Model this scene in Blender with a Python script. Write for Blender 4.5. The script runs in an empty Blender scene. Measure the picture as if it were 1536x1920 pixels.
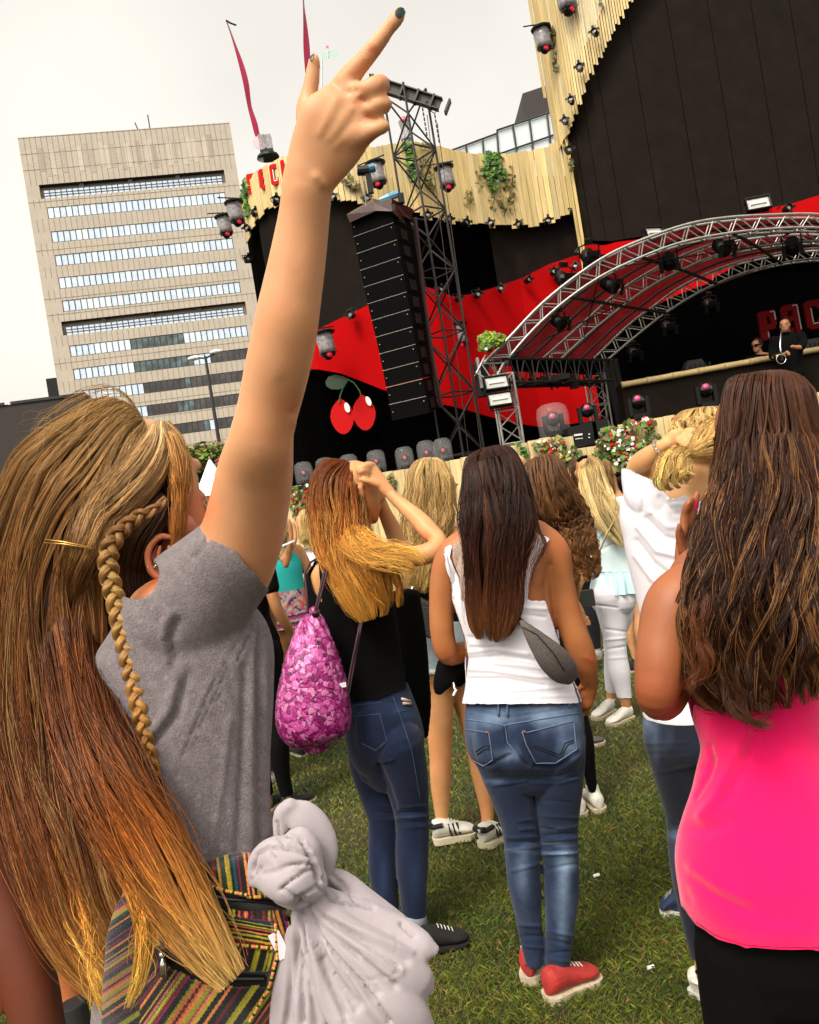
import bpy, bmesh, math, random
import numpy as np
from mathutils import Vector, Matrix
from mathutils.bvhtree import BVHTree
S = bpy.context.scene
COL = S.collection
rad = math.radians
# ---------------------------------------------------------------- camera
F = 1600.0; ROLL = rad(9.2)
ca, sa = math.cos(ROLL), math.sin(ROLL)
CR = np.array([ca, 0, -sa]); CU = np.array([sa, 0, ca]); CY = np.array([0, 1.0, 0]); CAM = np.array([0, 0, 1.52])
cd = bpy.data.cameras.new('camera'); cam = bpy.data.objects.new('camera', cd); COL.objects.link(cam)
cam.matrix_world = Matrix(((ca, sa, 0, 0), (0, 0, -1, 0), (-sa, ca, 0, 1.52), (0, 0, 0, 1)))
cd.sensor_fit = 'HORIZONTAL'; cd.sensor_width = 36; cd.lens = F / 1536 * 36; cd.clip_end = 2000; cd.clip_start = .05
cd.dof.use_dof = False
S.camera = cam
# ---------------------------------------------------------------- world, sun, exposure
SUN_EL, SUN_AZ = rad(52), rad(-150)      # azimuth measured from +Y towards +X: behind the camera, left
w = bpy.data.worlds.new("World"); S.world = w; w.use_nodes = True
nt = w.node_tree; bg = nt.nodes['Background']
sky = nt.nodes.new('ShaderNodeTexSky'); sky.sky_type = 'NISHITA'; sky.sun_disc = False
sky.sun_elevation = SUN_EL; sky.sun_rotation = SUN_AZ; sky.air_density = 1.6; sky.dust_density = 5; sky.ozone_density = 1
hs = nt.nodes.new('ShaderNodeHueSaturation'); hs.inputs['Saturation'].default_value = .12
tc = nt.nodes.new('ShaderNodeTexCoord')
cn = nt.nodes.new('ShaderNodeTexNoise'); cn.inputs['Scale'].default_value = 2.2; cn.inputs['Detail'].default_value = 4
cr = nt.nodes.new('ShaderNodeValToRGB'); cr.color_ramp.elements[0].position = .3; cr.color_ramp.elements[1].position = .75
cr.color_ramp.elements[0].color = (1.92, 1.79, 1.62, 1); cr.color_ramp.elements[1].color = (2.6, 2.45, 2.16, 1)
mx = nt.nodes.new('ShaderNodeMixRGB'); mx.blend_type = 'MULTIPLY'; mx.inputs[0].default_value = 1
nt.links.new(sky.outputs[0], hs.inputs['Color']); nt.links.new(tc.outputs['Generated'], cn.inputs['Vector'])
nt.links.new(cn.outputs['Fac'], cr.inputs[0]); nt.links.new(hs.outputs[0], mx.inputs[1]); nt.links.new(cr.outputs[0], mx.inputs[2])
nt.links.new(mx.outputs[0], bg.inputs[0]); bg.inputs[1].default_value = .15
sl = bpy.data.lights.new('sun', 'SUN'); sl.energy = 2.3; sl.angle = rad(14); sl.color = (1, .95, .86)
so = bpy.data.objects.new('sun', sl); COL.objects.link(so)
sd = Vector((math.sin(SUN_AZ) * math.cos(SUN_EL), math.cos(SUN_AZ) * math.cos(SUN_EL), math.sin(SUN_EL)))
so.rotation_euler = sd.to_track_quat('Z', 'Y').to_euler(); so.location = (0, 0, 30)
S.view_settings.view_transform = 'Standard'; S.view_settings.look = 'None'; S.view_settings.gamma = 1
S.view_settings.use_curve_mapping = False; S.view_settings.exposure = -0.17
S.cycles.max_bounces = 6; S.cycles.transparent_max_bounces = 12
# ---------------------------------------------------------------- helpers
RNG = np.random.default_rng(7)
def P(px, py, Y):
    return CAM + Y * (CY + (px - 768) / F * CR + (960 - py) / F * CU)
def Pa(px, py, Y):
    px, py, Y = map(np.asarray, (px, py, Y))
    return CAM + Y[..., None] * (CY + ((px - 768) / F)[..., None] * CR + ((960 - py) / F)[..., None] * CU)
def topx(V):
    D = V - CAM; y = D[..., 1]
    return 768 + F * (D @ CR) / y, 960 - F * (D @ CU) / y
def uv(px, py):
    dx, dy = (px - 768) / F, (960 - py) / F
    return dx * ca + dy * sa, -dx * sa + dy * ca
MATS = {}; GAM = 1.27
def mat(name, col, rough=.6, metal=0, spec=.5, noise=0, nscale=20, bump=0, bscale=60, alpha=1, emit=None, estr=1, vcol=False, sheen=0, trans=0, stretch=None, sss=0, coat=0):
    if name in MATS: return MATS[name]
    col = tuple(c**GAM for c in col)
    m = bpy.data.materials.new(name); m.use_nodes = True; t = m.node_tree; b = t.nodes['Principled BSDF']; L = t.links.new
    b.inputs['Base Color'].default_value = (*col, 1); b.inputs['Roughness'].default_value = rough; b.inputs['Metallic'].default_value = metal
    b.inputs['Specular IOR Level'].default_value = spec; b.inputs['Alpha'].default_value = alpha
    b.inputs['Sheen Weight'].default_value = sheen; b.inputs['Transmission Weight'].default_value = trans; b.inputs['Coat Weight'].default_value = coat
    if sss: b.inputs['Subsurface Weight'].default_value = sss; b.inputs['Subsurface Radius'].default_value = (.02, .007, .004); b.inputs['Subsurface Scale'].default_value = 1
    if emit: b.inputs['Emission Color'].default_value = (*emit, 1); b.inputs['Emission Strength'].default_value = estr
    src = None
    if vcol:
        a = t.nodes.new('ShaderNodeAttribute'); a.attribute_name = 'Col'; src = a.outputs['Color']
    def coords(sc):
        g = t.nodes.new('ShaderNodeTexCoord'); mp = t.nodes.new('ShaderNodeMapping'); mp.inputs['Scale'].default_value = stretch or (1, 1, 1)
        L(g.outputs['Object'], mp.inputs[0]); n = t.nodes.new('ShaderNodeTexNoise'); n.inputs['Scale'].default_value = sc; n.inputs['Detail'].default_value = 5; n.inputs['Roughness'].default_value = .6
        L(mp.outputs[0], n.inputs['Vector']); return n
    if noise:
        n = coords(nscale); mr = t.nodes.new('ShaderNodeMapRange'); mr.inputs[1].default_value = .3; mr.inputs[2].default_value = .7; mr.inputs[3].default_value = 1 - noise; mr.inputs[4].default_value = 1 + noise
        L(n.outputs['Fac'], mr.inputs[0]); mm = t.nodes.new('ShaderNodeMixRGB'); mm.blend_type = 'MULTIPLY'; mm.inputs[0].default_value = 1
        mm.inputs[1].default_value = (*col, 1)
        if src: L(src, mm.inputs[1])
        L(mr.outputs[0], mm.inputs[2]); src = mm.outputs[0]
    if src: L(src, b.inputs['Base Color'])
    if bump:
        n = coords(bscale); bu = t.nodes.new('ShaderNodeBump'); bu.inputs['Strength'].default_value = bump; bu.inputs['Distance'].default_value = .01
        L(n.outputs['Fac'], bu.inputs['Height']); L(bu.outputs[0], b.inputs['Normal'])
    MATS[name] = m; return m
BV = {}
def tag(o, label=None, cat=None, group=None, kind=None):
    if label: o['label'] = label
    if cat: o['category'] = cat
    if group: o['group'] = group
    if kind: o['kind'] = kind
    return o
def empty(name, loc, label=None, cat=None, group=None):
    o = bpy.data.objects.new(name, None); COL.objects.link(o); o.location = Vector([float(c) for c in loc]); o.empty_display_size = .1
    return tag(o, label, cat, group)
def mk(name, V, Fc, m, parent=None, smooth=True, col=None, bv=None, crease=None):
    V = np.asarray(V, dtype=np.float64)
    lo, hi = V.min(0), V.max(0); org = np.array([(lo[0] + hi[0]) / 2, (lo[1] + hi[1]) / 2, lo[2]])
    me = bpy.data.meshes.new(name)
    if isinstance(Fc, np.ndarray):
        nf, k = Fc.shape
        me.vertices.add(len(V)); me.vertices.foreach_set('co', (V - org).astype(np.float32).ravel())
        me.loops.add(nf * k); me.loops.foreach_set('vertex_index', Fc.astype(np.int32).ravel())
        me.polygons.add(nf); me.polygons.foreach_set('loop_start', np.arange(0, nf * k, k, dtype=np.int32)); me.polygons.foreach_set('loop_total', np.full(nf, k, dtype=np.int32))
        me.update(calc_edges=True)
    else:
        me.from_pydata((V - org).tolist(), [], [list(map(int, f)) for f in Fc]); me.update()
    me.polygons.foreach_set('use_smooth', np.full(len(me.polygons), smooth))
    if col is not None:
        a = me.color_attributes.new('Col', 'FLOAT_COLOR', 'POINT'); c = np.ones((len(V), 4), dtype=np.float32); c[:, :3] = np.clip(col, 0, 1)**GAM; a.data.foreach_set('color', c.ravel())
    if isinstance(m, list):
        for q in m: me.materials.append(q)
    else: me.materials.append(m)
    o = bpy.data.objects.new(name, me); COL.objects.link(o); o.location = Vector(org.tolist())
    if parent is not None:
        o.parent = parent; o.matrix_parent_inverse = chain(parent).inverted()
    if bv: BV[bv] = BVHTree.FromPolygons(V.tolist(), [list(map(int, f)) for f in Fc])
    return o
def chain(o):
    M = o.matrix_basis.copy()
    if o.parent: M = chain(o.parent) @ o.matrix_parent_inverse @ M
    return M
def children(o): return [c for c in COL.objects if c.parent == o]
def dup(root, loc, rz=0, scale=1, label=None, kids=None, rot=None):
    r = root.copy(); COL.objects.link(r); r.location = Vector([float(c) for c in loc]); r.rotation_euler = rot or (0, 0, rz); r.scale = (scale,) * 3
    if label: r['label'] = label
    def rec(src, dst, ks):
        for ch in ks:
            c = ch.copy(); COL.objects.link(c); c.parent = dst
            rec(ch, c, KIDS.setdefault(ch.name, children(ch)))
    rec(root, r, KIDS.setdefault(root.name, children(root)))
    return r
KIDS = {}
def unit(v): v = np.asarray(v, float); return v / (np.linalg.norm(v, axis=-1, keepdims=True) + 1e-12)
class MB:
    def __init__(s): s.v = []; s.f = []; s.c = []; s.n = 0
    def add(s, V, Fc, col=None):
        V = np.asarray(V, float); s.v.append(V); s.f += [[i + s.n for i in f] for f in (Fc.tolist() if isinstance(Fc, np.ndarray) else Fc)]; s.n += len(V)
        s.c.append(np.tile(np.asarray(col if col is not None else (1, 1, 1), float), (len(V), 1)) if np.ndim(col) < 2 else col)
        return s
    def box(s, c, hx, hy, hz, ax=(1, 0, 0), ay=(0, 1, 0), az=(0, 0, 1), col=None):
        ax, ay, az = map(lambda a: np.asarray(a, float), (ax, ay, az)); c = np.asarray(c, float)
        V = [c + i * hx * ax + j * hy * ay + k * hz * az for k in (-1, 1) for j in (-1, 1) for i in (-1, 1)]
        return s.add(V, [(0, 2, 3, 1), (4, 5, 7, 6), (0, 1, 5, 4), (2, 6, 7, 3), (0, 4, 6, 2), (1, 3, 7, 5)], col)
    def tube(s, pts, r, n=6, cap=True, col=None):
        pts = np.asarray(pts, float); N = len(pts); r = np.broadcast_to(np.asarray(r, float), (N,))
        T = np.gradient(pts, axis=0); T = unit(T); ref = np.array([.0, .0, 1.]) if abs(T[0][2]) < .9 else np.array([1., 0, 0])
        a = unit(np.cross(T, ref)); bad = np.linalg.norm(np.cross(T, ref), axis=1) < 1e-3
        if bad.any(): a[bad] = unit(np.cross(T[bad], np.array([0, 1., 0.01])))
        for i in range(1, N):
            if np.dot(a[i], a[i - 1]) < 0: a[i] = -a[i]
        b = np.cross(T, a); th = np.arange(n) / n * 2 * np.pi
        V = pts[:, None] + r[:, None, None] * (np.cos(th)[None, :, None] * a[:, None] + np.sin(th)[None, :, None] * b[:, None])
        Fc = gridfaces(N, n, True).tolist()
        if cap: Fc += [list(range(n))[::-1], list(range((N - 1) * n, N * n))]
        return s.add(V.reshape(-1, 3), Fc, col)
    def lathe(s, c, prof, n=12, az=(0, 0, 1), ax=(1, 0, 0), col=None):
        az = unit(az); ax = unit(np.asarray(ax, float) - np.dot(ax, az) * az); ay = np.cross(az, ax); th = np.arange(n) / n * 2 * np.pi
        V = [np.asarray(c) + z * az + r * (math.cos(t) * ax + math.sin(t) * ay) for r, z in prof for t in th]
        Fc = gridfaces(len(prof), n, True).tolist()
        return s.add(V, Fc + [list(range(n))[::-1], list(range((len(prof) - 1) * n, len(prof) * n))], col)
    def ball(s, c, r, n=10, sc=(1, 1, 1), col=None):
        pr = [(math.sin(math.pi * i / n) + 1e-4, -math.cos(math.pi * i / n)) for i in range(n + 1)]
        V = [np.asarray(c) + r * np.array([q * math.cos(t) * sc[0], q * math.sin(t) * sc[1], z * sc[2]]) for q, z in pr for t in np.arange(n) / n * 2 * np.pi]
        return s.add(V, gridfaces(n + 1, n, True), col)
    def build(s, name, m, parent=None, smooth=False, vc=False, bv=None):
        return mk(name, np.concatenate(s.v), s.f, m, parent, smooth, np.concatenate(s.c) if vc else None, bv)
def gridfaces(N, M, wrap):
    i = np.arange(N - 1)[:, None]; j = np.arange(M if wrap else M - 1)[None]; k = (j + 1) % M
    return np.stack([i * M + j, i * M + k, (i + 1) * M + k, (i + 1) * M + j], -1).reshape(-1, 4)
def crom(A, N, t=None):
    """Catmull-Rom through the rows of A (chord-length parameter on cols 0,1)"""
    A = np.asarray(A, float); n = len(A)
    if n == 2: A = np.array([A[0], (A[0] + A[1]) / 2, A[1]]); n = 3
    seg = np.linalg.norm(np.diff(A[:, :2], axis=0), axis=1) + 1e-6 + 300 * np.abs(np.diff(A[:, 2])) * (A.shape[1] > 3)
    k = np.concatenate([[0], np.cumsum(seg)]); k /= k[-1]
    u = np.linspace(0, 1, N) if t is None else t
    i = np.clip(np.searchsorted(k, u, side='right') - 1, 0, n - 2); h = (k[i + 1] - k[i]); f = (u - k[i]) / h
    m = np.zeros_like(A); m[1:-1] = (A[2:] - A[:-2]) / (k[2:] - k[:-2])[:, None]; m[0] = (A[1] - A[0]) / (k[1] - k[0]); m[-1] = (A[-1] - A[-2]) / (k[-1] - k[-2])
    f = f[:, None]; h = h[:, None]
    return (2 * f**3 - 3 * f**2 + 1) * A[i] + (f**3 - 2 * f**2 + f) * h * m[i] + (-2 * f**3 + 3 * f**2) * A[i + 1] + (f**3 - f**2) * h * m[i + 1]
def secs(rows, N):
    """rows: px, py, depth Y, half width px, half thickness m -> centre, ax*w, ay*t"""
    R = crom(rows, N); c = Pa(R[:, 0], R[:, 1], R[:, 2]); w = np.maximum(R[:, 3], .3) / F * R[:, 2]; t = np.maximum(R[:, 4], .0005)
    T = unit(np.gradient(c, axis=0)); Vd = unit(c - CAM); 
    ax = unit(np.cross(T, Vd)); 
    # where the limb points along the view use the pixel direction instead
    ay = unit(np.cross(ax, T)); return c, ax, ay, w, t, T
def loft(rows, N=24, M=20, p=2.0, cap=True, sc=1.0, fn=None):
    c, ax, ay, w, t, T = secs(rows, N); w = w * sc; t = t * sc
    if cap:   # rounded ends
        def ends(k, s):
            q = np.array([.45, .75, .93]); return [(c[k] + s * T[k] * min(w[k], t[k]) * math.sqrt(1 - e * e), ax[k], ay[k], w[k] * e, t[k] * e) for e in q]
        A = [x for x in ends(0, -1)] + [(c[i], ax[i], ay[i], w[i], t[i]) for i in range(N)] + [x for x in ends(-1, 1)][::-1]
        c, ax, ay, w, t = [np.array([a[i] for a in A]) for i in range(5)]
    th = np.arange(M) / M * 2 * np.pi; ct, st = np.cos(th), np.sin(th)
    if p != 2: ct = np.sign(ct) * np.abs(ct)**(2 / p); st = np.sign(st) * np.abs(st)**(2 / p)
    V = c[:, None] + w[:, None, None] * ct[None, :, None] * ax[:, None] + t[:, None, None] * st[None, :, None] * ay[:, None]
    n = len(c); Fc = gridfaces(n, M, True).tolist()
    if cap: Fc += [list(range(M))[::-1], list(range((n - 1) * M, n * M))]
    return V.reshape(-1, 3), Fc
def fuse_raw(parts, vox=.008, smooth=4):
    b = MB()
    for V, Fc in parts: b.add(V, Fc)
    V = np.concatenate(b.v); me = bpy.data.meshes.new('t'); me.from_pydata(V.tolist(), [], b.f); me.update(); o = bpy.data.objects.new('t', me); COL.objects.link(o)
    r = o.modifiers.new('r', 'REMESH'); r.mode = 'VOXEL'; r.voxel_size = vox; r.adaptivity = 0
    if smooth: s = o.modifiers.new('s', 'SMOOTH'); s.factor = .5; s.iterations = smooth
    dg = bpy.context.evaluated_depsgraph_get(); e = o.evaluated_get(dg).to_mesh()
    n = len(e.vertices); co = np.empty(n * 3, np.float32); e.vertices.foreach_get('co', co)
    nr = np.empty(n * 3, np.float32); e.vertex_normals.foreach_get('vector', nr)
    k = len(e.polygons); lt = np.empty(k, np.int32); e.polygons.foreach_get('loop_total', lt); vi = np.empty(len(e.loops), np.int32); e.loops.foreach_get('vertex_index', vi)
    if (lt == 4).all(): Fc = vi.reshape(-1, 4).copy()
    else: Fc = [list(p.vertices) for p in e.polygons]
    o.evaluated_get(dg).to_mesh_clear(); bpy.data.objects.remove(o); bpy.data.meshes.remove(me)
    return co.reshape(-1, 3).astype(float), Fc, nr.reshape(-1, 3).astype(float)
def segdist(px, py, poly):
    d = np.full(px.shape, 1e9); 
    for (a, b), (c, e) in zip(poly[:-1], poly[1:]):
        vx, vy = c - a, e - b; L = vx * vx + vy * vy + 1e-9; t = np.clip(((px - a) * vx + (py - b) * vy) / L, 0, 1)
        d = np.minimum(d, np.hypot(px - a - t * vx, py - b - t * vy))
    return d
def crease(V, N, lines):
    """lines: (poly, width px, amp m); negative sinks, positive raises"""
    px, py = topx(V); face = np.clip(-(N * unit(V - CAM)).sum(1) * 1.5, 0, 1); D = np.zeros(len(V))
    for poly, wd, amp in lines: D += amp * np.exp(-(segdist(px, py, poly) / wd)**2)
    return V + N * (D * face)[:, None]
def snoise(V, sc, seed=0):
    r = np.random.default_rng(seed); out = np.zeros(len(V))
    for k in range(7):
        d = unit(r.normal(size=3)) * sc * (1 + .35 * k); out += np.sin(V @ d + r.uniform(0, 6.28) + 1.3 * np.sin(V @ (unit(r.normal(size=3)) * sc * .6) + k)) / (1 + .35 * k)
    return out / 3.2
def fuse(name, parts, m, parent=None, vox=.008, smooth=4, lines=None, noise=None, col=None, bv=None, post=None):
    V, Fc, N = fuse_raw(parts, vox, smooth)
    if noise:
        for sc, am, sd_ in noise: V = V + N * (am * snoise(V, sc, sd_))[:, None]
    if lines: V = crease(V, N, lines)
    if post: V = post(V, N)
    c = col(V, N) if callable(col) else col
    o = mk(name, V, Fc, m, parent, True, c, bv); return o
def hit(bv, px, py, off=0.0):
    d = Vector(unit(P(px, py, 1) - CAM).tolist()); h = BV[bv].ray_cast(Vector(CAM.tolist()), d)
    if h[0] is None: return None
    n = h[1] if h[1].dot(d) < 0 else -h[1]
    return np.array(h[0] + n * off), np.array(n)
def onsurf(bv, poly, step=6, off=.0012):
    out = []
    for (a, b), (c, e) in zip(poly[:-1], poly[1:]):
        n = max(1, int(math.hypot(c - a, e - b) / step))
        for i in range(n):
            h = hit(bv, a + (c - a) * i / n, b + (e - b) * i / n, off)
            if h: out.append(h[0])
    h = hit(bv, *poly[-1], off)
    if h: out.append(h[0])
    return np.array(out) if len(out) > 1 else None
def hair(name, rows, n, m, parent, col, seed=1, r=.0009, K=26, wave=0, wl=.12, clump=.5, shell=.82, M=28, front=.65, jit=.006, ends=(.82, 1.0), rr=(.86, 1.03), fly=.03, col2=None, part=None, nclump=60, starts=(0, .04), shellcol=.55, hl=None, shelltaper=True):
    """strands running along a lofted mass. col(t)->rgb array"""
    g = np.random.default_rng(seed); c, ax, ay, w, t, T = secs(rows, 120); n = int(n * 1.3); r = r * .8
    cth = g.uniform(0, 2 * np.pi, nclump); fr = g.random(nclump) < front
    cth[fr] = -np.abs(cth[fr] % np.pi) if False else cth[fr]
    # the camera side is -ay or +ay depending on frame; find it
    side = np.sign(((c - CAM) * ay).sum(1).mean()); cam_ang = -np.pi / 2 if side > 0 else np.pi / 2
    cth = np.where(g.random(nclump) < front, cam_ang + g.uniform(-1.75, 1.75, nclump), cth)
    ci = g.integers(0, nclump, n); th0 = np.where(g.random(n) < front, cam_ang + g.uniform(-1.75, 1.75, n), g.uniform(0, 2 * np.pi, n))
    # nearest clump
    dth = np.angle(np.exp(1j * (th0[:, None] - cth[None]))); ci = np.argmin(np.abs(dth), 1); dd = dth[np.arange(n), ci]
    s0 = g.uniform(*starts, n); s1 = g.uniform(*ends, n); cend = g.uniform(-.04, .04, nclump); s1 = np.clip(s1 + cend[ci], .1, 1)
    u = s0[:, None] + (s1 - s0)[:, None] * np.linspace(0, 1, K)[None]
    fi = u * 119; i0 = np.clip(fi.astype(int), 0, 118); f = (fi - i0)[..., None]
    lp = lambda A: A[i0] * (1 - f) + A[i0 + 1] * f
    C_, AX, AY, W_, T_ = lp(c), lp(ax), lp(ay), lp(w[:, None])[..., 0], lp(t[:, None])[..., 0]
    ph1, ph2 = g.uniform(0, 6.28, nclump), g.uniform(0, 6.28, nclump); Ltot = np.linalg.norm(np.diff(c, axis=0), axis=1).sum()
    th = th0[:, None] - dd[:, None] * clump * np.clip(u * 1.6, 0, 1) + .1 * np.sin(3 * u * np.pi + ph1[ci][:, None])
    crr = g.uniform(0, 1, nclump); R0 = rr[0] + (rr[1] - rr[0]) * np.clip(.6 * crr[ci] + .4 * g.random(n), 0, 1); R_ = R0[:, None] * np.ones_like(u)
    wv = wave * np.clip(u * 2.2 - .25, 0, 1); k = 2 * np.pi * Ltot / wl
    fl = (g.random(n) < fly)[:, None]; jt = jit * np.clip(u * 2, .15, 1) * np.where(fl, 3.5, 1)
    pa, pb, pc = g.uniform(0, 6.28, (3, n, 1)); fq = g.uniform(2, 5, (n, 1))
    ox = wv * np.sin(k * u + ph1[ci][:, None]) + jt * np.sin(fq * u * 3 + pa) * .7; oy = wv * .8 * np.cos(k * u * .93 + ph2[ci][:, None]) + jt * np.sin(fq * u * 2.3 + pb) * .7
    X = C_ + AX * (W_ * R_ * np.cos(th) + ox)[..., None] + AY * (T_ * R_ * np.sin(th) + oy)[..., None]
    rad_ = r * (1 - .75 * np.linspace(0, 1, K)**4)[None] * g.uniform(.6, 1.3, (n, 1))
    Tn = unit(np.gradient(X, axis=1)); a = unit(np.cross(Tn, unit(X - CAM))); b = np.cross(Tn, a)
    ang = np.array([0, 2.094, 4.189]); V = X[:, :, None] + rad_[..., None, None] * (np.cos(ang)[None, None, :, None] * a[:, :, None] + np.sin(ang)[None, None, :, None] * b[:, :, None])
    base = gridfaces(K, 3, True); Fc = (base[None] + (np.arange(n) * K * 3)[:, None, None]).reshape(-1, 4)
    cc = col(u.ravel()).reshape(n, K, 3) * np.exp(g.normal(0, .22, (n, 1, 1))) * np.exp(g.normal(0, .2, nclump))[ci][:, None, None]
    if hl is not None:
        pr, hc = hl; sel = (g.random(n) < pr) | ((g.random(nclump) < pr)[ci] & (g.random(n) < .6)); k_ = np.clip(u * 3 - .2, 0, 1)[..., None] * sel[:, None, None] * .85; cc = cc * (1 - k_) + np.array(hc) * k_ * g.uniform(.6, 1.2, (n, 1, 1))
    V = V.reshape(-1, 3); cc = np.repeat(cc.reshape(-1, 3), 3, axis=0)
    if shell:
        Vs, Fs = loft(rows, 50, M, cap=True, sc=shell); q = np.array(Fs[:-2]); nb = len(V); Vr = Vs.reshape(56, M, 3); rc = Vr.mean(1, keepdims=True); Vr = Vr.copy(); Vr[:3] = rc[3] + (Vr[3] - rc[3]) * np.array([.3, .6, .9])[:, None, None]; rc = Vr.mean(1, keepdims=True); tp = np.concatenate([[1] * 3, 1 - .75 * np.clip((np.linspace(0, 1, 50) - .55) / .35, 0, 1)**1.3, [.2] * 3]); Vs = (rc + (Vr - rc) * tp[:, None, None]).reshape(-1, 3); q = q[:46 * M] if shelltaper else q
        V = np.concatenate([V, Vs]); Fc = np.concatenate([Fc, q + nb])
        us = np.concatenate([[0] * 3, np.linspace(0, 1, 50), [1] * 3]); cs = np.repeat(col(us) * shellcol, M, axis=0) * np.exp(.25 * np.sin(np.tile(np.arange(M), 56) * 2.7))[:, None]
        cc = np.concatenate([cc, cs])
    return V, Fc, cc
def hairobj(name, chunks, m, parent):
    Vs, Fs, Cs, k = [], [], [], 0
    for V, Fc, c in chunks: Vs.append(V); Fs.append(Fc + k); Cs.append(c); k += len(V)
    return mk(name, np.concatenate(Vs), np.concatenate(Fs), m, parent, True, np.concatenate(Cs))
def ramp(stops):
    xs = np.array([s[0] for s in stops]); C_ = np.array([s[1] for s in stops], float)
    return lambda t: np.stack([np.interp(t, xs, C_[:, i]) for i in range(3)], -1)
ORD = ['first', 'second', 'third', 'fourth', 'fifth', 'sixth', 'seventh', 'eighth', 'ninth', 'tenth', 'eleventh', 'twelfth', 'thirteenth', 'fourteenth', 'fifteenth', 'sixteenth', 'seventeenth', 'eighteenth', 'nineteenth', 'twentieth']
# ---------------------------------------------------------------- materials of the place
M_ground = mat('ground', (.06, .065, .018), .95, noise=.35, nscale=3, bump=.6, bscale=30)
M_wood = mat('pale_wood', (.56, .41, .165), .7, vcol=True, noise=.22, nscale=3, stretch=(9, 9, .5))
M_black = mat('black_cloth', (.0015, .0012, .0012), 1, spec=.02)
M_led = mat('led_panel', (.024, .0175, .0135), .85, spec=.1, noise=.25, nscale=2.5)
M_red = mat('red_cloth', (.46, .004, .007), .9, spec=.08, noise=.10, nscale=1.2)
M_blk = mat('black_metal', (.005, .005, .005), .5, spec=.3)
M_steel = mat('truss_aluminium', (.36, .35, .33), .5, metal=.6, noise=.2, nscale=8)
M_dtruss = mat('dark_truss', (.03, .025, .022), .5)
M_leaf = mat('leaf', (.1, .16, .02), .55, vcol=True)
M_plas = mat('clear_plastic', (.9, .9, .9), .06, alpha=.07, spec=.6)
M_bag = mat('rain_cover', (.36, .34, .36), .3, alpha=.72, spec=.7, noise=.5, nscale=14)
M_lens = mat('red_lens', (.35, .01, .03), .1, emit=(1, .02, .06), estr=.5)
M_lens2 = mat('pale_lens', (.38, .35, .32), .2)
M_white = mat('white_paint', (.78, .76, .72), .5)
M_redp = mat('red_paint', (.52, .006, .009), .6, spec=.12)
# ---------------------------------------------------------------- ground
xs = np.concatenate([np.linspace(-400, -8, 20), np.linspace(-7, 9, 130), np.linspace(10, 400, 20)]); ys = np.concatenate([np.linspace(-30, 1, 6), np.linspace(1.2, 16, 150), np.linspace(18, 600, 20)])
GX, GY = np.meshgrid(xs, ys); 
def gz(x, y): return .018 * np.sin(x * 1.7 + .6 * y) * np.sin(y * 1.3 - .4 * x) + .01 * np.sin(5.1 * x + y) * np.sin(4.3 * y) 
GZ = gz(GX, GY) * (np.abs(GX) < 9) * (GY < 16)
def gcol(V):
    n = snoise(V * [1, 1, 0], 2.2, 3); n2 = snoise(V * [1, 1, 0], 9, 5); k = np.clip(.55 + .6 * n + .35 * n2, 0, 1)[:, None]
    return np.array([.085, .058, .022]) * k + np.array([.035, .055, .010]) * (1 - k)
GV = np.stack([GX, GY, GZ], -1).reshape(-1, 3)
MG = mat('turf_soil', (.05, .05, .02), .95, vcol=True, noise=.5, nscale=25, bump=.8, bscale=60)
tag(mk('ground', GV, gridfaces(len(ys), len(xs), False)[:, ::-1], MG, col=gcol(GV)), kind='structure')
# grass blades
def grass():
    g = np.random.default_rng(11); Vs = []; Cs = []
    n = 400000; Y = 2.2 * (15 / 2.2)**(g.random(n)**1.0); X = (g.uniform(-.62, .62, n)) * Y * 1.05
    X = X + 0; base = np.stack([X, Y, gz(X, Y)], -1); k = snoise(base * [1, 1, 0], 2.2, 3); k2 = snoise(base * [1, 1, 0], 9, 5)
    keep = g.random(n) < np.clip(1.05 - 1.15 * np.clip(k + .6 * k2 - .1, 0, 2), .05, 1); base = base[keep]; k = k[keep]; k2 = k2[keep]; Y = Y[keep]; n = len(base)
    h = g.uniform(.007, .024, n) * np.clip(1.05 - .4 * k, .5, 1.5); w = np.clip(.0011 * Y * .45, .0012, .004) * g.uniform(.6, 1.2, n)
    az = g.uniform(0, 6.28, n); lean = g.uniform(.2, 1.6, n) * h; d = np.stack([np.cos(az), np.sin(az), 0 * az], -1); s = np.stack([-np.sin(az), np.cos(az), 0 * az], -1)
    az2 = g.uniform(0, 6.28, n); s = np.stack([np.cos(az2), np.sin(az2), 0 * az], -1)
    V = np.stack([base - s * w[:, None], base + s * w[:, None], base + s * w[:, None] * .6 + d * (lean * .45)[:, None] + np.array([0, 0, 1.]) * (h * .7)[:, None], base + d * lean[:, None] + np.array([0, 0, 1.]) * h[:, None]], 1)
    Fc = np.stack([np.arange(n) * 4, np.arange(n) * 4 + 1, np.arange(n) * 4 + 2, np.arange(n) * 4 + 3], -1)
    t = np.clip(.4 + .45 * k2 + g.normal(0, .25, n), 0, 1)[:, None]; dry = (g.random(n) < .15 + .2 * np.clip(k, 0, 1))[:, None]
    c = np.array([.25, .28, .04]) * t + np.array([.075, .12, .015]) * (1 - t); c = np.where(dry, np.array([.30, .22, .07]) * g.uniform(.6, 1.2, (n, 1)), c) * g.uniform(.7, 1.25, (n, 1))
    o = mk('grass', V.reshape(-1, 3), Fc, mat('grass_blade', (.1, .15, .03), .6, vcol=True), smooth=False, col=np.repeat(c, 4, 0))
    tag(o, 'short trodden green grass with dry straw tufts and bare brown patches', 'grass', kind='stuff')
grass()
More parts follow.
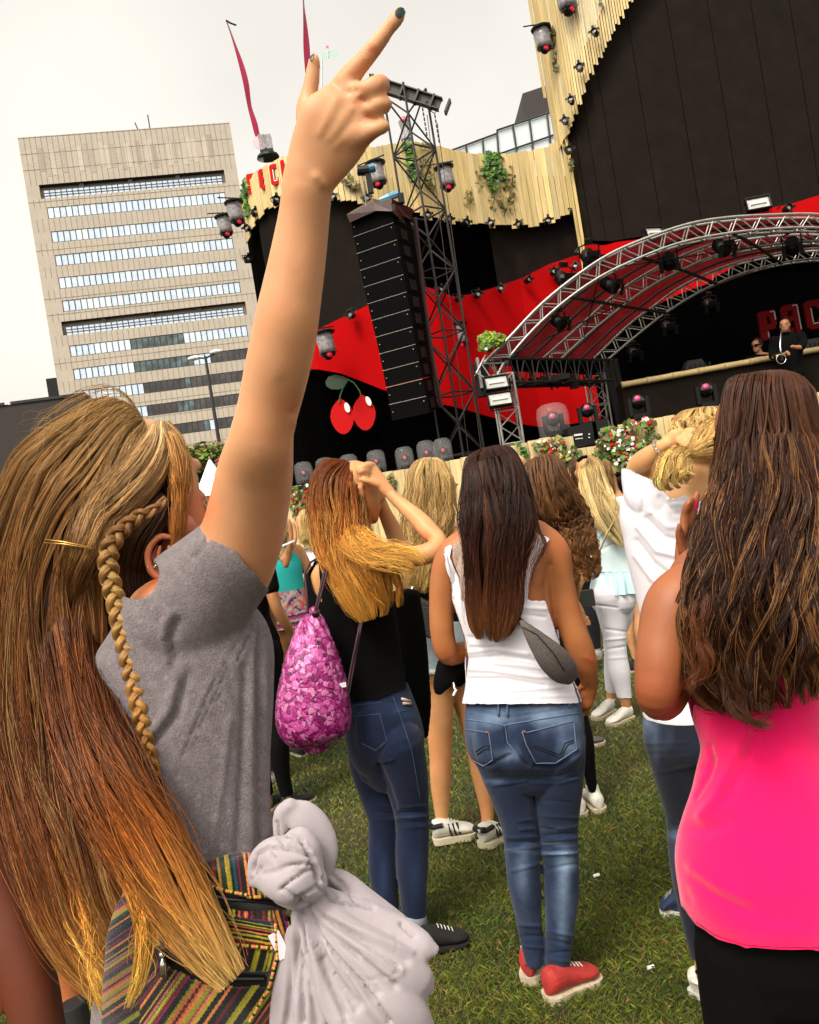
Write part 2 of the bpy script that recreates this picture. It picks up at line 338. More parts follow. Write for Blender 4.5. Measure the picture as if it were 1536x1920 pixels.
# litter
for i, (px, py, lab) in enumerate([(1119, 1642, 'small white paper scrap on the grass right of the distressed jeans'), (1220, 1815, 'small white paper scrap on the grass between red and white sneakers')]):
    dx, dy = uv(px, py); Y = 1.5 / -dy; b = MB(); c = P(px, py, Y)
    b.tube([c + [-.012, 0, 0], c + [.012, .004, 0.001]], .006, 7); tag(b.build('paper_scrap', M_white), lab, 'litter', 'paper scraps on the grass')
# ---------------------------------------------------------------- stage wall plan
PLAN = [(-.2, 25), (-.150, 23.5), (-.135, 21.8), (-.11, 20.6), (-.08, 20), (0, 19.7), (.071, 20.2), (.119, 21.1), (.17, 21.8), (.211, 22), (.253, 22.0), (.30, 22), (.7, 21.6)]
PLAN2 = [(.20, 23.6), (.236, 22.4), (.248, 21.4), (.262, 20.8), (.29, 20.4), (.36, 20.2), (.75, 19.4)]
def planY(x, pl): return np.interp(x, [p[0] for p in pl], [p[1] for p in pl])
def wallpt(px, py, pl, off=0):
    x, z = uv(px, py); Y = planY(x, pl) + off; return np.array([x * Y, Y, 1.52 + z * Y])
def traceZ(tr, xs, pl, off=0):
    q = np.array([wallpt(a, b, pl, off) for a, b in tr]); X = q[:, 0] / q[:, 1]; o = np.argsort(X); return np.interp(xs, X[o], q[o, 2])
def wallpanel(name, top, bot, x0, x1, pl, off, m, parent, th=.06, n=80, ribs=0, flat=None):
    xs = np.linspace(x0, x1, n); Y = planY(xs, pl) + off; zt = traceZ(top, xs, pl, off) if top is not None else np.full(n, flat); zb = traceZ(bot, xs, pl, off) if not np.isscalar(bot) else np.full(n, bot)
    zt = np.maximum(zt, zb + .002); V = []
    for d in (0, th):
        Yd = Y + d + ribs * .02 * np.sin(xs * 240) * (d == 0)
        for z in (zb, zt): V.append(np.stack([xs * Y, Yd, z], -1))
    V = np.array(V); V = np.concatenate(V); i = np.arange(n - 1); q = lambda a, b: np.stack([a * n + i, a * n + i + 1, b * n + i + 1, b * n + i], -1)
    Fc = np.concatenate([q(0, 1), q(3, 2), q(1, 3), q(2, 0)]).tolist() + [[0, n, 3 * n, 2 * n], [n - 1, 3 * n - 1 - n + n - 0 if False else 2 * n - 1, 4 * n - 1, 3 * n - 1]]
    return mk(name, V, Fc, m, parent, False)
stage = empty('stage_facade', (2, 21, 0), 'tall curved festival stage facade in pale boards, black drape, red bands and dark screens', 'stage')
# black drape behind everything
wallpanel('black_drape', [(455, 365), (530, 300), (620, 340), (700, 330), (850, 350), (1000, 330), (1090, 330)], 0, -.137, .27, PLAN, .25, M_black, stage)
wallpanel('black_drape', [(1060, 330), (1700, 250)], 0, .262, .75, PLAN, .3, M_black, stage)
# dark screens
led = wallpanel('led_screen', [(467, 400), (520, 372), (700, 370), (830, 400)], [(500, 720), (822, 720)], -.121, .062, PLAN, 0, M_led, stage)
wallpanel('led_screen', [(840, 405), (1100, 400)], [(880, 600), (1090, 600)], .145, .262, PLAN, .02, M_led, stage, n=60)
big = wallpanel('led_screen', [(1060, 170), (1110, 60), (1160, -60), (1260, -260), (1560, -260), (1700, -260)], [(1085, 462), (1150, 452), (1330, 425), (1440, 393), (1536, 368), (1800, 320)], .249, .62, PLAN2, 0, M_led, stage, n=120)
for xx in (.262, .278, .30, .345, .392, .44, .49, .535):     # seams between modules
    Y = planY(xx, PLAN2); b = MB(); b.box((xx * Y, Y - .006, 8.5), .0035, .004, 6.5); b.build('screen_seam', M_black, big)
# red bands
redL = [(575, 640), (600, 615), (640, 596), (690, 572), (740, 556), (800, 538), (830, 548), (850, 556), (880, 552), (920, 541), (950, 531), (985, 518), (1030, 495), (1076, 480)]
wallpanel('red_band', redL, [(480, 745), (560, 692), (600, 693), (640, 700), (722, 732), (800, 752), (850, 762), (880, 770), (950, 790), (1010, 800), (1050, 797), (1115, 789), (1160, 770)], -.09, .262, PLAN, -.10, M_red, stage, n=120)
wallpanel('red_band', [(1074, 467), (1130, 461), (1210, 447), (1330, 423), (1400, 405), (1440, 391), (1490, 380), (1536, 366), (1800, 310)], [(1074, 800), (1180, 690), (1260, 585), (1340, 520), (1400, 488), (1536, 440), (1800, 430)], .2525, .62, PLAN2, -.22, M_red, stage, n=60)
# boards
def boards(top, bot, x0, x1, pl, off, nb, seed, jag=.1, step=None, gap=.004):
    g = np.random.default_rng(seed); ed = np.linspace(x0, x1, nb + 1); b = MB(); zt = None
    for i in range(nb):
        xa, xb = ed[i], ed[i + 1]; xm = (xa + xb) / 2; xm2 = ed[min(i + 1, nb)] if step else xm
        Ya, Yb = planY(xa, pl) + off, planY(xb, pl) + off; t = float(traceZ(top, np.array([xm]), pl, off)[0]) + g.uniform(-.03, .03)
        xq = ed[(i // step) * step] + (ed[1] - ed[0]) * step * .5 if step else xm
        z = float(traceZ(bot, np.array([xq]), pl, off)[0]) + g.uniform(-jag, jag) * .5
        a = np.array([xa * Ya, Ya]); c = np.array([xb * Yb, Yb]); d = unit(c - a); n_ = np.array([d[1], -d[0]]); mid = (a + c) / 2; hw = np.linalg.norm(c - a) / 2 - gap
        o = g.uniform(-.012, .012); z = min(z, t - .02)
        tone = g.uniform(.82, 1.12); hue = g.uniform(-.04, .05); colr = np.array([.64 + hue, .52 + hue * .5, .28 - hue * .3]) * tone
        b.box((mid[0] + n_[0] * o, mid[1] + n_[1] * o, (t + z) / 2), hw, .012, (t - z) / 2, ax=(d[0], d[1], 0), ay=(n_[0], n_[1], 0), col=colr)
    return b
topF = [(452, 375), (455, 352), (475, 330), (530, 295), (600, 285), (700, 275), (770, 263), (800, 270), (830, 277), (880, 286), (940, 290), (1000, 283), (1040, 268), (1065, 260), (1085, 256)]
botF = [(455, 480), (463, 460), (468, 440), (480, 413), (495, 400), (520, 383), (560, 374), (620, 368), (640, 375), (680, 380), (790, 405), (850, 415), (905, 423), (960, 426), (1020, 420), (1060, 408), (1083, 395)]
fas = boards(topF, botF, -.138, .262, PLAN, -.28, 62, 3, jag=.14, gap=.006).build('wooden_fascia', M_wood, stage, vc=True)
# right tower fascia: boards on PLAN2
topR = [(1030, -300), (1900, -500)]; botR = [(1066, 250), (1085, 205), (1100, 160), (1127, 108), (1150, 60), (1185, 0), (1230, -60), (1300, -160), (1400, -300), (1500, -420)]
boards(topR, botR, .2375, .44, PLAN2, -.3, 62, 5, jag=.1, step=2, gap=.008).build('wooden_fascia', M_wood, stage, vc=True)
# narrow side return of the right tower
b = MB()
for k in range(5):
    xx = .2345 + .0042 * k; Y = planY(xx, PLAN2) - .22; zt, zb = [float(traceZ(q, np.array([xx]), PLAN2, -.22)[0]) for q in ([(1030, -100), (1100, -100)], [(1060, 420), (1086, 396)])]
    zb = [11.6, 11.2, 10.7, 6.75, 6.6][k]
    b.box((xx * Y, Y, (15.5 + zb) / 2), .036, .015, (15.5 - zb) / 2, col=np.array([.58, .46, .22]) * (1 + .06 * math.sin(k * 5)))
b.build('wooden_fascia', M_wood, stage, vc=True)
# ---------------------------------------------------------------- letters (PACHA, chunky)
def glyph(kind):   # polygons in a 1 x 1.5 cell: outer red slabs and white inner strokes
    R_, W_ = [], []
    if kind == 'P': R_ = [(0, 0, .45, 1.5), (0, .5, .3, 1.5), (.0, 1.2, .92, 1.5), (.62, .62, .92, 1.5), (.0, .5, .85, .8)]; W_ = [(.85, .95, .92, 1.38), (.66, 1.38, .92, 1.44), (.36, .1, .42, .4)]
    if kind == 'A': R_ = [(0, .1, .34, 1.4), (.08, 1.18, .84, 1.5), (.6, 0, .92, 1.45), (.3, .62, .7, .9), (.1, 0, .5, .3)]; W_ = [(.84, .1, .9, 1.38), (.62, 1.38, .9, 1.44)]
    if kind == 'C': R_ = [(0, .06, .34, 1.44), (.08, 1.18, .92, 1.5), (.62, 1.0, .92, 1.46), (.08, 0, .92, .32), (.62, .05, .92, .55)]; W_ = [(.28, .34, .34, 1.12), (.28, .26, .6, .32), (.86, 1.05, .92, 1.4), (.86, .1, .92, .5)]
    if kind == 'H': R_ = [(0, 0, .34, 1.5), (.6, 0, .92, 1.5), (.3, .6, .7, .92)]; W_ = [(.28, .1, .34, .5), (.86, .1, .92, 1.4)]
    return R_, W_
def letter(kind, org, ex, ez, ey, s, parent, flip=False):
    R_, W_ = glyph(kind); b = MB(); org = np.asarray(org, float); 
    def slab(b, x0, z0, x1, z1, d0, d1, rr=.12):
        pts = []
        rr = min(rr, (x1 - x0) / 2.1, (z1 - z0) / 2.1)
        for cx, cz, a0 in ((x1 - rr, z0 + rr, -90), (x1 - rr, z1 - rr, 0), (x0 + rr, z1 - rr, 90), (x0 + rr, z0 + rr, 180)):
            for k in range(4): a = rad(a0 + 30 * k); pts.append((cx + rr * math.cos(a), cz + rr * math.sin(a)))
        n = len(pts); V = [org + s * (x * ex + z * ez + d * ey) for d in (d0, d1) for x, z in pts]
        b.add(V, [list(range(n)), list(range(n, 2 * n))[::-1]] + [[i, (i + 1) % n, n + (i + 1) % n, n + i] for i in range(n)])
    for i, r in enumerate(R_): slab(b, *r, -.16 - .004 * i, .0)
    o = b.build('letter', M_redp, parent); bw = MB()
    for i, r in enumerate(W_): slab(bw, *r, -.185 - .003 * i, -.15, .03)
    bw.build('white_stroke', M_white, o); bb = MB()
    hearts = {'P': [], 'A': [], 'C': [], 'H': []}[kind]
    for hx, hz in hearts:
        pts = [(hx + .16 * math.sin(a)**3 * 1.0, hz + .012 * (13 * math.cos(a) - 5 * math.cos(2 * a) - 2 * math.cos(3 * a) - math.cos(4 * a))) for a in np.linspace(0, 2 * np.pi, 20, endpoint=False)]
        bb.add([org + s * (x * ex + z * ez - .19 * ey) for x, z in pts], [list(range(20))])
    if hearts: bb.build('heart_opening', mat('heart_cream', (.6, .5, .28), .7), o)
    return o
def sign(name, label, pts, s, pl, off, rot=0):
    e = empty(name, wallpt(*pts[0], pl, off), label, 'sign')
    ex0 = wallpt(*pts[-1], pl, off) - wallpt(*pts[0], pl, off); ex0[2] = 0; ex0 = unit(ex0)
    for k, (px, py) in zip('PACHA', pts):
        o = wallpt(px, py, pl, off); x, z = uv(px, py); Ya, Yb = planY(x, pl), planY(x + .03, pl); ex = unit(np.array([(x + .03) * Yb - x * Ya, Yb - Ya, 0])); ex = unit(np.array([1, -.12, rot])); ez = unit(np.array([-rot * ex[0] / 1, -rot * ex[1], 1.])); ey = np.cross(ez, ex); ez = ez * 1.2
        letter(k, o, ex, ez, ey, s, e)
    return e
sign('letter_sign', 'big red chunky letters PACH on the left end of the high wooden fascia', [(467, 365), (489, 357), (510, 349), (531, 341)], .27, PLAN, -.42, rot=-.02)
# ---------------------------------------------------------------- lights
def moving_head(name, label, cat='stage light', lens=True):
    """hanging moving head: clamp bar, disc top, plastic bag cover, head with lens; origin at disc centre, faces -Y"""
    e = empty(name, (0, 0, 0), label, cat, 'hanging moving lights in rain covers')
    b = MB(); b.lathe((0, 0, -.03), [(.02, .05), (.26, .045), (.29, .02), (.28, -.02), (.02, -.03)], 16); b.tube([(-.5, 0, .08), (.3, 0, .12)], .018, 6); b.tube([(0, 0, 0), (0, 0, .12)], .03, 6); b.build('hood_disc', M_blk, e)
    b = MB(); b.lathe((0, 0, 0), [(.21, -.04), (.22, -.2), (.2, -.42), (.23, -.56)], 12); g = np.random.default_rng(5); b.v[0] += g.normal(0, .018, b.v[0].shape); b.build('rain_cover', M_bag, e, smooth=True)
    b = MB(); b.box((0, 0, -.2), .12, .1, .12); b.box((-.15, 0, -.5), .03, .07, .14); b.box((.15, 0, -.5), .03, .07, .14); b.ball((0, 0, -.6), .13, 10, (1, 1, 1.1)); b.build('head', M_blk, e, smooth=False)
    b = MB(); b.lathe((0, -.1, -.62), [(.005, -.045), (.06, -.04), (.075, 0)], 10, az=(0, 1, -.3)); b.build('lens', M_lens, e, smooth=True)
    return e
mh = moving_head('moving_head_light', 'x'); first = [mh]
MHL = [(832, 312, 19.6, .95, 'hanging moving light with clear cover on the fascia right of the truss tower'), (703, 305, 18.9, .95, 'hanging moving light in rain cover left of the truss tower, behind the hand'),
       (438, 378, 20.2, .95, 'upper of two hanging moving lights off the left end of the fascia'), (418, 405, 21.5, .9, 'lower of two hanging moving lights off the left end of the fascia'),
       (856, 607, 20.6, 1.0, 'hanging moving light with glowing red lens in front of the red band'), (607, 622, 19.0, 1.0, 'hanging moving light beside the raised arm, before the left red band'),
       (1014, 52, 20.6, 1.0, 'lone hanging moving light sticking out left of the high right fascia'), (1057, -28, 20.0, 1.15, 'hanging moving light at the top edge of the picture on the right fascia')]
for i, (px, py, Y, s, lab) in enumerate(MHL):
    o = mh if i == 0 else dup(mh, (0, 0, 0)); s *= .86; o.location = Vector(P(px, py, Y).tolist()); o.scale = (s,) * 3; o.rotation_euler = (0, rad(-2), rad([10, -20, 40, 30, 0, 25, 10, 40][i])); o['label'] = lab
b = MB()
def spot():
    e = empty('spotlight', (0, 0, 0), 'x', 'spotlight', 'small round spotlights along the stage facade')
    b = MB(); b.lathe((0, -.08, 0), [(.05, .16), (.075, .1), (.08, 0), (.085, -.06), (.065, -.06), (.06, -.02)], 10, az=(0, 1, -.15)); b.tube([(-.09, 0, 0), (-.09, .06, .12), (0, .1, .14), (.09, .06, .12), (.09, 0, 0)], .01, 5); b.tube([(0, .1, .14), (0, .3, .1)], .012, 5)
    for k in range(4): a = k * math.pi / 2; b.box((.1 * math.cos(a), -.16, .1 * math.sin(a)), .03, .004, .03)
    b.build('housing', M_blk, e, smooth=False)
    b = MB(); b.lathe((0, -.09, 0), [(.001, -.02), (.045, -.012), (.055, 0)], 10, az=(0, 1, -.15)); b.build('lens', M_lens2, e)
    return e
sp = spot(); k = 0
groups = [('lower edge of the high fascia', PLAN, -.4, [(463, 487), (466, 428), (477, 400), (517, 378), (560, 366), (627, 371), (689, 375), (802, 405), (840, 412), (870, 419), (922, 420), (975, 421), (1027, 417), (1074, 397)]),
          ('stepped edge of the right tower boards', PLAN2, -.5, [(1066, 283), (1060, 228), (1072, 190), (1088, 128), (1117, 62)]),
          ('upper edge of the red band', PLAN, -.3, [(660, 590), (824, 545), (858, 560), (894, 553), (939, 543), (988, 526), (1037, 511), (1079, 501), (1089, 472), (1114, 472), (1151, 467)]),
          ('red strip below the big screen at right', PLAN2, -.7, [(1474, 392)])]
for gname, pl, off, pts in groups:
    for j, (px, py) in enumerate(pts):
        o = sp if k == 0 else dup(sp, (0, 0, 0)); o.location = Vector(wallpt(px, py, pl, off).tolist()); o.scale = (.95 if j % 3 else 1.05,) * 3; o.rotation_euler = (rad(RNG.uniform(-10, 10)), 0, rad(RNG.uniform(-35, 35)))
        o['label'] = 'black round spotlight, %s from left on the %s' % (ORD[j], gname) if len(pts) > 1 else 'only small spotlight on the ' + gname; k += 1
def flood(name, label, group='box floodlights'):
    e = empty(name, (0, 0, 0), label, 'floodlight', group)
    b = MB(); b.box((0, .09, 0), .24, .08, .14); b.box((0, 0, .145), .25, .05, .01); b.box((0, 0, -.145), .25, .05, .01); b.box((-.25, 0, 0), .01, .05, .15); b.box((.25, 0, 0), .01, .05, .15)
    for i in range(6): b.box((-.2 + .08 * i, .18, 0), .008, .03, .12)
    b.tube([(-.27, .06, 0), (-.27, .1, -.2), (.27, .1, -.2), (.27, .06, 0)], .012, 5); b.build('housing', M_blk, e)
    b = MB(); b.box((0, .005, 0), .235, .006, .125); b.build('reflector', mat('flood_glass', (.55, .55, .52), .2, metal=.6, noise=.3, nscale=5), e)
    b = MB(); b.tube([(-.17, -.012, 0), (.17, -.012, 0)], .03, 8); b.build('lamp_tube', mat('tube_white', (.85, .82, .76), .3), e); return e
fl = flood('floodlight', 'x')
for i, (px, py, Y, s, rz, lab) in enumerate([(931, 717, 14.7, .8, .1, 'upper of the two box floodlights on the left stage leg'), (938, 748, 14.7, .8, .05, 'lower of the two box floodlights on the left stage leg'), (1422, 381, 18.6, 1.0, -.1, 'box floodlight above the roof arch at right, under the big screen'), (1227, 436, 18.6, .9, .35, 'box floodlight edge-on above the roof arch near its middle')]):
    o = fl if i == 0 else dup(fl, (0, 0, 0)); o.location = Vector(P(px, py, Y).tolist()); o.scale = (s,) * 3; o.rotation_euler = (rad(-15), rad(0), rz); o['label'] = lab
# ---------------------------------------------------------------- truss helper
def truss(b, p0, p1, w, r=.025, n=8, up=(0, 0, 1), lace=.6, faces=4, path=None, up2=None):
    if path is None: path = np.linspace(p0, p1, n + 1)
    path = np.asarray(path, float); T = unit(np.gradient(path, axis=0)); up = np.asarray(up, float); a = unit(np.cross(T, up)); c = np.cross(a, T)
    ch = [path + w / 2 * (sx * a + sy * c) for sx, sy in ((-1, -1), (1, -1), (1, 1), (-1, 1))]
    for q in ch: b.tube(q, r, 6)
    for k in range(4):
        A_, B_ = ch[k], ch[(k + 1) % 4]
        for i in range(len(path) - 1):
            s, e = (A_[i], B_[i + 1]) if (i + k) % 2 else (B_[i], A_[i + 1]); b.tube([s, e], r * lace, 5)
            if i % 2 == 0: b.tube([A_[i], B_[i]], r * lace, 5)
    return b
# PA tower
tw = empty('truss_tower', P(800, 860, 17.5) * [1, 1, 0], 'tall dark lattice tower carrying the beam with hanging chains', 'truss tower')
x0, z0 = uv(750, 175); x1, z1 = uv(855, 900); TX = .5 * (x0 + x1) * 17.6
b = MB(); zs_ = np.linspace(0, 1.52 + z0 * 17.6, 17); path = np.stack([np.full(17, x0 * 17.6 + .1), np.full(17, 17.6), zs_], -1)
truss(b, None, None, .62, .026, path=path, up=(.75, .65, 0), lace=.75); b.build('lattice_mast', M_dtruss, tw)
TX = path[0][0]; ztop = zs_[-1]
pa_, pb_ = P(690, 152, 17.4), P(826, 196, 17.2); d = unit(pb_ - pa_); up = unit(np.array([0, 0, 1.]) - d[2] * d); sd_ = np.cross(d, up)
b = MB(); m_ = (pa_ + pb_) / 2; hl_ = np.linalg.norm(pb_ - pa_) / 2
b.box(m_ + up * .11, hl_, .09, .012, d, sd_, up); b.box(m_ - up * .11, hl_, .09, .012, d, sd_, up); b.box(m_, hl_, .012, .1, d, sd_, up)
for k in range(6): b.box(m_ + d * (-.9 + .42 * k) * hl_, .02, .1, .135, d, sd_, up)
b.build('top_beam', mat('beam_grey', (.06, .05, .045), .5), tw)
b = MB()
for px, py in ((792, 200), (815, 213)):
    c = P(px, py, 17.2); b.tube([c + [-.12, 0, .12], c, c + [.12, 0, .12]], .012, 5)
    for k in range(6): b.tube([c - [0, 0, .02 + .1 * k], c - [0, 0, .09 + .1 * k]], .016, 5)
b.build('chain', M_dtruss, tw)
b = MB()
for p_, q_ in [((801, 215), (880, 860)), ((820, 230), (905, 860)), ((683, 340), (690, 390))]: b.tube([P(*p_, 17.2), P(*q_, 17.2)], .008, 4)
b.build('steel_cable', mat('cable_grey', (.08, .07, .06), .5), tw)
# line array
la = empty('speaker_array', P(770, 790, 16.5), 'long hanging stack of black loudspeaker cabinets curving down beside the truss tower', 'loudspeakers')
Lf = crom([(657, 412, 16.6), (684, 545, 16.6), (712, 665, 16.5), (736, 790, 16.4)], 13); Rt = crom([(732, 384, 16.1), (758, 520, 16.1), (780, 650, 16.0), (806, 775, 15.9)], 13); Bk = crom([(768, 405, 17.0), (792, 540, 17.0), (806, 660, 16.9), (822, 765, 16.8)], 13)
M_cab = mat('cabinet_grille', (.003, .0027, .0025), .9, spec=.08); M_cabs = mat('cabinet_side', (.02, .014, .011), .6, spec=.2)
pl_, pr_, pb2 = [Pa(a[:, 0], a[:, 1], a[:, 2]) for a in (Lf, Rt, Bk)]
for i in range(12):
    q = []
    for arr in (pl_, pr_, pb2): q.append((arr[i] * .985 + arr[i + 1] * .015, arr[i] * .03 + arr[i + 1] * .97))
    (l0, l1), (r0, r1), (k0, k1) = q; m0, m1 = l0 + k0 - r0, l1 + k1 - r1
    b = MB(); b.add([l0, r0, k0, m0, l1, r1, k1, m1], [(0, 1, 5, 4), (1, 2, 6, 5), (2, 3, 7, 6), (3, 0, 4, 7), (0, 3, 2, 1), (4, 5, 6, 7)]); o = b.build('cabinet', M_cab, la)
    b = MB()
    nrm = unit(np.cross(k0 - r0, r1 - r0)); nrm = nrm * np.sign((nrm * (CAM - r0)).sum())
    for u_ in (.36,):
        c = r0 + (k0 - r0) * (u_ + .08) + (r1 - r0) * .5 + nrm * .012; e1 = unit(k0 - r0); e2 = unit(r1 - r0); b.box(c, .16, .1, .006, e1, e2, nrm)
    b.build('side_bracket', M_cabs, o); b = MB(); fr_ = unit(np.cross(r0 - l0, l1 - l0)); fr_ = fr_ * np.sign((fr_ * (CAM - l0)).sum())
    b.ball(l0 + (r0 - l0) * .93 + (l1 - l0) * .25 + fr_ * .012, .012, 6); b.ball(l0 + (r0 - l0) * .07 + (l1 - l0) * .5 + fr_ * .012, .012, 6); b.tube([l0 + fr_ * .004, r0 + fr_ * .004], .006, 4)
    b.build('rivet', M_lens2, o)
M_tarp = mat('maroon_tarp', (.075, .032, .026), .35, noise=.35, nscale=6, bump=.8, bscale=8)
tp = [P(650, 402, 16.5), P(700, 380, 16.2), P(734, 372, 16.0), P(775, 392, 16.9), P(700, 372, 17.3)]; lo_ = [P(656, 417, 16.5), P(705, 395, 16.15), P(733, 392, 16.0), P(772, 412, 16.95), P(700, 392, 17.3)]; lo_[2] = P(736, 396, 15.98)
b = MB(); n = 5; b.add(tp + lo_, [[i, (i + 1) % n, n + (i + 1) % n, n + i] for i in range(n)] + [list(range(n))]); b.add([P(733, 380, 15.95), P(742, 384, 16.0), P(756, 402, 16.4), P(752, 412, 16.4), P(738, 400, 15.95)], [list(range(5))]); b.build('tarpaulin_cover', M_tarp, la)
b = MB(); b.tube([P(778, 408, 16.9), P(795, 560, 16.95), P(812, 680, 16.9), P(828, 765, 16.8)], .05, 6); b.tube([P(762, 410, 16.9), P(786, 560, 16.95), P(804, 680, 16.9), P(818, 745, 16.8)], .035, 6); b.build('cable_bundle', mat('maroon_cable', (.05, .015, .012), .6), la)
# hoist with blue motor
e = empty('chain_hoist', P(690, 320, 16.4), 'black and teal chain hoist hanging above the speaker stack', 'hoist'); b = MB(); c = P(680, 319, 16.4)
b.tube([c + [-.1, 0, .0], c + [.12, .0, -.02]], [.09, .1], 10); b.box(P(693, 343, 16.4), .055, .05, .2, az=(-.0, 0, 1)); b.build('motor_body', M_blk, e); b = MB(); b.tube([c + [.1, 0, 0], c + [.24, 0, .02]], .085, 10); b.build('motor_cap', mat('teal_paint', (.06, .19, .25), .4), e)
b = MB(); b.tube([c + [-.105, 0, 0], c + [-.115, -.0, 0]], .07, 10); b.build('end_label', M_lens2, e); b = MB(); b.tube([P(680, 330, 16.4), P(687, 388, 16.3)], .01, 4); b.build('chain', M_steel, e)
e = empty('chain_hoist', P(735, 372, 16.3), 'pale blue chain hoist lying on top of the speaker cover', 'hoist'); b = MB(); b.tube([P(712, 376, 16.2), P(728, 370, 16.2), P(744, 364, 16.3)], [.05, .07, .07], 8); b.build('motor_body', mat('pale_blue_paint', (.18, .38, .5), .4), e); b = MB(); b.box(P(752, 372, 16.3), .06, .06, .09); b.build('motor_cap', M_blk, e)
# ---------------------------------------------------------------- arched stage roof
roof = empty('arched_stage_roof', P(1015, 800, 15.5), 'arched aluminium truss stage roof with clear tinted canopy over the performers', 'stage roof')
arcs = [([(905, 683), (950, 638), (1010, 575), (1070, 525), (1140, 478), (1210, 447), (1290, 420), (1360, 408), (1440, 403), (1536, 402), (1700, 425)], [(932, 700), (975, 645), (1018, 600), (1070, 556), (1130, 516), (1195, 485), (1265, 458), (1340, 441), (1430, 430), (1536, 427), (1700, 450)], 15.0, .22),
        ([(1018, 672), (1060, 635), (1100, 599), (1162, 545), (1243, 496), (1341, 456), (1444, 438), (1536, 434), (1700, 450)], [(1040, 684), (1083, 644), (1127, 606), (1207, 545), (1280, 505), (1350, 477), (1450, 458), (1536, 452), (1700, 468)], 16.3, .2),
        ([(1118, 668), (1180, 608), (1216, 581), (1279, 536), (1363, 498), (1444, 478), (1536, 465), (1700, 470)], [(1138, 676), (1189, 633), (1252, 584), (1332, 537), (1430, 501), (1536, 484), (1700, 489)], 17.6, .2)]
OUT = []
for outer, inner, Y, wd in arcs:
    N = 40; o_ = crom([(a, c, 0) for a, c in outer], N); i_ = crom([(a, c, 0) for a, c in inner], N); po, pi_ = Pa(o_[:, 0], o_[:, 1], np.full(N, Y)), Pa(i_[:, 0], i_[:, 1], np.full(N, Y)); OUT.append((po, pi_))
    b = MB(); dY = np.array([0, wd, 0]); r = .023
    for q in (po, po + dY): b.tube(q, r * 1.15, 7)
    for q in (pi_, pi_ + dY): b.tube(q, r, 7)
    for i in range(0, N - 1):
        for s_ in (0, 1):
            a_, c_ = (po[i], pi_[i + 1]) if i % 2 else (pi_[i], po[i + 1]); b.tube([a_ + s_ * dY, c_ + s_ * dY], r * .5, 5)
        b.tube([pi_[i], pi_[i + 1] + dY] if i % 2 else [pi_[i] + dY, pi_[i + 1]], r * .5, 5)
        if i % 2: b.tube([po[i], po[i + 1] + dY], r * .5, 5)
    b.build('arch_truss', M_steel, roof)
# canopy sheets with battens between arches
M_can = mat('canopy_film', (.42, .12, .16), .3, alpha=.62, spec=.6, noise=.5, nscale=1.6)
def sheet(A, B, name, m, th=.01):
    N = len(A); V = np.concatenate([A, B, A + [0, 0, th], B + [0, 0, th]]); i = np.arange(N - 1); q = lambda a, b_: np.stack([a * N + i, a * N + i + 1, b_ * N + i + 1, b_ * N + i], -1)
    return mk(name, V, np.concatenate([q(0, 1), q(3, 2)]), m, roof, True)
for (a, ai), (c, ci_) in zip(OUT[:-1], OUT[1:]): sheet(a + [0, .22, -.03], c + [0, 0, -.03], 'canopy_sheet', M_can)
M_cdark = mat('roof_batten', (.012, .01, .01), .5)
b = MB()
for k in (9, 16, 24, 32):
    b.tube([OUT[0][1][k], OUT[1][1][k], OUT[2][1][k]], .03, 6)
for j in range(2):
    for f_ in (.33, .66):
        A_ = OUT[j][0] * (1 - f_) + OUT[j + 1][0] * f_; b.tube(A_ - [0, 0, .06], .025, 5)
b.tube([OUT[0][1][2], OUT[1][1][10]], .012, 5); b.tube([OUT[0][1][12], OUT[1][1][4]], .012, 5); b.tube([OUT[0][1][14], OUT[1][1][24]], .012, 5)
b.build('batten', M_cdark, roof)
# side beam
b = MB(); truss(b, P(925, 700, 15), P(1132, 698, 17.5), .42, .028, 16); b.build('side_beam', M_dtruss, roof)
b = MB(); A0, A1 = P(958, 668, 15.1), P(1118, 676, 17.4); b.add([A0, A1, A1 - [0, 0, .3], A0 - [0, 0, .27]], [(0, 1, 2, 3)]); b.add([A0 + [.02, .02, 0], A1 + [.02, .02, 0], A1 - [-.02, -.02, .3], A0 - [-.02, -.02, .27]], [(3, 2, 1, 0)]); b.build('side_valance', M_black, roof)
b = MB(); c = P(918, 690, 15); truss(b, c + [-.12, 0, -.18], c + [.1, 0, .12], .34, .022, 2, up=(1, 0, 0)); b.build('corner_block', M_steel, roof)
g = np.random.default_rng(2); b = MB()
for k in range(26):   # cables hanging under the beam
    u_ = g.random(); c = P(925 + 205 * u_, 708 + 3 * math.sin(k), 15 + 2.5 * u_); w_ = g.uniform(.1, .35); b.tube([c, c + [w_ * .5, w_ * .4, -g.uniform(.06, .22)], c + [w_, w_ * .9, -.02]], .018, 5)
b.box(P(1035, 712, 16.2), .3, .25, .05); b.tube([P(1033, 705, 16.3), P(1035, 731, 16.3)], .02, 4); b.box(P(1076, 716, 16.8), .08, .08, .13)
b.build('hanging_cables', M_blk, roof)
for (a0, a1, Y, wd) in (((930, 706), (968, 870), 15.0, .36), ((1105, 705), (1140, 830), 17.5, .34)):
    x_, z_ = uv(*a0); p0 = np.array([x_ * Y + .1, Y, 1.52 + z_ * Y]); b = MB(); truss(b, p0, p0 * [1, 1, 0], wd, .02, 12, up=(0, 1, 0)); b.build('roof_leg', M_steel, roof)
# speaker at the corner
b = MB(); b.box(P(905, 712, 15.2), .13, .1, .3); o = b.build('loudspeaker', M_blk); tag(o, 'small black and grey loudspeaker hanging at the left corner of the arched roof', 'loudspeaker')
b = MB(); b.box(P(899, 700, 15.05), .02, .09, .27); b.build('grille', mat('grey_grille', (.3, .29, .28), .5), o)
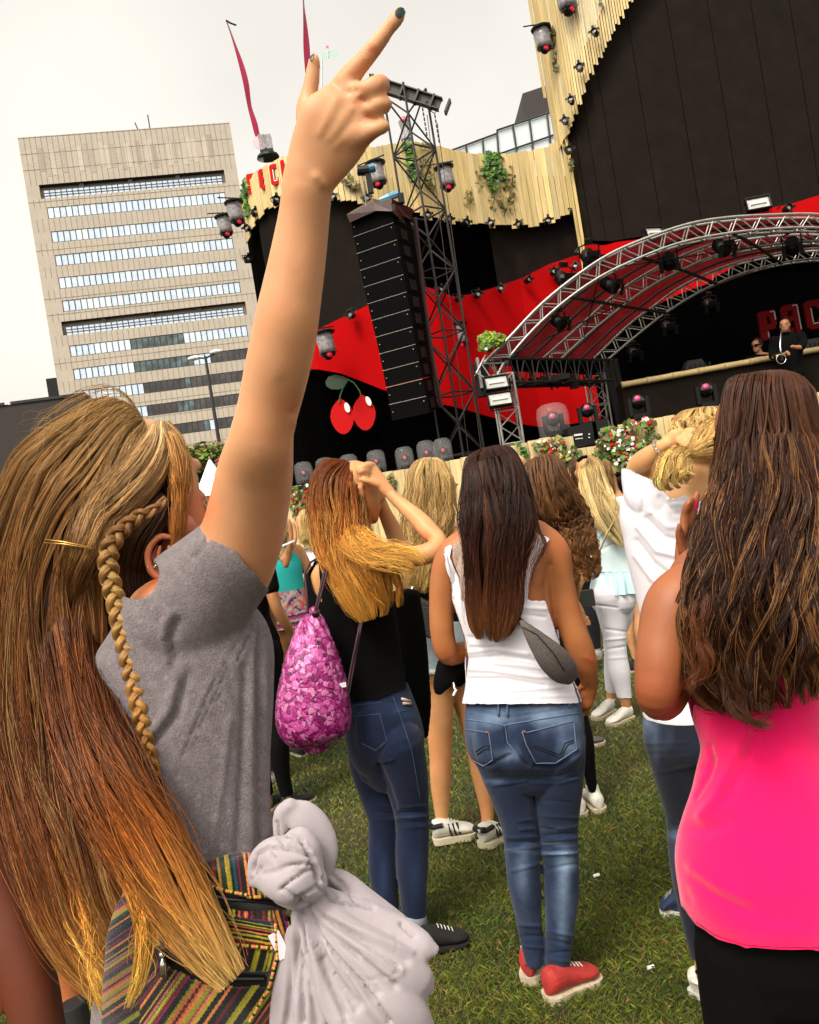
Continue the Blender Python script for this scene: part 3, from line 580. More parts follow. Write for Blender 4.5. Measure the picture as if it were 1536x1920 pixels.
# moving lamps under the canopy
def parcan(label):
    e = empty('canopy_spotlight', (0, 0, 0), label, 'spotlight', 'black lamps hanging under the arched roof')
    b = MB(); b.tube([(0, -.15, -.05), (0, .1, .02), (0, .16, .03)], [.12, .11, .07], 10); b.build('can', M_blk, e, smooth=True); b = MB(); b.tube([(-.14, 0, 0), (-.15, 0, .16), (0, 0, .2), (.15, 0, .16), (.14, 0, 0)], .015, 5); b.box((0, .02, .22), .05, .05, .04)
    for s_ in (-1, 1): b.box((s_ * .13, -.2, -.05), .035, .01, .1)
    b.box((0, -.2, .08), .1, .01, .04); b.build('yoke', M_blk, e); return e
pc = parcan('x')
for i, (px, py, Y, s, lab) in enumerate([(1046, 602, 15.5, .95, 'lowest black lamp under the left end of the canopy'), (1142, 533, 15.5, 1.05, 'black lamp under the canopy, second up from its left end'), (1254, 487, 15.5, 1.1, 'black lamp under the canopy beside the thin hanging wires'), (1352, 462, 15.5, 1.1, 'black lamp under the canopy, second from the right'), (1486, 458, 15.5, 1.1, 'black lamp under the canopy nearest the right edge'), (1105, 482, 18.9, 1.5, 'boxy black lamp before the red step left of the arch'), (1056, 523, 18.9, 1.4, 'boxy black lamp on the red band left of the arch'),
                                         (1188, 661, 19.0, 1, 'dim lamp with a tiny white glint at the left of the dark stage'), (1252, 612, 19.0, 1, 'dim lamp with a tiny white glint in the middle of the dark stage'), (1330, 570, 19.0, 1, 'dim lamp with a tiny white glint high in the dark stage')]):
    o = pc if i == 0 else dup(pc, (0, 0, 0)); o.location = Vector(P(px, py, Y).tolist()); o.scale = (s,) * 3; o.rotation_euler = (rad(25), 0, rad([30, 40, -20, 15, -30, 5, 20, 0, 0, 0][i])); o['label'] = lab
b = MB()
# interior: black back curtain with arched top
curt = empty('stage_curtain', P(1350, 800, 18.4), 'black curtain walling the back and left side of the arched stage', 'curtain')
N = 40; A_ = OUT[2][0] + [0, .35, .05]; bot = A_ * [1, 1, 0]; V = np.concatenate([A_, bot, A_ + [0, .05, 0], bot + [0, .05, 0]]); i = np.arange(N - 1); q = lambda a, b_: np.stack([a * N + i, a * N + i + 1, b_ * N + i + 1, b_ * N + i], -1)
V[:, 1] += np.tile(np.clip(np.linspace(0, 6, N), 0, 1.6), 4); mk('back_cloth', V, np.concatenate([q(0, 1), q(3, 2)]), M_black, curt, False)
b = MB(); c0, c1 = P(1128, 672, 17.75), P(1158, 672, 17.9); nx = 14; pts = np.linspace(c0, c1, nx) + np.array([[0, .06 * math.sin(k * 1.7), 0] for k in range(nx)]); V = np.concatenate([pts, pts * [1, 1, 0] + [.1, 0, 2.3]]); b.add(V, gridfaces(2, nx, False)); b.build('side_cloth', mat('charcoal_cloth', (.035, .033, .032), .8), curt, smooth=True)
# inner PACHA letters
e = empty('letter_sign', P(1440, 620, 17.9), 'dark red chunky letters PAC behind the musicians on the stage', 'sign')
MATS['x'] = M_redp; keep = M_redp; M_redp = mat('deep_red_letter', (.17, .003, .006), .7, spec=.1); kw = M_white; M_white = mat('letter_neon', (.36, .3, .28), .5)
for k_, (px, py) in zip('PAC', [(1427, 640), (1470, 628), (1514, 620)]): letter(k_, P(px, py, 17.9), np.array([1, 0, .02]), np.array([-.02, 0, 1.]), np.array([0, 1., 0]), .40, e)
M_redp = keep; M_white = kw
# DJ booth
booth = empty('dj_booth', P(1350, 780, 16.6), 'long dark grey DJ booth topped with a bamboo rail', 'DJ booth')
Yb = 16.5; xa, za = uv(1166, 722); xb, zb = uv(1600, 643); pA = np.array([xa * Yb, Yb, 1.52 + za * Yb]); pB = np.array([xb * Yb, Yb, 1.52 + zb * Yb]); b = MB()
d = unit(pB - pA); mid = (pA + pB) / 2; b.box([mid[0], Yb + .25, mid[2] - 1.0], np.linalg.norm(pB - pA) / 2, .2, .98); b.build('front_panel', M_led, booth)
b = MB(); nseg = 9
for k in range(nseg):
    s_ = pA + (pB - pA) * k / nseg; e_ = pA + (pB - pA) * (k + 1) / nseg - d * .012; b.tube([s_, s_ + d * .04, (s_ + e_) / 2, e_ - d * .04, e_], [.066, .062, .057, .06, .066], 10, col=np.array([.48, .38, .2]) * (1 + .1 * math.sin(k * 7)))
b.build('bamboo_rail', mat('bamboo', (.45, .36, .19), .5, vcol=True, noise=.15, nscale=12), booth, smooth=True, vc=True)
for (px, py, s_, lab) in ((1304, 690, .32, 'dim grey wedge monitor speaker on the stage behind the booth rail'), (1528, 650, .3, 'dim grey wedge monitor speaker at the right edge behind the saxophonist')):
    b = MB(); c = P(px, py, 17.2); x_ = s_; b.add([c + [-x_, -.1, -.2], c + [x_, -.1, -.2], c + [x_, .3, -.2], c + [-x_, .3, -.2], c + [-x_ * .3, .1, .18], c + [x_ * .6, .1, .18], c + [x_ * .6, .3, .18], c + [-x_ * .3, .3, .18]], [(0, 1, 5, 4), (1, 2, 6, 5), (2, 3, 7, 6), (3, 0, 4, 7), (4, 5, 6, 7), (0, 3, 2, 1)]); o = b.build('monitor_speaker', mat('wedge_grey', (.03, .03, .03), .6)); tag(o, lab, 'monitor speaker')
    b = MB()
    for k in range(5): b.box(c + [-.1 + .09 * k * x_ / .3, -.04, -.02], .02, .006, .1); 
    b.build('grille', M_blk, o)
# ---------------------------------------------------------------- front barrier of boards with vines
PL3 = [(-.3, 15.8), (-.12, 15.6), (0, 15.5), (.1, 14.6), (.17, 14.2), (.21, 14.0), (.35, 13.4), (.6, 13.0)]
bar = empty('wooden_barrier', (1.5, 14.5, 0), 'low wall of pale boards along the stage front, overgrown with vines', 'wooden wall')
tB = [(480, 935), (548, 912), (600, 905), (640, 895), (760, 879), (830, 867), (900, 850), (969, 834), (1013, 822), (1062, 816), (1075, 840), (1096, 839), (1130, 832), (1150, 800), (1200, 788), (1289, 775), (1400, 757), (1536, 735), (1700, 712)]
bb = MB(); xs = np.linspace(-.2, .62, 62); g = np.random.default_rng(4)
for i in range(61):
    xa, xb = xs[i], xs[i + 1]; xm = (xa + xb) / 2; Y = planY(xm, PL3); t = float(traceZ(tB, np.array([xm]), PL3)[0]) + g.uniform(-.01, .01); tone = g.uniform(.85, 1.12)
    bb.box((xm * Y, Y + g.uniform(-.008, .008), t / 2), (xb - xa) * Y / 2 - .004, .014, t / 2, col=np.array([.60, .49, .28]) * tone)
bb.build('board_panel', M_wood, bar, vc=True)
e = empty('letter_sign', wallpt(1270, 805, PL3, -.1), 'small red and white chunky letters on the front barrier above the ponytail', 'sign')
for k_, (px, py) in zip('PA', [(1264, 817), (1287, 812)]): letter(k_, wallpt(px, py, PL3, -.06), np.array([1, 0, .0]), np.array([0, 0, 1.]), np.array([0, 1., 0]), .19, e)
# leaf and flower clusters
def leaves(name, label, blobs, pl, off, parent=None, cat='plant', m=M_leaf, seed=0, cols=((.10, .2, .015), (.22, .32, .03), (.04, .09, .01)), size=.05, flowers=0, Yfix=None, depth=.12, stems=True, group=None):
    """blobs: px,py,rx,ry,count"""
    g = np.random.default_rng(seed); V, Fc, Cc = [], [], []; k = 0; cen = []
    for (px, py, rx, ry, n) in blobs:
        for _ in range(n):
            r_ = g.random()**.6; a = g.uniform(0, 6.28); qx, qy = px + rx * r_ * math.cos(a), py + ry * r_ * math.sin(a)
            c = (P(qx, qy, Yfix) + [0, g.uniform(-depth, depth), 0]) if Yfix else wallpt(qx, qy, pl, off - g.uniform(0, depth)); cen.append(c)
            nrm = unit(np.array([g.uniform(-.8, .8), -1, g.uniform(-.3, .9)])); u_ = unit(np.cross(nrm, [g.uniform(-1, 1), 0, g.uniform(-1, 1)])); v_ = np.cross(nrm, u_); s = size * g.uniform(.5, 1.25)
            fl_ = g.random() < flowers
            if fl_: cc = np.array([(.62, .01, .015), (.75, .74, .68)][int(g.random() < .42)]); s *= .72
            else: cc = np.array(cols[g.integers(len(cols))]) * g.uniform(.7, 1.3)
            shp = [(0, -1), (.75, -.35), (.9, .45), (.3, .5), (0, 1), (-.3, .5), (-.9, .45), (-.75, -.35)]
            for (x, y) in shp: V.append(c + s * (x * u_ + y * v_ + .18 * abs(x) * nrm)); Cc.append(cc)
            Fc.append(list(range(k, k + 8))); k += 8
    if stems and len(cen) > 8:
        for (px, py, rx, ry, n) in blobs:
            for s_ in range(max(1, n // 14)):
                p0 = (px + g.uniform(-.5, .5) * rx, py - ry); pts = [(p0[0] + g.uniform(-.4, .4) * rx * q, py - ry + 2 * ry * q) for q in np.linspace(0, 1, 6)]
                pts = [P(*p_, Yfix) if Yfix else wallpt(*p_, pl, off - .01) for p_ in pts]; b = MB(); b.tube(pts, .006, 3, False); vv = np.concatenate(b.v); V += list(vv); Cc += [np.array([.09, .07, .03])] * len(vv); Fc += [[i + k for i in f] for f in b.f]; k += len(vv)
    o = mk(name, V, Fc, m, parent, False, np.array(Cc)); return tag(o, label, cat, group) if parent is None else o
VINE = ((.10, .13, .02), (.2, .2, .04), (.16, .1, .03)); GREEN = ((.08, .19, .01), (.16, .30, .02), (.05, .12, .01))
leaves('hanging_vine', 'bright green vine hanging over the middle of the high wooden fascia', [(925, 296, 17, 12, 90), (918, 318, 14, 16, 60), (935, 325, 13, 18, 40), (925, 345, 9, 18, 30)], PLAN, -.31, cols=GREEN, seed=1, size=.07)
leaves('hanging_vine', 'sparse yellowing vine trailing below the bright vine on the fascia', [(928, 370, 12, 25, 26), (955, 345, 12, 35, 40), (950, 385, 14, 20, 18), (905, 335, 14, 25, 18), (882, 362, 8, 10, 8)], PLAN, -.31, cols=VINE, seed=2, size=.05)
leaves('hanging_vine', 'green vine behind the top of the truss tower on the fascia', [(766, 275, 10, 10, 40), (770, 300, 9, 20, 40), (775, 325, 8, 16, 20)], PLAN, -.31, cols=GREEN, seed=3, size=.07)
leaves('hanging_vine', 'sparse vine on the fascia between the truss tower and the hanging light', [(800, 275, 14, 8, 20), (800, 320, 14, 30, 30), (808, 345, 9, 14, 16)], PLAN, -.31, cols=VINE, seed=4, size=.05)
leaves('hanging_vine', 'sparse vine on the fascia beside the raised wrist', [(652, 335, 12, 12, 18), (664, 348, 12, 10, 26), (880, 378, 14, 8, 8)], PLAN, -.31, cols=VINE, seed=5, size=.05)
leaves('hanging_vine', 'leafy vine on the left end of the fascia before the red letters', [(460, 350, 5, 16, 40), (457, 370, 6, 18, 40), (462, 395, 5, 12, 18)], PLAN, -.34, cols=GREEN, seed=6, size=.07)
leaves('hanging_vine', 'dry vine on the edge of the right tower beside the hanging light', [(1035, 70, 5, 22, 40), (1042, 115, 4, 22, 16), (1071, 310, 4, 18, 20)], PLAN2, -.36, cols=VINE, seed=7, size=.055)
leaves('hanging_vine', 'small dark vine tuft near the top of the right tower boards', [(1128, 6, 4, 8, 10)], PLAN2, -.34, cols=VINE, seed=8, size=.045)
leaves('flower_basket', 'green leafy basket on the left shoulder of the arched roof', [(922, 637, 24, 13, 190), (912, 650, 12, 8, 50)], None, 0, cols=((.15, .26, .01), (.3, .36, .03), (.08, .15, .01)), seed=9, size=.06, Yfix=14.7, flowers=.03)
leaves('flowering_vine', 'vine with red and white flowers on the barrier left of the amplifier', [(1045, 830, 14, 12, 60), (1022, 838, 22, 12, 60), (1050, 858, 20, 25, 120), (1045, 885, 18, 25, 70)], PL3, -.06, cols=GREEN + VINE, seed=10, size=.05, flowers=.45)
leaves('flowering_vine', 'large vine with red and white flowers on the barrier right of the amplifier', [(1150, 812, 26, 10, 120), (1185, 797, 14, 10, 60), (1215, 793, 12, 10, 40), (1165, 830, 45, 14, 230), (1180, 850, 38, 20, 190), (1190, 862, 28, 22, 70), (1185, 880, 45, 30, 120)], PL3, -.06, cols=GREEN + VINE, seed=11, size=.055, flowers=.38, depth=.2)
leaves('flowering_vine', 'sparse green vine on the barrier between the big flower vine and the ponytail', [(1222, 830, 16, 30, 60), (1240, 848, 14, 20, 30), (1130, 870, 30, 30, 60), (1190, 905, 30, 20, 50), (1080, 850, 10, 14, 20)], PL3, -.05, cols=GREEN + VINE, seed=12, size=.045)
leaves('flowering_vine', 'vine with small red flowers on the barrier beside the raised upper arm', [(552, 935, 12, 22, 130), (580, 925, 16, 20, 40), (563, 960, 14, 16, 40)], PL3, -.05, cols=VINE + GREEN, seed=13, size=.05, flowers=.3)
leaves('hanging_vine', 'thin vine on the barrier behind the hand in the auburn hair', [(733, 915, 10, 25, 40)], PL3, -.04, cols=VINE, seed=14, size=.04)
leaves('hanging_vine', 'little dark green tuft on the barrier right of the dark brown hair', [(982, 848, 5, 10, 26), (972, 833, 6, 3, 10)], PL3, -.04, cols=GREEN, seed=15, size=.045)
# domes with lamps on the barrier
def dome(label):
    e = empty('domed_light', (0, 0, 0), label, 'stage light', 'domed lamps on the barrier')
    b = MB(); b.lathe((0, 0, 0), [(.19, 0), (.2, .08), (.2, .3), (.185, .37), (.13, .42), (.04, .435), (.001, .436)], 20); b.build('clear_dome', M_plas, e, smooth=True)
    b = MB(); b.lathe((0, 0, 0), [(.12, 0), (.12, .05), (.06, .07)], 12); b.box((-.09, 0, .14), .02, .04, .09); b.box((.09, 0, .14), .02, .04, .09); b.ball((0, 0, .2), .075, 10); b.build('head', M_blk, e); b = MB(); b.lathe((0, -.065, .21), [(.001, -.02), (.03, -.015), (.035, 0)], 8, az=(0, 1, -.2)); b.build('lens', M_lens, e); return e
dm = dome('x')
for i, (px, py, lab) in enumerate([(573, 906, 'leftmost clear dome lamp on the barrier beside the raised arm'), (613, 898, 'clear dome lamp half hidden behind the auburn head, second from the left'), (658, 892, 'clear dome lamp rising behind the auburn head, third from the left'), (709, 884, 'clear dome lamp over the hand in auburn hair'), (762, 878, 'clear dome lamp with pink glow between auburn hair and blonde hair'), (803, 870, 'clear dome lamp behind the truss tower above the blonde head'), (834, 866, 'clear dome lamp glowing red just above the blonde head')]):
    o = dm if i == 0 else dup(dm, (0, 0, 0)); x_, z_ = uv(px, py); Y = planY(x_, PL3) + .3; o.location = Vector((x_ * Y, Y, 1.52 + z_ * Y)); o.scale = (.86, .86, .93 if i < 5 else 1); o['label'] = lab
b = MB(); x_, z_ = uv(700, 890); Yq = 15.85; b.box((x_ * Yq, Yq, 1.52 + z_ * Yq - .05), 2.2, .3, .05); tag(b.build('lamp_shelf', M_blk), 'dark shelf behind the barrier carrying the clear dome lamps', 'shelf')
lensglow = mat('bright_red_lamp', (1, .1, .1), .3, emit=(1, .05, .08), estr=9)
def floorlamp(px, py, Y, s, label, dome_=False, rz=0):
    e = empty('moving_head_light', P(px, py, Y), label, 'stage light', 'black moving heads standing on the stage edge'); c = P(px, py, Y)
    b = MB(); b.box(c + np.array([0, 0, .05]) * s, .15 * s, .12 * s, .05 * s); b.box(c + np.array([-.16, 0, .24]) * s, .035 * s, .06 * s, .17 * s); b.box(c + np.array([.16, 0, .24]) * s, .035 * s, .06 * s, .17 * s); b.build('yoke', M_blk, e)
    b = MB(); b.ball(c + np.array([0, 0, .33]) * s, .14 * s, 14, (1, 1.1, 1.05)); b.build('head', mat('gloss_black', (.006, .006, .006), .12, coat=.6), e, smooth=True)
    b = MB(); b.lathe(c + np.array([-.03, -.13, .38]) * s, [(.001, -.03 * s), (.05 * s, -.022 * s), (.062 * s, .01)], 12, az=(.15, 1, -.25)); b.build('lens', mat('pink_lens', (.6, .1, .22), .15, emit=(.9, .1, .25), estr=.05), e, smooth=True)
    if dome_: b = MB(); b.lathe(c, [(.3 * s, 0), (.31 * s, .4 * s), (.28 * s, .55 * s), (.18 * s, .62 * s), (.001, .64 * s)], 20); b.build('clear_dome', M_plas, e, smooth=True)
    return e
floorlamp(1042, 818, 14.6, .9, 'glossy black moving head inside a clear dome before the red cloth', True); floorlamp(1106, 800, 14.5, .85, 'glossy black moving head behind the amplifier box'); floorlamp(1201, 786, 14.3, .9, 'glossy black moving head on the barrier above the flowers'); floorlamp(1328, 764, 14.3, .9, 'glossy black moving head just above the blonde ponytail head')
e = empty('amplifier', P(1095, 838, 14.3), 'black amplifier boxes with tiny white lettering on the barrier', 'amplifier'); b = MB(); b.box(P(1089, 818, 14.3), .24, .2, .18, ax=(1, 0, .06)); b.box(P(1123, 812, 14.3), .13, .2, .21); b.build('cabinet', M_blk, e); b = MB()
for k in range(5): b.box(P(1078 + 3.2 * k, 816 - .4 * k, 14.08), .011, .003, .016)
for k in range(6): b.box(P(1080 + 2.4 * k, 823 - .3 * k, 14.08), .007, .003, .007)
for k in (0, 1): b.box(P(1105, 814 + 6 * k, 14.08), .012, .003, .008)
b.build('lettering', M_white, e)
# ---------------------------------------------------------------- cherries emblem
ch = empty('cherry_emblem', wallpt(660, 800, PLAN, -.1), 'pair of flat red cherries with green stems and leaf on the black drape', 'emblem')
def flat(pts, name, m, off, parent, th=.03):
    V0 = np.array([wallpt(a, c, PLAN, off) for a, c in pts]); n = len(V0); V = np.concatenate([V0, V0 + [0, th, 0]]); return mk(name, V, [list(range(n)), list(range(n, 2 * n))[::-1]] + [[i, (i + 1) % n, n + (i + 1) % n, n + i] for i in range(n)], m, parent, False)
def cherry(cx, cy, rx, ry, rot): 
    out = []
    for a in np.linspace(0, 2 * np.pi, 40, endpoint=False):
        x, y = rx * math.cos(a) * (1 - .13 * max(0, -math.sin(a)) ** 1), ry * math.sin(a); y += 5 * math.exp(-(x / 7)**2) if math.sin(a) > 0 else 0; y = -y
        out.append((cx + x * math.cos(rot) - y * math.sin(rot), cy + x * math.sin(rot) + y * math.cos(rot)))
    return out
c1 = flat(cherry(642, 783, 22, 31, -.12), 'cherry', M_redp, -.0, ch); c2 = flat(cherry(683, 776, 21.5, 31, -.12), 'cherry', M_redp, -.04, ch)
flat([(651 + 5 * math.cos(a) + 2 * math.sin(a), 764 + 9.5 * math.sin(a)) for a in np.linspace(0, 6.28, 16, endpoint=False)], 'highlight', M_white, -.05, c1); flat([(691 + 5 * math.cos(a) + 3 * math.sin(a), 752 + 9 * math.sin(a)) for a in np.linspace(0, 6.28, 16, endpoint=False)], 'highlight', M_white, -.09, c2)
M_gr = mat('dark_green_paint', (.012, .05, .012), .6)
flat([(610, 716), (616, 706), (628, 702), (645, 706), (656, 712), (648, 724), (636, 730), (622, 730), (612, 724)], 'leaf', M_gr, 0, ch)
b = MB(); b.tube([wallpt(a, c, PLAN, -.02) for a, c in ((637, 756), (638, 742), (643, 728), (652, 712))], .02, 5); b.tube([wallpt(a, c, PLAN, -.02) for a, c in ((679, 747), (674, 732), (664, 718), (652, 711))], .02, 5); b.build('stem', mat('stem_green', (.03, .14, .03), .6), ch)
# ---------------------------------------------------------------- flags
def flag(label, pts, Y):
    e = empty('feather_flag', P(pts[-1][0], pts[-1][1], Y), label, 'flag'); g = crom([(a, c, w_ * 1.5) for a, c, w_ in pts], 30); b = MB(); L_ = Pa(g[:, 0] - g[:, 2], g[:, 1], np.full(30, Y)); R_ = Pa(g[:, 0] + g[:, 2], g[:, 1], np.full(30, Y) + .2); b.add(np.concatenate([L_, R_]), gridfaces(2, 30, False)); b.build('banner', mat('pink_fabric', (.65, .05, .16), .7), e)
    b = MB(); b.tube([P(q[0] + q[2] * .8, q[1], Y + .25) for q in g], .02, 5); b.build('pole', M_steel, e); return e
e = flag('tall thin pink feather flag leaning above the red letters', [(424, 38, .3), (437, 75, 1), (452, 120, 3), (461, 155, 3.5), (468, 200, 2.5), (477, 230, 3.5), (483, 255, 3), (490, 272, 2)], 22); b = MB(); b.tube([P(424, 38, 22), P(432, 43, 22), P(443, 47, 22)], .025, 4); b.build('tip_ribbon', M_dtruss, e)
b = MB(); c = P(485, 267, 21.9); b.lathe(c, [(.02, -.01), (.16, -.008), (.16, .008), (.02, .01)], 16, az=(0, 1, 0)); b.build('round_logo', mat('pale_pink', (.8, .5, .55), .6), e)
flag('tall thin pink feather flag with its top out of frame behind the thumb', [(566, -60, .2), (569, 10, .6), (572, 45, 2.2), (575, 90, 4), (577, 128, 3.5), (582, 200, 2), (590, 280, 2)], 22)
# lamp fixture on top of the fascia (left)
e = empty('fascia_top_light', P(503, 300, 21), 'grey bagged moving light standing on top of the fascia above the red letters', 'stage light'); b = MB(); c = P(503, 296, 21); b.lathe(c, [(.28, 0), (.26, .06), (.05, .08)], 14); b.box(c + [0, 0, .12], .16, .12, .06); b.build('base', M_blk, e); b = MB(); b.box(c + [-.09, 0, .36], .07, .1, .2); b.box(c + [.09, 0, .36], .06, .1, .18); b.tube([c + [-.02, -.03, .2], c + [-.05, 0, .55]], .09, 8); b.build('rain_cover', M_bag, e); b = MB(); b.box(P(491, 308, 20.8), .06, .06, .14); b.build('clear_tub', M_plas, e)
e = empty('fascia_top_light', P(762, 262, 20.5), 'grey and pink bagged moving light standing on the fascia behind the truss tower', 'stage light'); c = P(763, 262, 20.5); b = MB(); b.lathe(c, [(.15, 0), (.13, .1), (.1, .25), (.14, .45), (.05, .52)], 10); b.build('rain_cover', M_bag, e); b = MB(); b.ball(c + [0, -.05, .45], .1, 8); b.build('pink_lens', mat('faded_pink', (.6, .2, .22), .4), e)
# faint banner in the sky
e = empty('roof_sign', P(616, 100, 60), 'faint pale green banner with a small pink star beside the thumb', 'sign'); b = MB(); Y = 60; pts = [(602, 101), (615, 97), (633, 94), (633, 106), (616, 108), (603, 113)]; b.add([P(a, c, Y) for a, c in pts] + [P(a, c, Y + .5) for a, c in pts], [list(range(6)), list(range(6, 12))[::-1]] + [[i, (i + 1) % 6, 6 + (i + 1) % 6, 6 + i] for i in range(6)]); b.build('banner', mat('mint_pale', (.45, .6, .55), .7), e)
b = MB(); st = [(614 + (4.5 if k % 2 == 0 else 1.8) * math.sin(k * math.pi / 5), 88 - (4.5 if k % 2 == 0 else 1.8) * math.cos(k * math.pi / 5)) for k in range(10)]; b.add([P(a, c, Y) for a, c in st], [list(range(10))]); b.build('star', mat('star_pink', (.7, .15, .35), .7), e)
b = MB(); b.tube([P(604, 112, Y), P(604, 150, Y), P(606, 400, 60)], .06, 5); b.tube([P(616, 95, Y), P(616, 108, Y)], .05, 4); b.build('mast', mat('pale_mast', (.6, .65, .62), .6), e)
# ---------------------------------------------------------------- tower building
def build_tower():
    e = empty('office_tower', (-35, 140, 0), 'tall tilted-looking beige stone office tower with rows of mirror windows', 'building')
    xl, zl = uv(33, 258); xr, zr = uv(430, 228); YL, YR = 134.0, 134.0 * (.507 / .485); A = np.array([xl * YL, YL, 0]); B = np.array([xr * YR, YR, 0]); H = 1.52 + zl * YL; ex = unit(B - A); Wd = np.linalg.norm(B - A); n_ = np.array([ex[1], -ex[0], 0])
    def fpt(px, py):   # pixel -> facade coords (u, z)
        x, z = uv(px, py); # ray (x,1) meets A + u ex
        u = (A[0] - x * A[1]) / (x * ex[1] - ex[0]); Y = A[1] + u * ex[1]; return u, 1.52 + z * Y
    stone = mat('beige_stone', (.40, .345, .27), .8, noise=.07, nscale=.6, vcol=True); joint = mat('stone_joint', (.27, .23, .18), .9); frame = mat('dark_frame', (.035, .025, .02), .5)
    # rows of windows: traced (left px,py top-left) and heights
    rows = [((87, 388), (422, 361)), ((95, 432), (432, 405)), ((102, 476), (436, 448)), ((110, 519), (442, 488)), ((117, 563), (447, 529)), ((131, 648), (462, 610)), ((138, 689), (462, 655)), ((147, 731), (462, 695)), ((157, 774), (452, 738)), ((170, 815), (448, 780))]
    def band(tl, tr): (u0, z0), (u1, z1) = fpt(*tl), fpt(*tr); return min(u0, u1), max(u0, u1), (z0 + z1) / 2
    bands = [band(*r) for r in rows]; zt = [b_[2] for b_ in bands]
    hgt = (fpt(87, 388)[1] - fpt(90, 409)[1])
    U0, U1 = 4.2, Wd - 2.5
    U0 = fpt(87, 388)[0]; U1 = fpt(422, 361)[0]
    logg = [fpt(80, 346)[1], fpt(125, 602)[1]]; lh = fpt(80, 346)[1] - fpt(84, 372)[1]
    # stone slabs per storey between openings
    holes = sorted([(z, z - hgt, U0, U1, 'w') for z in zt] + [(z, z - lh, U0 - .6, U1 + .4, 'l') for z in logg], key=lambda h: -h[0])
    b = MB(); zc = H; g = np.random.default_rng(1)
    def slab(u0, u1, z0, z1, col):
        c = A + ex * (u0 + u1) / 2 + np.array([0, 0, (z0 + z1) / 2]) - n_ * .0; b.box(c + n_ * -.5, (u1 - u0) / 2, .5, (z1 - z0) / 2, ax=ex, ay=n_, col=col)
    base = np.array([.50, .45, .385])
    for z1, z0, u0, u1, k in holes:
        slab(0, Wd, z1, zc, base * g.uniform(.98, 1.02)); slab(0, u0, z0, z1, base); slab(u1, Wd, z0, z1, base); zc = z0
    slab(0, Wd, 0, zc, base)
    # darker and lighter cladding panels near the top
    zp0, zp1 = fpt(140, 280)[1], fpt(140, 318)[1]
    for k in range(34):
        u = U0 + (U1 - U0) * k / 34; 
        if g.random() < .75: c = A + ex * (u + .5) + np.array([0, 0, (zp0 + zp1) / 2 + g.uniform(-.6, .6)]); b.box(c + n_ * .012, (U1 - U0) / 72, .012, 1.9, ax=ex, ay=n_, col=base * g.choice([.82, .9, 1.08, 1.12]))
    c = A + ex * Wd / 2 - n_ * 10 + [0, 0, H / 2]; b.box(c, Wd / 2 - .02, 9, H / 2 - .02, ax=ex, ay=n_, col=base * .9)
    b.build('wall', stone, e, vc=True)
    j = MB()      # panel joints, thin raised lines
    for k in range(1, 39):
        u = Wd * k / 39
        zz = [H] + [q for h in holes for q in (h[0], h[1])] + [0]
        for a in range(0, len(zz) - 1, 2): j.box(A + ex * u + np.array([0, 0, (zz[a] + zz[a + 1]) / 2]) + n_ * .02, .022, .012, (zz[a] - zz[a + 1]) / 2, ax=ex, ay=n_)
    for k in range(1, 28):
        z = H * k / 46 * 1.7
        if z < H and not any(h[1] < z < h[0] for h in holes): j.box(A + ex * Wd / 2 + np.array([0, 0, z]) + n_ * .022, Wd / 2, .012, .02, ax=ex, ay=n_)
    j.build('panel_joints', joint, e)
    gl = mat('mirror_glass', (.62, .68, .74), .12, metal=.5, noise=.1, nscale=.5); gl2 = mat('pale_blind', (.58, .67, .78), .2, noise=.12, nscale=1.5); dk = mat('dark_glass', (.07, .065, .07), .12, noise=.9, nscale=.35); tl = mat('teal_glass', (.10, .14, .15), .15, noise=.9, nscale=.7)
    for i, z in enumerate(zt):
        fb = MB(); fb.box(A + ex * (U0 + U1) / 2 + np.array([0, 0, z - hgt / 2]) - n_ * .18, (U1 - U0) / 2, .1, hgt / 2, ax=ex, ay=n_); w_ = fb.build('window_band', frame, e); n = 30; du = (U1 - U0) / n
        M3 = []
        for k in range(n):
            f = k / n; kd = 'b' if g.random() < .6 else 'g'
            if i == 5 and .32 < f < .62: kd = 't'
            if i == 6 and .33 < f < .66: kd = 't'
            if i == 6 and f >= .75: kd = 'd'
            if i >= 7 and f > .34: kd = 'd' if g.random() < .72 else 't'
            if i == 9 and abs(f - .7) < .02: kd = 'b'
            M3.append('gbdt'.index(kd))
        us_ = np.linspace(U0 + .05, U1 - .05, n + 1); Vg = np.array([A + ex * u + np.array([0, 0, zz]) - n_ * .07 for zz in (z - hgt + .08, z - .08) for u in us_]); og = mk('glazing', Vg, gridfaces(2, n + 1, False), [gl, gl2, dk, tl], w_, False)
        for p_, mi in zip(og.data.polygons, M3): p_.material_index = mi
        mb = MB(); mb.box(A + ex * (U0 + U1) / 2 + np.array([0, 0, z - .04]) - n_ * .05, (U1 - U0) / 2, .03, .045, ax=ex, ay=n_); mb.box(A + ex * (U0 + U1) / 2 + np.array([0, 0, z - hgt + .04]) - n_ * .05, (U1 - U0) / 2, .03, .045, ax=ex, ay=n_)
        for k in range(n + 1): mb.box(A + ex * us_[k] + np.array([0, 0, z - hgt / 2]) - n_ * .04, .06, .03, hgt / 2 - .03, ax=ex, ay=n_)
        mb.build('mullions', frame, w_)
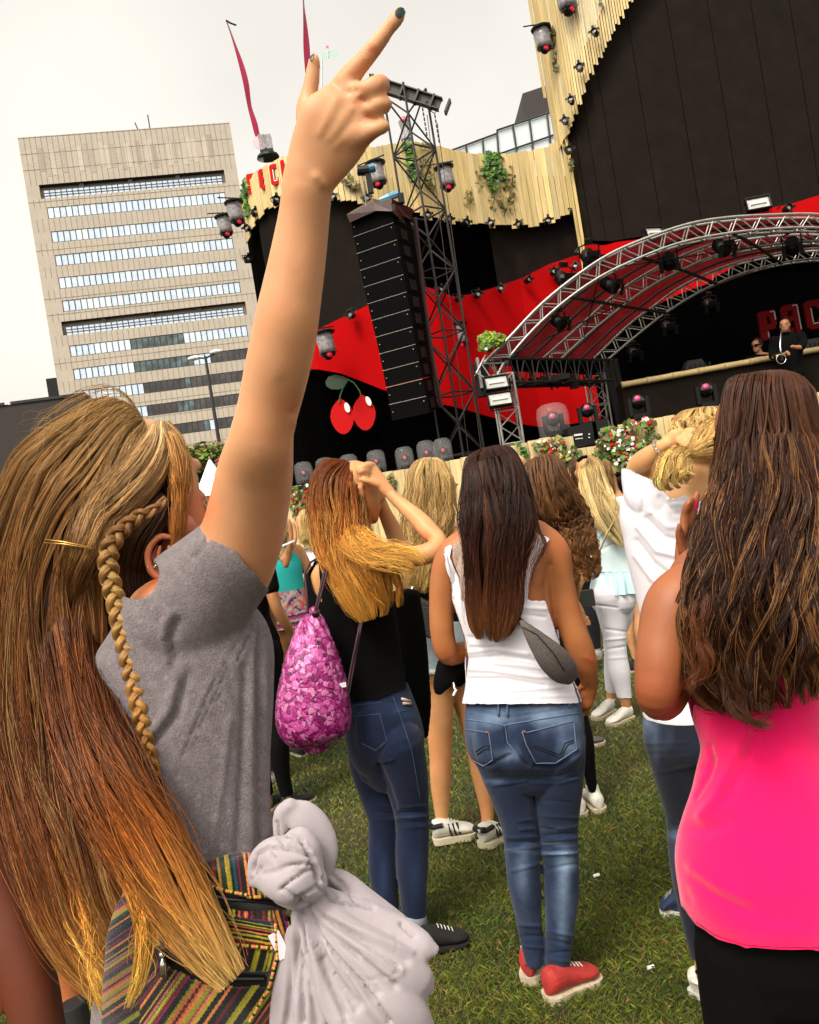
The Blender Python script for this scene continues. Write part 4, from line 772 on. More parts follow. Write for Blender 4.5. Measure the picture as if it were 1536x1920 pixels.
    for i, z in enumerate(logg):
        fb = MB(); u0, u1 = U0 - .6, U1 + .4; mid = A + ex * (u0 + u1) / 2; fb.box(mid + np.array([0, 0, z - .02]) - n_ * 1.0, (u1 - u0) / 2, 1.0, .02, ax=ex, ay=n_); fb.box(mid + np.array([0, 0, z - lh / 2]) - n_ * 1.8, (u1 - u0) / 2, .05, lh / 2, ax=ex, ay=n_)
        for q in (.22, .48, .74): fb.box(A + ex * (u0 + (u1 - u0) * q) + np.array([0, 0, z - lh / 2]) - n_ * .6, .35, .3, lh / 2, ax=ex, ay=n_)
        w_ = fb.build('loggia', frame, e); gb = MB(); n = 32; du = (u1 - u0 - 1) / n
        Vg = np.array([A + ex * u + np.array([0, 0, zz]) - n_ * .2 for zz in (z - lh * .98, z - lh * .38) for u in (u0 + .5, u1 - .5)]); mk('glazing', Vg, gridfaces(2, 2, False), gl2, w_, False)
        for zz in (.37, .6, .8): gb.box(A + ex * (u0 + u1) / 2 + np.array([0, 0, z - lh * zz]) - n_ * .17, (u1 - u0) / 2 - .4, .03, .04, ax=ex, ay=n_)
        for k in range(n + 1): gb.box(A + ex * (u0 + .5 + du * k) + np.array([0, 0, z - lh * .68]) - n_ * .16, .05, .03, lh * .3, ax=ex, ay=n_)
        gb.build('mullions', frame, w_)
    b = MB(); b.box(A - ex * .9 + np.array([0, -0, 5]) - n_ * 6, .9, 5, fpt(108, 705)[1] - 5, ax=ex, ay=n_) ; b.build('side_wing', stone, e)
    b = MB()
    for px, h_ in ((258, 2), (281, 4)): u, z = fpt(px, 240); b.tube([A + ex * u + [0, 0, H], A + ex * u + np.array([-.3 if h_ == 2 else 0, 0, H + h_ * .55])], .09, 4)
    b.build('antenna', frame, e)
build_tower()
# other background buildings
e = empty('dark_hall', P(70, 800, 60), 'low dark brown hall at the left edge behind the blonde head', 'building'); b = MB(); p0, p1 = P(-160, 738, 60), P(158, 741, 62); zt = p0[2]; p0[2] = p1[2] = 0; ex = unit(p1 - p0); n_ = np.array([ex[1], -ex[0], 0]); x_, z_ = uv(158, 741); H_ = 1.52 + z_ * 62
b.box((p0 + p1) / 2 - n_ * 5 + [0, 0, H_ / 2], np.linalg.norm(p1 - p0) / 2, 5, H_ / 2, ax=ex, ay=n_); b.build('wall', mat('dark_brown_cladding', (.055, .042, .038), .8, noise=.08, nscale=.4), e)
b = MB(); b.box((p0 + p1) / 2 - n_ * 5 + [0, 0, H_ + .1], np.linalg.norm(p1 - p0) / 2 + .1, 5.1, .1, ax=ex, ay=n_); b.build('roof_edge', mat('dark_edge', (.03, .025, .022), .7), e); b = MB()
for px in (12, 17): c = P(px, 756, 59); b.box(c, .07, .1, .11)
b.build('wall_lamp', M_white, e)
e = empty('glass_building', P(950, 250, 70), 'glass-walled building top with dark penthouse box behind the fascia', 'building'); Y = 60; b = MB()
def vwall(pts, Y, m, name, par, th=.5):
    V0 = np.array([P(a, c, Y) for a, c in pts]); n = len(V0); V = np.concatenate([V0, V0 + [0, th, 0]]); return mk(name, V, [list(range(n)), list(range(n, 2 * n))[::-1]] + [[i, (i + 1) % n, n + (i + 1) % n, n + i] for i in range(n)], m, par, False)
vwall([(980, 175), (1060, 148), (1100, 145), (1110, 300), (985, 300)], 66, mat('penthouse_brown', (.05, .038, .036), .7), 'penthouse', e, 6)
gw = vwall([(820, 290), (932, 250), (932, 244), (1075, 196), (1095, 330), (820, 360)], Y, mat('pale_curtain_glass', (.62, .68, .70), .15, metal=.3, noise=.05, nscale=.3), 'curtain_wall', e, 5)
fr = MB()
for a, c in [((830, 288), (932, 250)), ((932, 244), (1085, 193)), ((932, 290), (1090, 235)), ((932, 244), (935, 290)), ((962, 236), (970, 290)), ((993, 225), (1002, 300)), ((1026, 214), (1036, 300)), ((905, 260), (908, 300)), ((874, 271), (877, 300)), ((1058, 203), (1068, 300))]: fr.tube([P(*a, Y - .15), P(*c, Y - .15)], .07, 5)
fr.build('mullion', frame if False else mat('mullion_dark', (.05, .045, .04), .5), gw)
# street lamp with wind cone
e = empty('street_lamp', P(410, 860, 45) * [1, 1, 0], 'slender dark street lamp with two pale heads before the office tower', 'street lamp'); b = MB(); x_, z_ = uv(385, 668); Xl, Zt = x_ * 45, 1.52 + z_ * 45; b.tube([(Xl, 45, 0), (Xl, 45, Zt)], [.14, .07], 8); b.tube([(Xl - .5, 45, Zt), (Xl, 45, Zt - .1), (Xl + .6, 45, Zt + .1)], .05, 6); b.build('pole', M_dtruss, e)
for s_ in (-1, 1): b = MB(); b.ball((Xl + s_ * .6, 45, Zt + (.15 if s_ > 0 else 0)), .35, 8, (1, .6, .35)); b.build('lamp_head', M_white, e)
x_, z_ = uv(408, 830); 
b = MB()
for k in range(4): x2, z2 = uv(409 + 2 * k, 828 + 14 * k); b.tube([(x2 * 44, 44, 1.52 + z2 * 44), (x2 * 44, 44, 1.1 + z2 * 44)], .11, 8, col=(.6, .03, .03) if k % 2 == 0 else (.8, .78, .75))
o = b.build('striped_post', mat('post_paint', (1, 1, 1), .5, vcol=True), vc=True); tag(o, 'thin red and white striped post beside the raised upper arm', 'post')
# tree
def tree(label, px, py, Y, R_, n, seed, cols):
    g = np.random.default_rng(seed); c = P(px, py, Y); e = empty('tree', c * [1, 1, 0], label, 'tree'); b = MB(); b.tube([(c[0], c[1], 0), (c[0] + .1, c[1], c[2] * .5), (c[0], c[1], c[2])], [.25, .18, .08], 8)
    cl = []
    for k in range(9):
        d = unit(g.normal(size=3) * [1, 1, .5]); t_ = c + d * R_ * g.uniform(.4, .85) * [1.3, 1, .7]; b.tube([(c[0], c[1], c[2] * .6), (c * .5 + t_ * .5), t_], [.09, .05, .02], 5); cl.append((t_, R_ * g.uniform(.35, .6)))
    b.build('trunk', mat('bark', (.07, .05, .035), .9), e)
    V, Fc, Cc = [], [], []; k = 0
    for _ in range(n):
        t_, r_ = cl[g.integers(len(cl))]; p_ = t_ + unit(g.normal(size=3)) * r_ * g.random()**.4 * [1.3, 1, .75]; nrm = unit(g.normal(size=3)); u_ = unit(np.cross(nrm, [0, .1, 1])); v_ = np.cross(nrm, u_); s = g.uniform(.08, .2)
        V += [p_ - s * u_, p_ + s * .5 * v_, p_ + s * u_, p_ - s * .5 * v_]; Cc += [np.array(cols[g.integers(len(cols))]) * g.uniform(.7, 1.3)] * 4; Fc.append([k, k + 1, k + 2, k + 3]); k += 4
    mk('crown', V, Fc, M_leaf, e, False, np.array(Cc))
tree('yellow-green tree between the blonde head and the raised upper arm', 382, 868, 40, 1.9, 5200, 3, ((.13, .2, .02), (.25, .3, .03), (.07, .12, .02), (.2, .13, .05)))
tree('darker green tree behind the raised arm by the tower foot', 440, 900, 48, 2.0, 3000, 4, ((.07, .12, .02), (.12, .16, .02)))
# white tent with peak, pink pennant
e = empty('event_tent', P(395, 930, 30), 'white peaked tent roof between the blonde head and the raised arm', 'tent'); b = MB(); c = P(393, 862, 30); prof = [(2.6, -2.5), (1.5, -2.0), (.85, -1.35), (.42, -.7), (.16, -.22), (.04, 0)]; b.lathe(c, prof, 8, ax=(1, .4, 0)); b.build('canopy', mat('tent_white', (.72, .74, .76), .7), e); b = MB(); b.tube([c - [0, 0, .2], c + [0, 0, .12]], .03, 5); b.build('pole_tip', M_steel, e)
for sx in (-1.6, 1.6): b = MB(); b.tube([c + [sx, 0, -1.5], np.array([c[0] + sx, c[1], 0])], .05, 6); b.build('leg', M_steel, e)
b = MB(); c = P(405, 862, 29.5); b.add([c, c + [.35, 0, .1], c + [.3, 0, -.25], c + [.05, .1, -.2], c + [0, .03, 0], c + [.36, .04, .1]], [(0, 1, 2, 3)]); b.tube([c + [-.05, 0, -.05], c + [.4, 0, .12]], .03, 4); tag(b.build('pennant', mat('magenta_cloth', (.5, .02, .16), .7)), 'small magenta pennant on top of the white tent', 'pennant')
# ---------------------------------------------------------------- people helpers
def skinmat(name, col, rough=.5, bump=.06): return mat(name, col, rough, spec=.35, vcol=True, noise=.09, nscale=14, bump=bump, bscale=400, sss=.12)
M_sk = skinmat('skin', (.6, .36, .2)); M_hair = mat('hair_strands', (.3, .2, .1), .5, spec=.22, vcol=True)
M_jean = mat('denim', (.04, .07, .16), .85, vcol=True, noise=.16, nscale=220, bump=.25, bscale=700, spec=.2, sheen=.1)
M_jean2 = mat('light_denim', (.3, .36, .4), .85, vcol=True, noise=.12, nscale=160, bump=.3, bscale=500, spec=.2)
M_cw = mat('white_cotton', (.70, .68, .72), .85, noise=.03, nscale=60, bump=.1, bscale=500, spec=.2, sheen=.1)
M_ck = mat('black_cotton', (.004, .0038, .004), .9, bump=.2, bscale=300, spec=.12)
M_shw = mat('white_leather', (.62, .6, .54), .5, noise=.12, nscale=20); M_sole = mat('cream_rubber', (.55, .48, .36), .6, noise=.2, nscale=30); M_shk = mat('black_canvas', (.01, .01, .01), .8); M_shr = mat('red_mesh_shoe', (.42, .045, .035), .75, vcol=False, noise=.25, nscale=25, bump=.3, bscale=200)
def RW(rows, Y, k=.85):
    """(px,py,w[,dY[,k]]) -> px,py,Y,w,t"""
    out = []
    for r in rows:
        y = Y + (r[3] if len(r) > 3 else 0); kk = r[4] if len(r) > 4 else k; out.append([r[0], r[1], y, r[2], r[2] / F * y * kk])
    return out
def LF(rows, Y, k=.85, N=28, M=20, sc=1, p=2.0): return loft(RW(rows, Y, k), N, M, p, True, sc)
def skcol(base, red=None, var=.05, warm=(1.12, .88, .78)):
    """skin colour: base, with redder knuckles, elbows ... at pixel spots (x, y, r, strength)"""
    base = np.array(base)
    def f(V, N):
        c = np.tile(base, (len(V), 1)) * (1 + var * snoise(V, 40, 2))[:, None]; mo = snoise(V, 22, 8) * .5 + snoise(V, 75, 9) * .5; c = c * (1 + np.array([.02, -.07, -.10]) * mo[:, None])
        if red:
            px, py = topx(V)
            for x, y, r, s in red: k = (s * np.exp(-((px - x)**2 + (py - y)**2) / r**2))[:, None]; c = c * (1 - k) + c * np.array(warm) * k
        return c
    return f
def wl(cs, axs, ays, w, t, M=20):
    cs, axs, ays = [np.asarray(a, float) for a in (cs, axs, ays)]; th = np.arange(M) / M * 2 * np.pi; w = np.asarray(w, float); t = np.asarray(t, float)
    V = cs[:, None] + w[:, None, None] * np.cos(th)[None, :, None] * axs[:, None] + t[:, None, None] * np.sin(th)[None, :, None] * ays[:, None]; n = len(cs)
    return V.reshape(-1, 3), gridfaces(n, M, True).tolist() + [list(range(M))[::-1], list(range((n - 1) * M, n * M))]
HS = [(0, .22, .07, .06), (.03, .20, .13, .11), (.08, .16, .17, .17), (.15, .11, .215, .235), (.28, .03, .27, .33), (.42, -.01, .305, .375), (.55, -.02, .325, .40), (.70, -.03, .335, .41), (.84, -.03, .30, .375), (.92, -.03, .235, .29), (.97, -.03, .15, .19), (1.0, -.03, .05, .06)]
def head(chin, H, f, up=(0, 0, 1), face=True):
    """closed lofts of a head; chin point, height H, facing f"""
    up = unit(up); f = unit(np.asarray(f, float) - np.dot(f, up) * up); s = np.cross(f, up); chin = np.asarray(chin, float)
    k = np.array(HS); u = np.linspace(0, 1, 22); I = [np.interp(u, k[:, 0], k[:, j]) for j in (1, 2, 3)]
    c = [chin + H * (uu * up + ff * f) for uu, ff in zip(u, I[0])]; parts = [wl(c, [s] * 22, [f] * 22, I[1] * H, I[2] * H, 24)]
    P_ = lambda a, b, cc: chin + H * (a * s + b * f + cc * up)
    def blob(pts, r): b = MB(); b.tube(pts, r, 10); return np.concatenate(b.v), b.f
    if face:
        parts += [blob([P_(0, .33, .60), P_(0, .385, .5), P_(0, .43, .41), P_(0, .40, .375)], [.03 * H, .035 * H, .05 * H, .035 * H]), blob([P_(-.05, .37, .385), P_(.05, .37, .385)], .04 * H),
                  blob([P_(-.1, .335, .24), P_(0, .365, .25), P_(.1, .335, .24)], [.015 * H, .032 * H, .015 * H]), blob([P_(-.08, .33, .205), P_(0, .355, .20), P_(.08, .33, .205)], [.015 * H, .034 * H, .015 * H]),
                  blob([P_(-.22, .3, .6), P_(-.1, .36, .62), P_(.1, .36, .62), P_(.22, .3, .6)], .04 * H)]
    for sg in (-1, 1): parts.append(blob([P_(sg * .31, -.03, .36), P_(sg * .345, -.05, .46), P_(sg * .36, -.08, .57), P_(sg * .33, -.02, .6)], [.03 * H, .05 * H, .055 * H, .03 * H]))
    return parts, P_
def eyes(P_, H, parent, closed=False):
    for sg in (-1, 1):
        b = MB(); b.ball(P_(sg * .14, .295, .53), .045 * H, 8); o = b.build('eye', mat('eye_white', (.5, .45, .42), .3), parent, smooth=True); b = MB(); b.ball(P_(sg * .143, .325, .53), .022 * H, 6); b.build('iris', mat('iris_brown', (.03, .015, .01), .2), o, smooth=True)
        b = MB(); b.tube([P_(sg * .05, .37, .6), P_(sg * .14, .375, .635), P_(sg * .23, .33, .61)], .013 * H, 5); b.build('eyebrow', mat('brow_hair', (.05, .03, .015), .8), parent)
    b = MB(); b.tube([P_(-.09, .36, .222), P_(0, .393, .226), P_(.09, .36, .222)], .014 * H, 5); b.build('lips', mat('lip', (.35, .09, .07), .5), parent)
def garment(name, parts, m, parent, keep, off=.004, vox=.006, smooth=5, lines=None, noise=None, col=None, bv=None, post=None):
    V, Fc, N = fuse_raw(parts, vox, smooth); V = V + N * off
    if noise:
        for sc, am, sd_ in noise: V = V + N * (am * snoise(V, sc, sd_))[:, None]
    if lines: V = crease(V, N, lines)
    Fc = np.asarray(Fc); C_ = V[Fc].mean(1); px, py = topx(C_); k = keep(px, py, C_, N[Fc[:, 0]]); Fc = Fc[k]
    used = np.unique(Fc); mp = -np.ones(len(V), int); mp[used] = np.arange(len(used)); V = V[used]; N = N[used]; Fc = mp[Fc]
    E_ = np.sort(np.concatenate([Fc[:, [0, 1]], Fc[:, [1, 2]], Fc[:, [2, 3]], Fc[:, [3, 0]]]), 1); u, ct = np.unique(E_, axis=0, return_counts=True); be = u[ct == 1]
    for _ in range(6):
        s = np.zeros_like(V); n = np.zeros(len(V)); np.add.at(s, be[:, 0], V[be[:, 1]]); np.add.at(s, be[:, 1], V[be[:, 0]]); np.add.at(n, be[:, 0], 1); np.add.at(n, be[:, 1], 1); q = n >= 2; V[q] = .5 * V[q] + .5 * s[q] / n[q][:, None]
    if post: V = post(V, N)
    # give the cloth thickness
    bi = np.unique(be); Vb = V - N * min(.003, off * .7 + .0008); n0 = len(V); Fb = Fc[:, ::-1] + n0; side = np.stack([be[:, 0], be[:, 1], be[:, 1] + n0, be[:, 0] + n0], -1)
    c = col(V, N) if callable(col) else col
    if c is not None: c = np.concatenate([c, c])
    return mk(name, np.concatenate([V, Vb]), np.concatenate([Fc, Fb, side]), m, parent, True, c, bv)
def inpoly(px, py, poly):
    poly = np.asarray(poly, float); r = np.zeros(px.shape, bool); j = len(poly) - 1
    for i in range(len(poly)):
        xi, yi = poly[i]; xj, yj = poly[j]; r ^= ((yi > py) != (yj > py)) & (px < (xj - xi) * (py - yi) / (yj - yi + 1e-9) + xi); j = i
    return r
def seam(name, bv, polys, r, m, parent, off=.0015, step=6):
    b = MB()
    for p in polys:
        q = onsurf(bv, p, step, off)
        if q is not None and len(q) > 1: b.tube(q, r, 5)
    if b.n: return b.build(name, m, parent, smooth=True)
def shoe(name, heel, toe, ankle, L_w, m_up, parent, m_sole=None, sole_h=.025, lab=None, high=.075, up=(0, 0, 1), laces=True, label=None):
    """shoe from heel to toe (world points on the ground), ankle centre world"""
    heel, toe = np.asarray(heel, float), np.asarray(toe, float); L = np.linalg.norm(toe - heel); f = unit(toe - heel); up = np.array([0, 0, 1.]); s = unit(np.cross(f, up)); up = np.cross(s, f); W = L_w
    us = np.array([0, .04, .12, .25, .4, .55, .7, .82, .92, .98, 1.]); hw = np.array([.15, .30, .36, .36, .36, .40, .47, .48, .40, .24, .08]) * W * 1.05; ht = np.array([.7, .96, 1.0, .98, .86, .70, .54, .46, .36, .26, .16]) * high
    cs = [heel + f * (L * u) + up * (sole_h + h / 2 - .004) for u, h in zip(us, ht)]
    up_, cu = wl(cs, [s] * 11, [up] * 11, hw, ht / 2, 16)
    an = np.asarray(ankle, float); c0 = heel + f * L * .2 + up * (sole_h + high * .5); parts = [(up_, cu), wl([c0, c0 * .4 + an * .6, an], [s] * 3, [f] * 3, [W * .36, W * .34, W * .34], [W * .42, W * .4, W * .38], 14)]
    o = fuse(name, parts, m_up, parent, vox=max(.003, L * .016), smooth=3)
    if label: o['label'] = label
    b = MB(); pts = np.array([heel + f * (L * u * 1.02 - L * .01) for u in us]); hw2 = hw * 1.08 + .002; hw2[0] = hw[0] + .004
    ring = np.concatenate([pts + s * hw2[:, None], (pts - s * hw2[:, None])[::-1]]); n = len(ring); V = np.concatenate([ring, ring * 1 + (ring - (heel + toe) / 2) * .02 + up * sole_h * .9]); b.add(V, [list(range(n))[::-1], list(range(n, 2 * n))] + [[i, (i + 1) % n, n + (i + 1) % n, n + i] for i in range(n)]); b.build('sole', m_sole or M_sole, o)
    if laces:
        b = MB()
        for k in range(5): u = .42 + .07 * k; h = np.interp(u, us, ht); c = heel + f * L * u + up * (sole_h + h); b.tube([c - s * W * .17 - up * .004, c + up * .002, c + s * W * .17 - up * .004], .0025 * L / .25, 5)
        b.build('laces', M_shw, o)
    return o
def gnd(px, py):
    x, z = uv(px, py); Y = -1.52 / z; return np.array([x * Y, Y, 0.0])
def wrow(pts):
    """world rows (x,y,z,w,t) -> loft rows"""
    out = []
    for x, y, z, w, t in pts: px, py = topx(np.array([[x, y, z]])); out.append([px[0], py[0], y, w * F / y, t])
    return out
def braid(path, Y, w, parent, col, turns, seed=3, nm='braid'):
    R_ = crom([(a, b, c) for a, b, c in path], 260); g = np.random.default_rng(seed); c = Pa(R_[:, 0], R_[:, 1], np.full(260, Y) if np.isscalar(Y) else np.interp(np.linspace(0, 1, 260), np.linspace(0, 1, len(Y)), Y)); T = unit(np.gradient(c, axis=0)); Vd = unit(c - CAM); a = unit(np.cross(T, Vd)); b_ = np.cross(a, T); ww = R_[:, 2] / F * 1.05
    u = np.linspace(0, 1, 260); chunks = []
    for k in range(3):
        ph = 2 * np.pi * (turns * u) + k * 2 * np.pi / 3; cen = c + a * (ww * .62 * np.sin(ph))[:, None] - b_ * (ww * .42 * np.sin(2 * ph))[:, None] * np.sign(1)
        rr_ = ww * (.46 + .05 * np.cos(2 * ph))
        for s_ in range(46):
            th = g.uniform(0, 6.28); q = .93 if s_ else 0; off = a * (rr_ * q * np.cos(th + 1.2 * np.sin(ph)))[:, None] + b_ * (rr_ * q * .9 * np.sin(th + 1.2 * np.sin(ph)))[:, None]; X = cen + off; rad0 = (rr_ * .13 if s_ else rr_ * .9)
            Tn = unit(np.gradient(X, axis=0)); aa = unit(np.cross(Tn, Vd)); bb = np.cross(aa, Tn); n = 3 if s_ else 10; an = np.arange(n) / n * 2 * np.pi
            V = X[:, None] + np.asarray(rad0)[:, None, None] * (np.cos(an)[None, :, None] * aa[:, None] + np.sin(an)[None, :, None] * bb[:, None])
            chunks.append((V.reshape(-1, 3), gridfaces(260, n, True), np.repeat(col(u) * g.uniform(.75, 1.3) * (.6 if s_ == 0 else 1), n, axis=0)))
    return hairobj(nm, chunks, M_hair, parent)
def fingers(specs, Y, k=.9): return [LF(s, Y, k, N=16, M=12) for s in specs]
# ---------------------------------------------------------------- A: girl with raised arm
A = empty('person', (-.35, 1.1, 0), 'girl in grey t-shirt raising one arm with pointing finger, long blonde hair with braid', 'person')
aS = skcol((.61, .345, .195), [(676, 188, 9, .8), (692, 221, 9, .8), (698, 94, 10, .6), (729, 44, 6, .6), (700, 265, 10, .5), (722, 172, 8, .5), (540, 765, 24, .25), (370, 950, 40, .9), (300, 1060, 60, 1), (620, 320, 20, .25)], warm=(1.08, .66, .55))
YH = .80
hand = [LF([(574, 358, 47.5, .02, .72), (580, 335, 50, .015, .7), (594, 305, 58, .01, .5), (612, 270, 67, .005, .4), (630, 235, 71, 0, .36), (643, 205, 65, 0, .36), (650, 182, 48, 0, .42)], YH, N=30, M=24),
        LF([(642, 165, 24, .0), (659, 139, 21.5, -.004), (676, 120, 18.5, -.008), (698, 93, 17.6, -.012), (719, 66, 15.2, -.014), (731, 50, 14.2, -.014), (743, 36, 14.6, -.015), (748, 28, 14, -.015), (751, 22, 12, -.015)], YH, .9, N=34, M=16),
        LF([(640, 188, 24, .004), (668, 176, 20, -.006), (690, 167, 18.5, -.012), (712, 157, 18.5, -.012), (716, 158, 17, -.002)], YH, .95, N=20, M=16), LF([(716, 157, 17, -.006), (718, 164, 14, .015), (708, 172, 13, .026), (690, 178, 12, .03)], YH, .9, N=14, M=12),
        LF([(655, 220, 24, .004), (685, 207, 18, -.004), (708, 199, 15.5, -.01), (724, 194, 14, -.008)], YH, .95, N=18, M=16), LF([(722, 196, 14, -.004), (722, 202, 12, .015), (708, 206, 11, .024), (692, 210, 10, .028)], YH, .9, N=14, M=12),
        LF([(655, 262, 26, .004), (686, 250, 20, 0), (704, 243, 15, -.006), (722, 236, 12.5, -.006)], YH, .95, N=18, M=16), LF([(720, 238, 12, 0), (718, 243, 10, .015), (702, 246, 9, .022)], YH, .9, N=14, M=12),
        LF([(584, 235, 30, .012), (578, 200, 24, .012), (581, 172, 17, .01), (585, 148, 15.5, .008), (588, 125, 13.8, .006), (589, 110, 12, .004), (590, 103, 8, .004)], YH, .85, N=26, M=16)]
arm = LF([(385, 1115, 88, .22), (425, 1065, 86, .2), (452, 1010, 78, .18), (466, 955, 75, .16), (479, 885, 71, .13), (488, 835, 63, .10), (494, 800, 58, .09), (501, 772, 57.5, .085), (508, 745, 58.5, .08), (518, 700, 60.5, .07), (529, 650, 61, .06), (538, 600, 60, .05), (547, 550, 57, .045), (556, 500, 54, .04), (564, 450, 51, .035), (571, 400, 48, .028), (576, 352, 47.5, .02)], YH, .9, N=70, M=28)
elb = LF([(530, 770, 26, .075), (541, 788, 17, .08), (545, 806, 10, .09)], YH, .9, N=12, M=14)
chinA = P(330, 1075, 1.2); hp, hP = head(P(318, 1078, 1.185), .225, (.62, .9, .12), up=(-.16, -.05, 1.0))
neck = LF([(300, 1010, 62), (272, 1080, 62), (270, 1140, 66), (300, 1200, 90, -.03)], 1.14, .95)
torso = RW([(330, 1130, 100, 0, .6), (345, 1200, 152, -.01, .62), (350, 1290, 155, -.02, .62), (352, 1400, 150, -.03, .62), (356, 1500, 146, -.04, .62), (362, 1600, 146, -.05, .62), (362, 1720, 155, -.06, .62), (360, 1850, 168, -.07, .62), (355, 1990, 172, -.08, .62)], 1.04)
larm = LF([(200, 1180, 60, .05), (190, 1300, 56, .1), (210, 1430, 52, .14), (270, 1500, 44, .26), (340, 1500, 36, .36), (380, 1480, 30, .42)], 1.06, .9, N=30)
fuse('body', hand + [arm, elb, neck, larm, LF([(325, 850, 24, 0), (341, 900, 27, 0), (350, 950, 30, 0), (355, 985, 31, 0), (348, 1030, 28, 0), (335, 1070, 20, 0)], 1.15, 1.1, N=20), loft(torso, 40, 32, sc=.93)] + hp, M_sk, A, vox=.0032, smooth=6, col=aS, bv='Abody',
     lines=[([(620, 150), (640, 172), (668, 170)], 7, -.0025), ([(676, 185), (690, 190)], 5, -.002), ([(689, 218), (705, 222)], 5, -.002), ([(640, 170), (600, 250)], 8, .0012), ([(668, 190), (620, 260)], 8, .0012), ([(550, 775), (552, 800)], 8, -.0018), ([(530, 720), (550, 770)], 14, -.0012), ([(680, 225), (630, 275)], 8, .001), ([(692, 88), (703, 100)], 4, -.0012), ([(687, 96), (698, 106)], 3, -.001), ([(592, 330), (605, 345)], 8, .0025)])
def nail(bv, cx, cy, rx, ry, rot, m, parent, off=.0009):
    pts = []
    for a in np.linspace(0, 2 * np.pi, 18, endpoint=False):
        x, y = rx * math.cos(a), ry * math.sin(a); h = hit(bv, cx + x * math.cos(rot) - y * math.sin(rot), cy + x * math.sin(rot) + y * math.cos(rot), off)
        if h: pts.append(h[0])
    h = hit(bv, cx, cy, off * 1.6)
    if len(pts) > 5 and h: n = len(pts); return mk('fingernail', np.array(pts + [h[0]]), [[i, (i + 1) % n, n] for i in range(n)], m, parent)
M_teal = mat('teal_nail_polish', (.010, .06, .062), .3, spec=.4)
nail('Abody', 749.5, 24, 8, 10, rad(35), M_teal, A); nail('Abody', 585, 106, 3.2, 8.5, rad(12), M_teal, A)
eyes(hP, .225, A)
# ear
earV = [LF([(286, 1012, 10), (284, 1040, 14), (293, 1068, 17), (318, 1082, 14, -.002), (333, 1077, 6)], 1.065, .35, N=24, M=12), LF([(322, 1008, 5, 0), (300, 1006, 7, -.004), (283, 1022, 7, -.007), (277, 1045, 6.5, -.008), (284, 1070, 7, -.007), (303, 1084, 7, -.005), (328, 1084, 6, -.003), (336, 1074, 4, 0)], 1.06, .9, N=34, M=12), LF([(318, 1025, 5), (322, 1045, 6), (330, 1060, 6)], 1.06, .8, N=12, M=10), LF([(300, 1025, 4), (298, 1050, 5), (310, 1064, 5), (322, 1062, 4)], 1.058, .8, N=14, M=10), LF([(330, 990, 40), (325, 1030, 30), (320, 1070, 16)], 1.10, .8, N=14)]
fuse('ear', earV, M_sk, A, vox=.0016, smooth=3, col=skcol((.62, .25, .14)), bv='Aear')
b = MB(); q = [P(283 + 8.5 * math.cos(a), 1058 + 8.5 * math.sin(a), 1.052 - .004 * math.sin(a)) for a in np.linspace(2.2, 7.2, 16)]; b.tube(q, .0009, 6); M_silver = mat('silver', (.75, .73, .7), .2, metal=1); b.ball(P(292, 1061, 1.047), .0022, 6); b.build('earring', M_silver, A, smooth=True); b = MB(); b.ball(P(337, 1068, 1.045), .0024, 8); b.build('earring', M_silver, A, smooth=True)
# t-shirt
def heather(V, N):
    g = np.random.default_rng(3); n = snoise(V, 260, 1) * .5 + g.normal(0, .22, len(V)); f = (g.random(len(V)) < .012); c = np.array([.225, .197, .205]) * (1 + .22 * n)[:, None]; c[f] *= 1.3; return np.clip(c, .05, 1)
sleeve = LF([(330, 1165, 112, .22), (380, 1110, 98, .21), (425, 1063, 85, .195), (447, 1041, 80, .185)], YH, .9, N=24, M=30)
shfold = [([(500 - 8 * k + 6 * math.sin(k * 2), 1130 + 10 * k), (470 - 14 * k, 1200 + 16 * k), (420 - 16 * k, 1290 + 26 * k)], 3.5, (-.0022 if k % 2 else .002)) for k in range(7)] + [([(500, 1120), (496, 1250), (500, 1400), (506, 1560)], 5, .0045), ([(488, 1130), (482, 1250), (486, 1400), (490, 1580)], 5, -.0045), ([(478, 1180), (470, 1400), (470, 1600)], 7, .003), ([(460, 1250), (455, 1420), (446, 1600)], 7, -.0035), ([(430, 1350), (415, 1480), (398, 1590)], 6, .0025), ([(240, 1370), (290, 1370), (320, 1320), (335, 1250)], 9, .005), ([(235, 1390), (290, 1390), (330, 1345), (350, 1270)], 8, -.005), ([(230, 1240), (270, 1290), (300, 1330)], 8, -.003), ([(335, 1165), (318, 1200), (335, 1260)], 8, -.005), ([(320, 1150), (305, 1180), (315, 1240)], 5, .004), ([(395, 1000), (378, 1030), (360, 1050)], 4, -.003), ([(492, 1085), (470, 1048), (440, 1012), (405, 990)], 2, .0022), ([(486, 1090), (464, 1055), (435, 1020), (400, 998)], 1.2, -.0015)]
garment('t_shirt', [loft(torso, 60, 36, sc=1.0), sleeve, LF([(300, 1190, 60), (330, 1150, 70)], 1.07, .9)], mat('grey_marl', (.2, .18, .19), .9, vcol=True, noise=.35, nscale=520, bump=.35, bscale=500, spec=.15, sheen=.15), A,
        lambda px, py, V, N: ~(((px - 449) * .75 - (py - 1043.5) * .66 > 0) & (px > 340) & (py < 1116)) & ~((px - 252)**2 + (py - 1078)**2 < 46**2), off=.004, vox=.0042, smooth=10, lines=shfold, noise=[(16, .0025, 14), (32, .0013, 4), (60, .0005, 5)], col=heather)
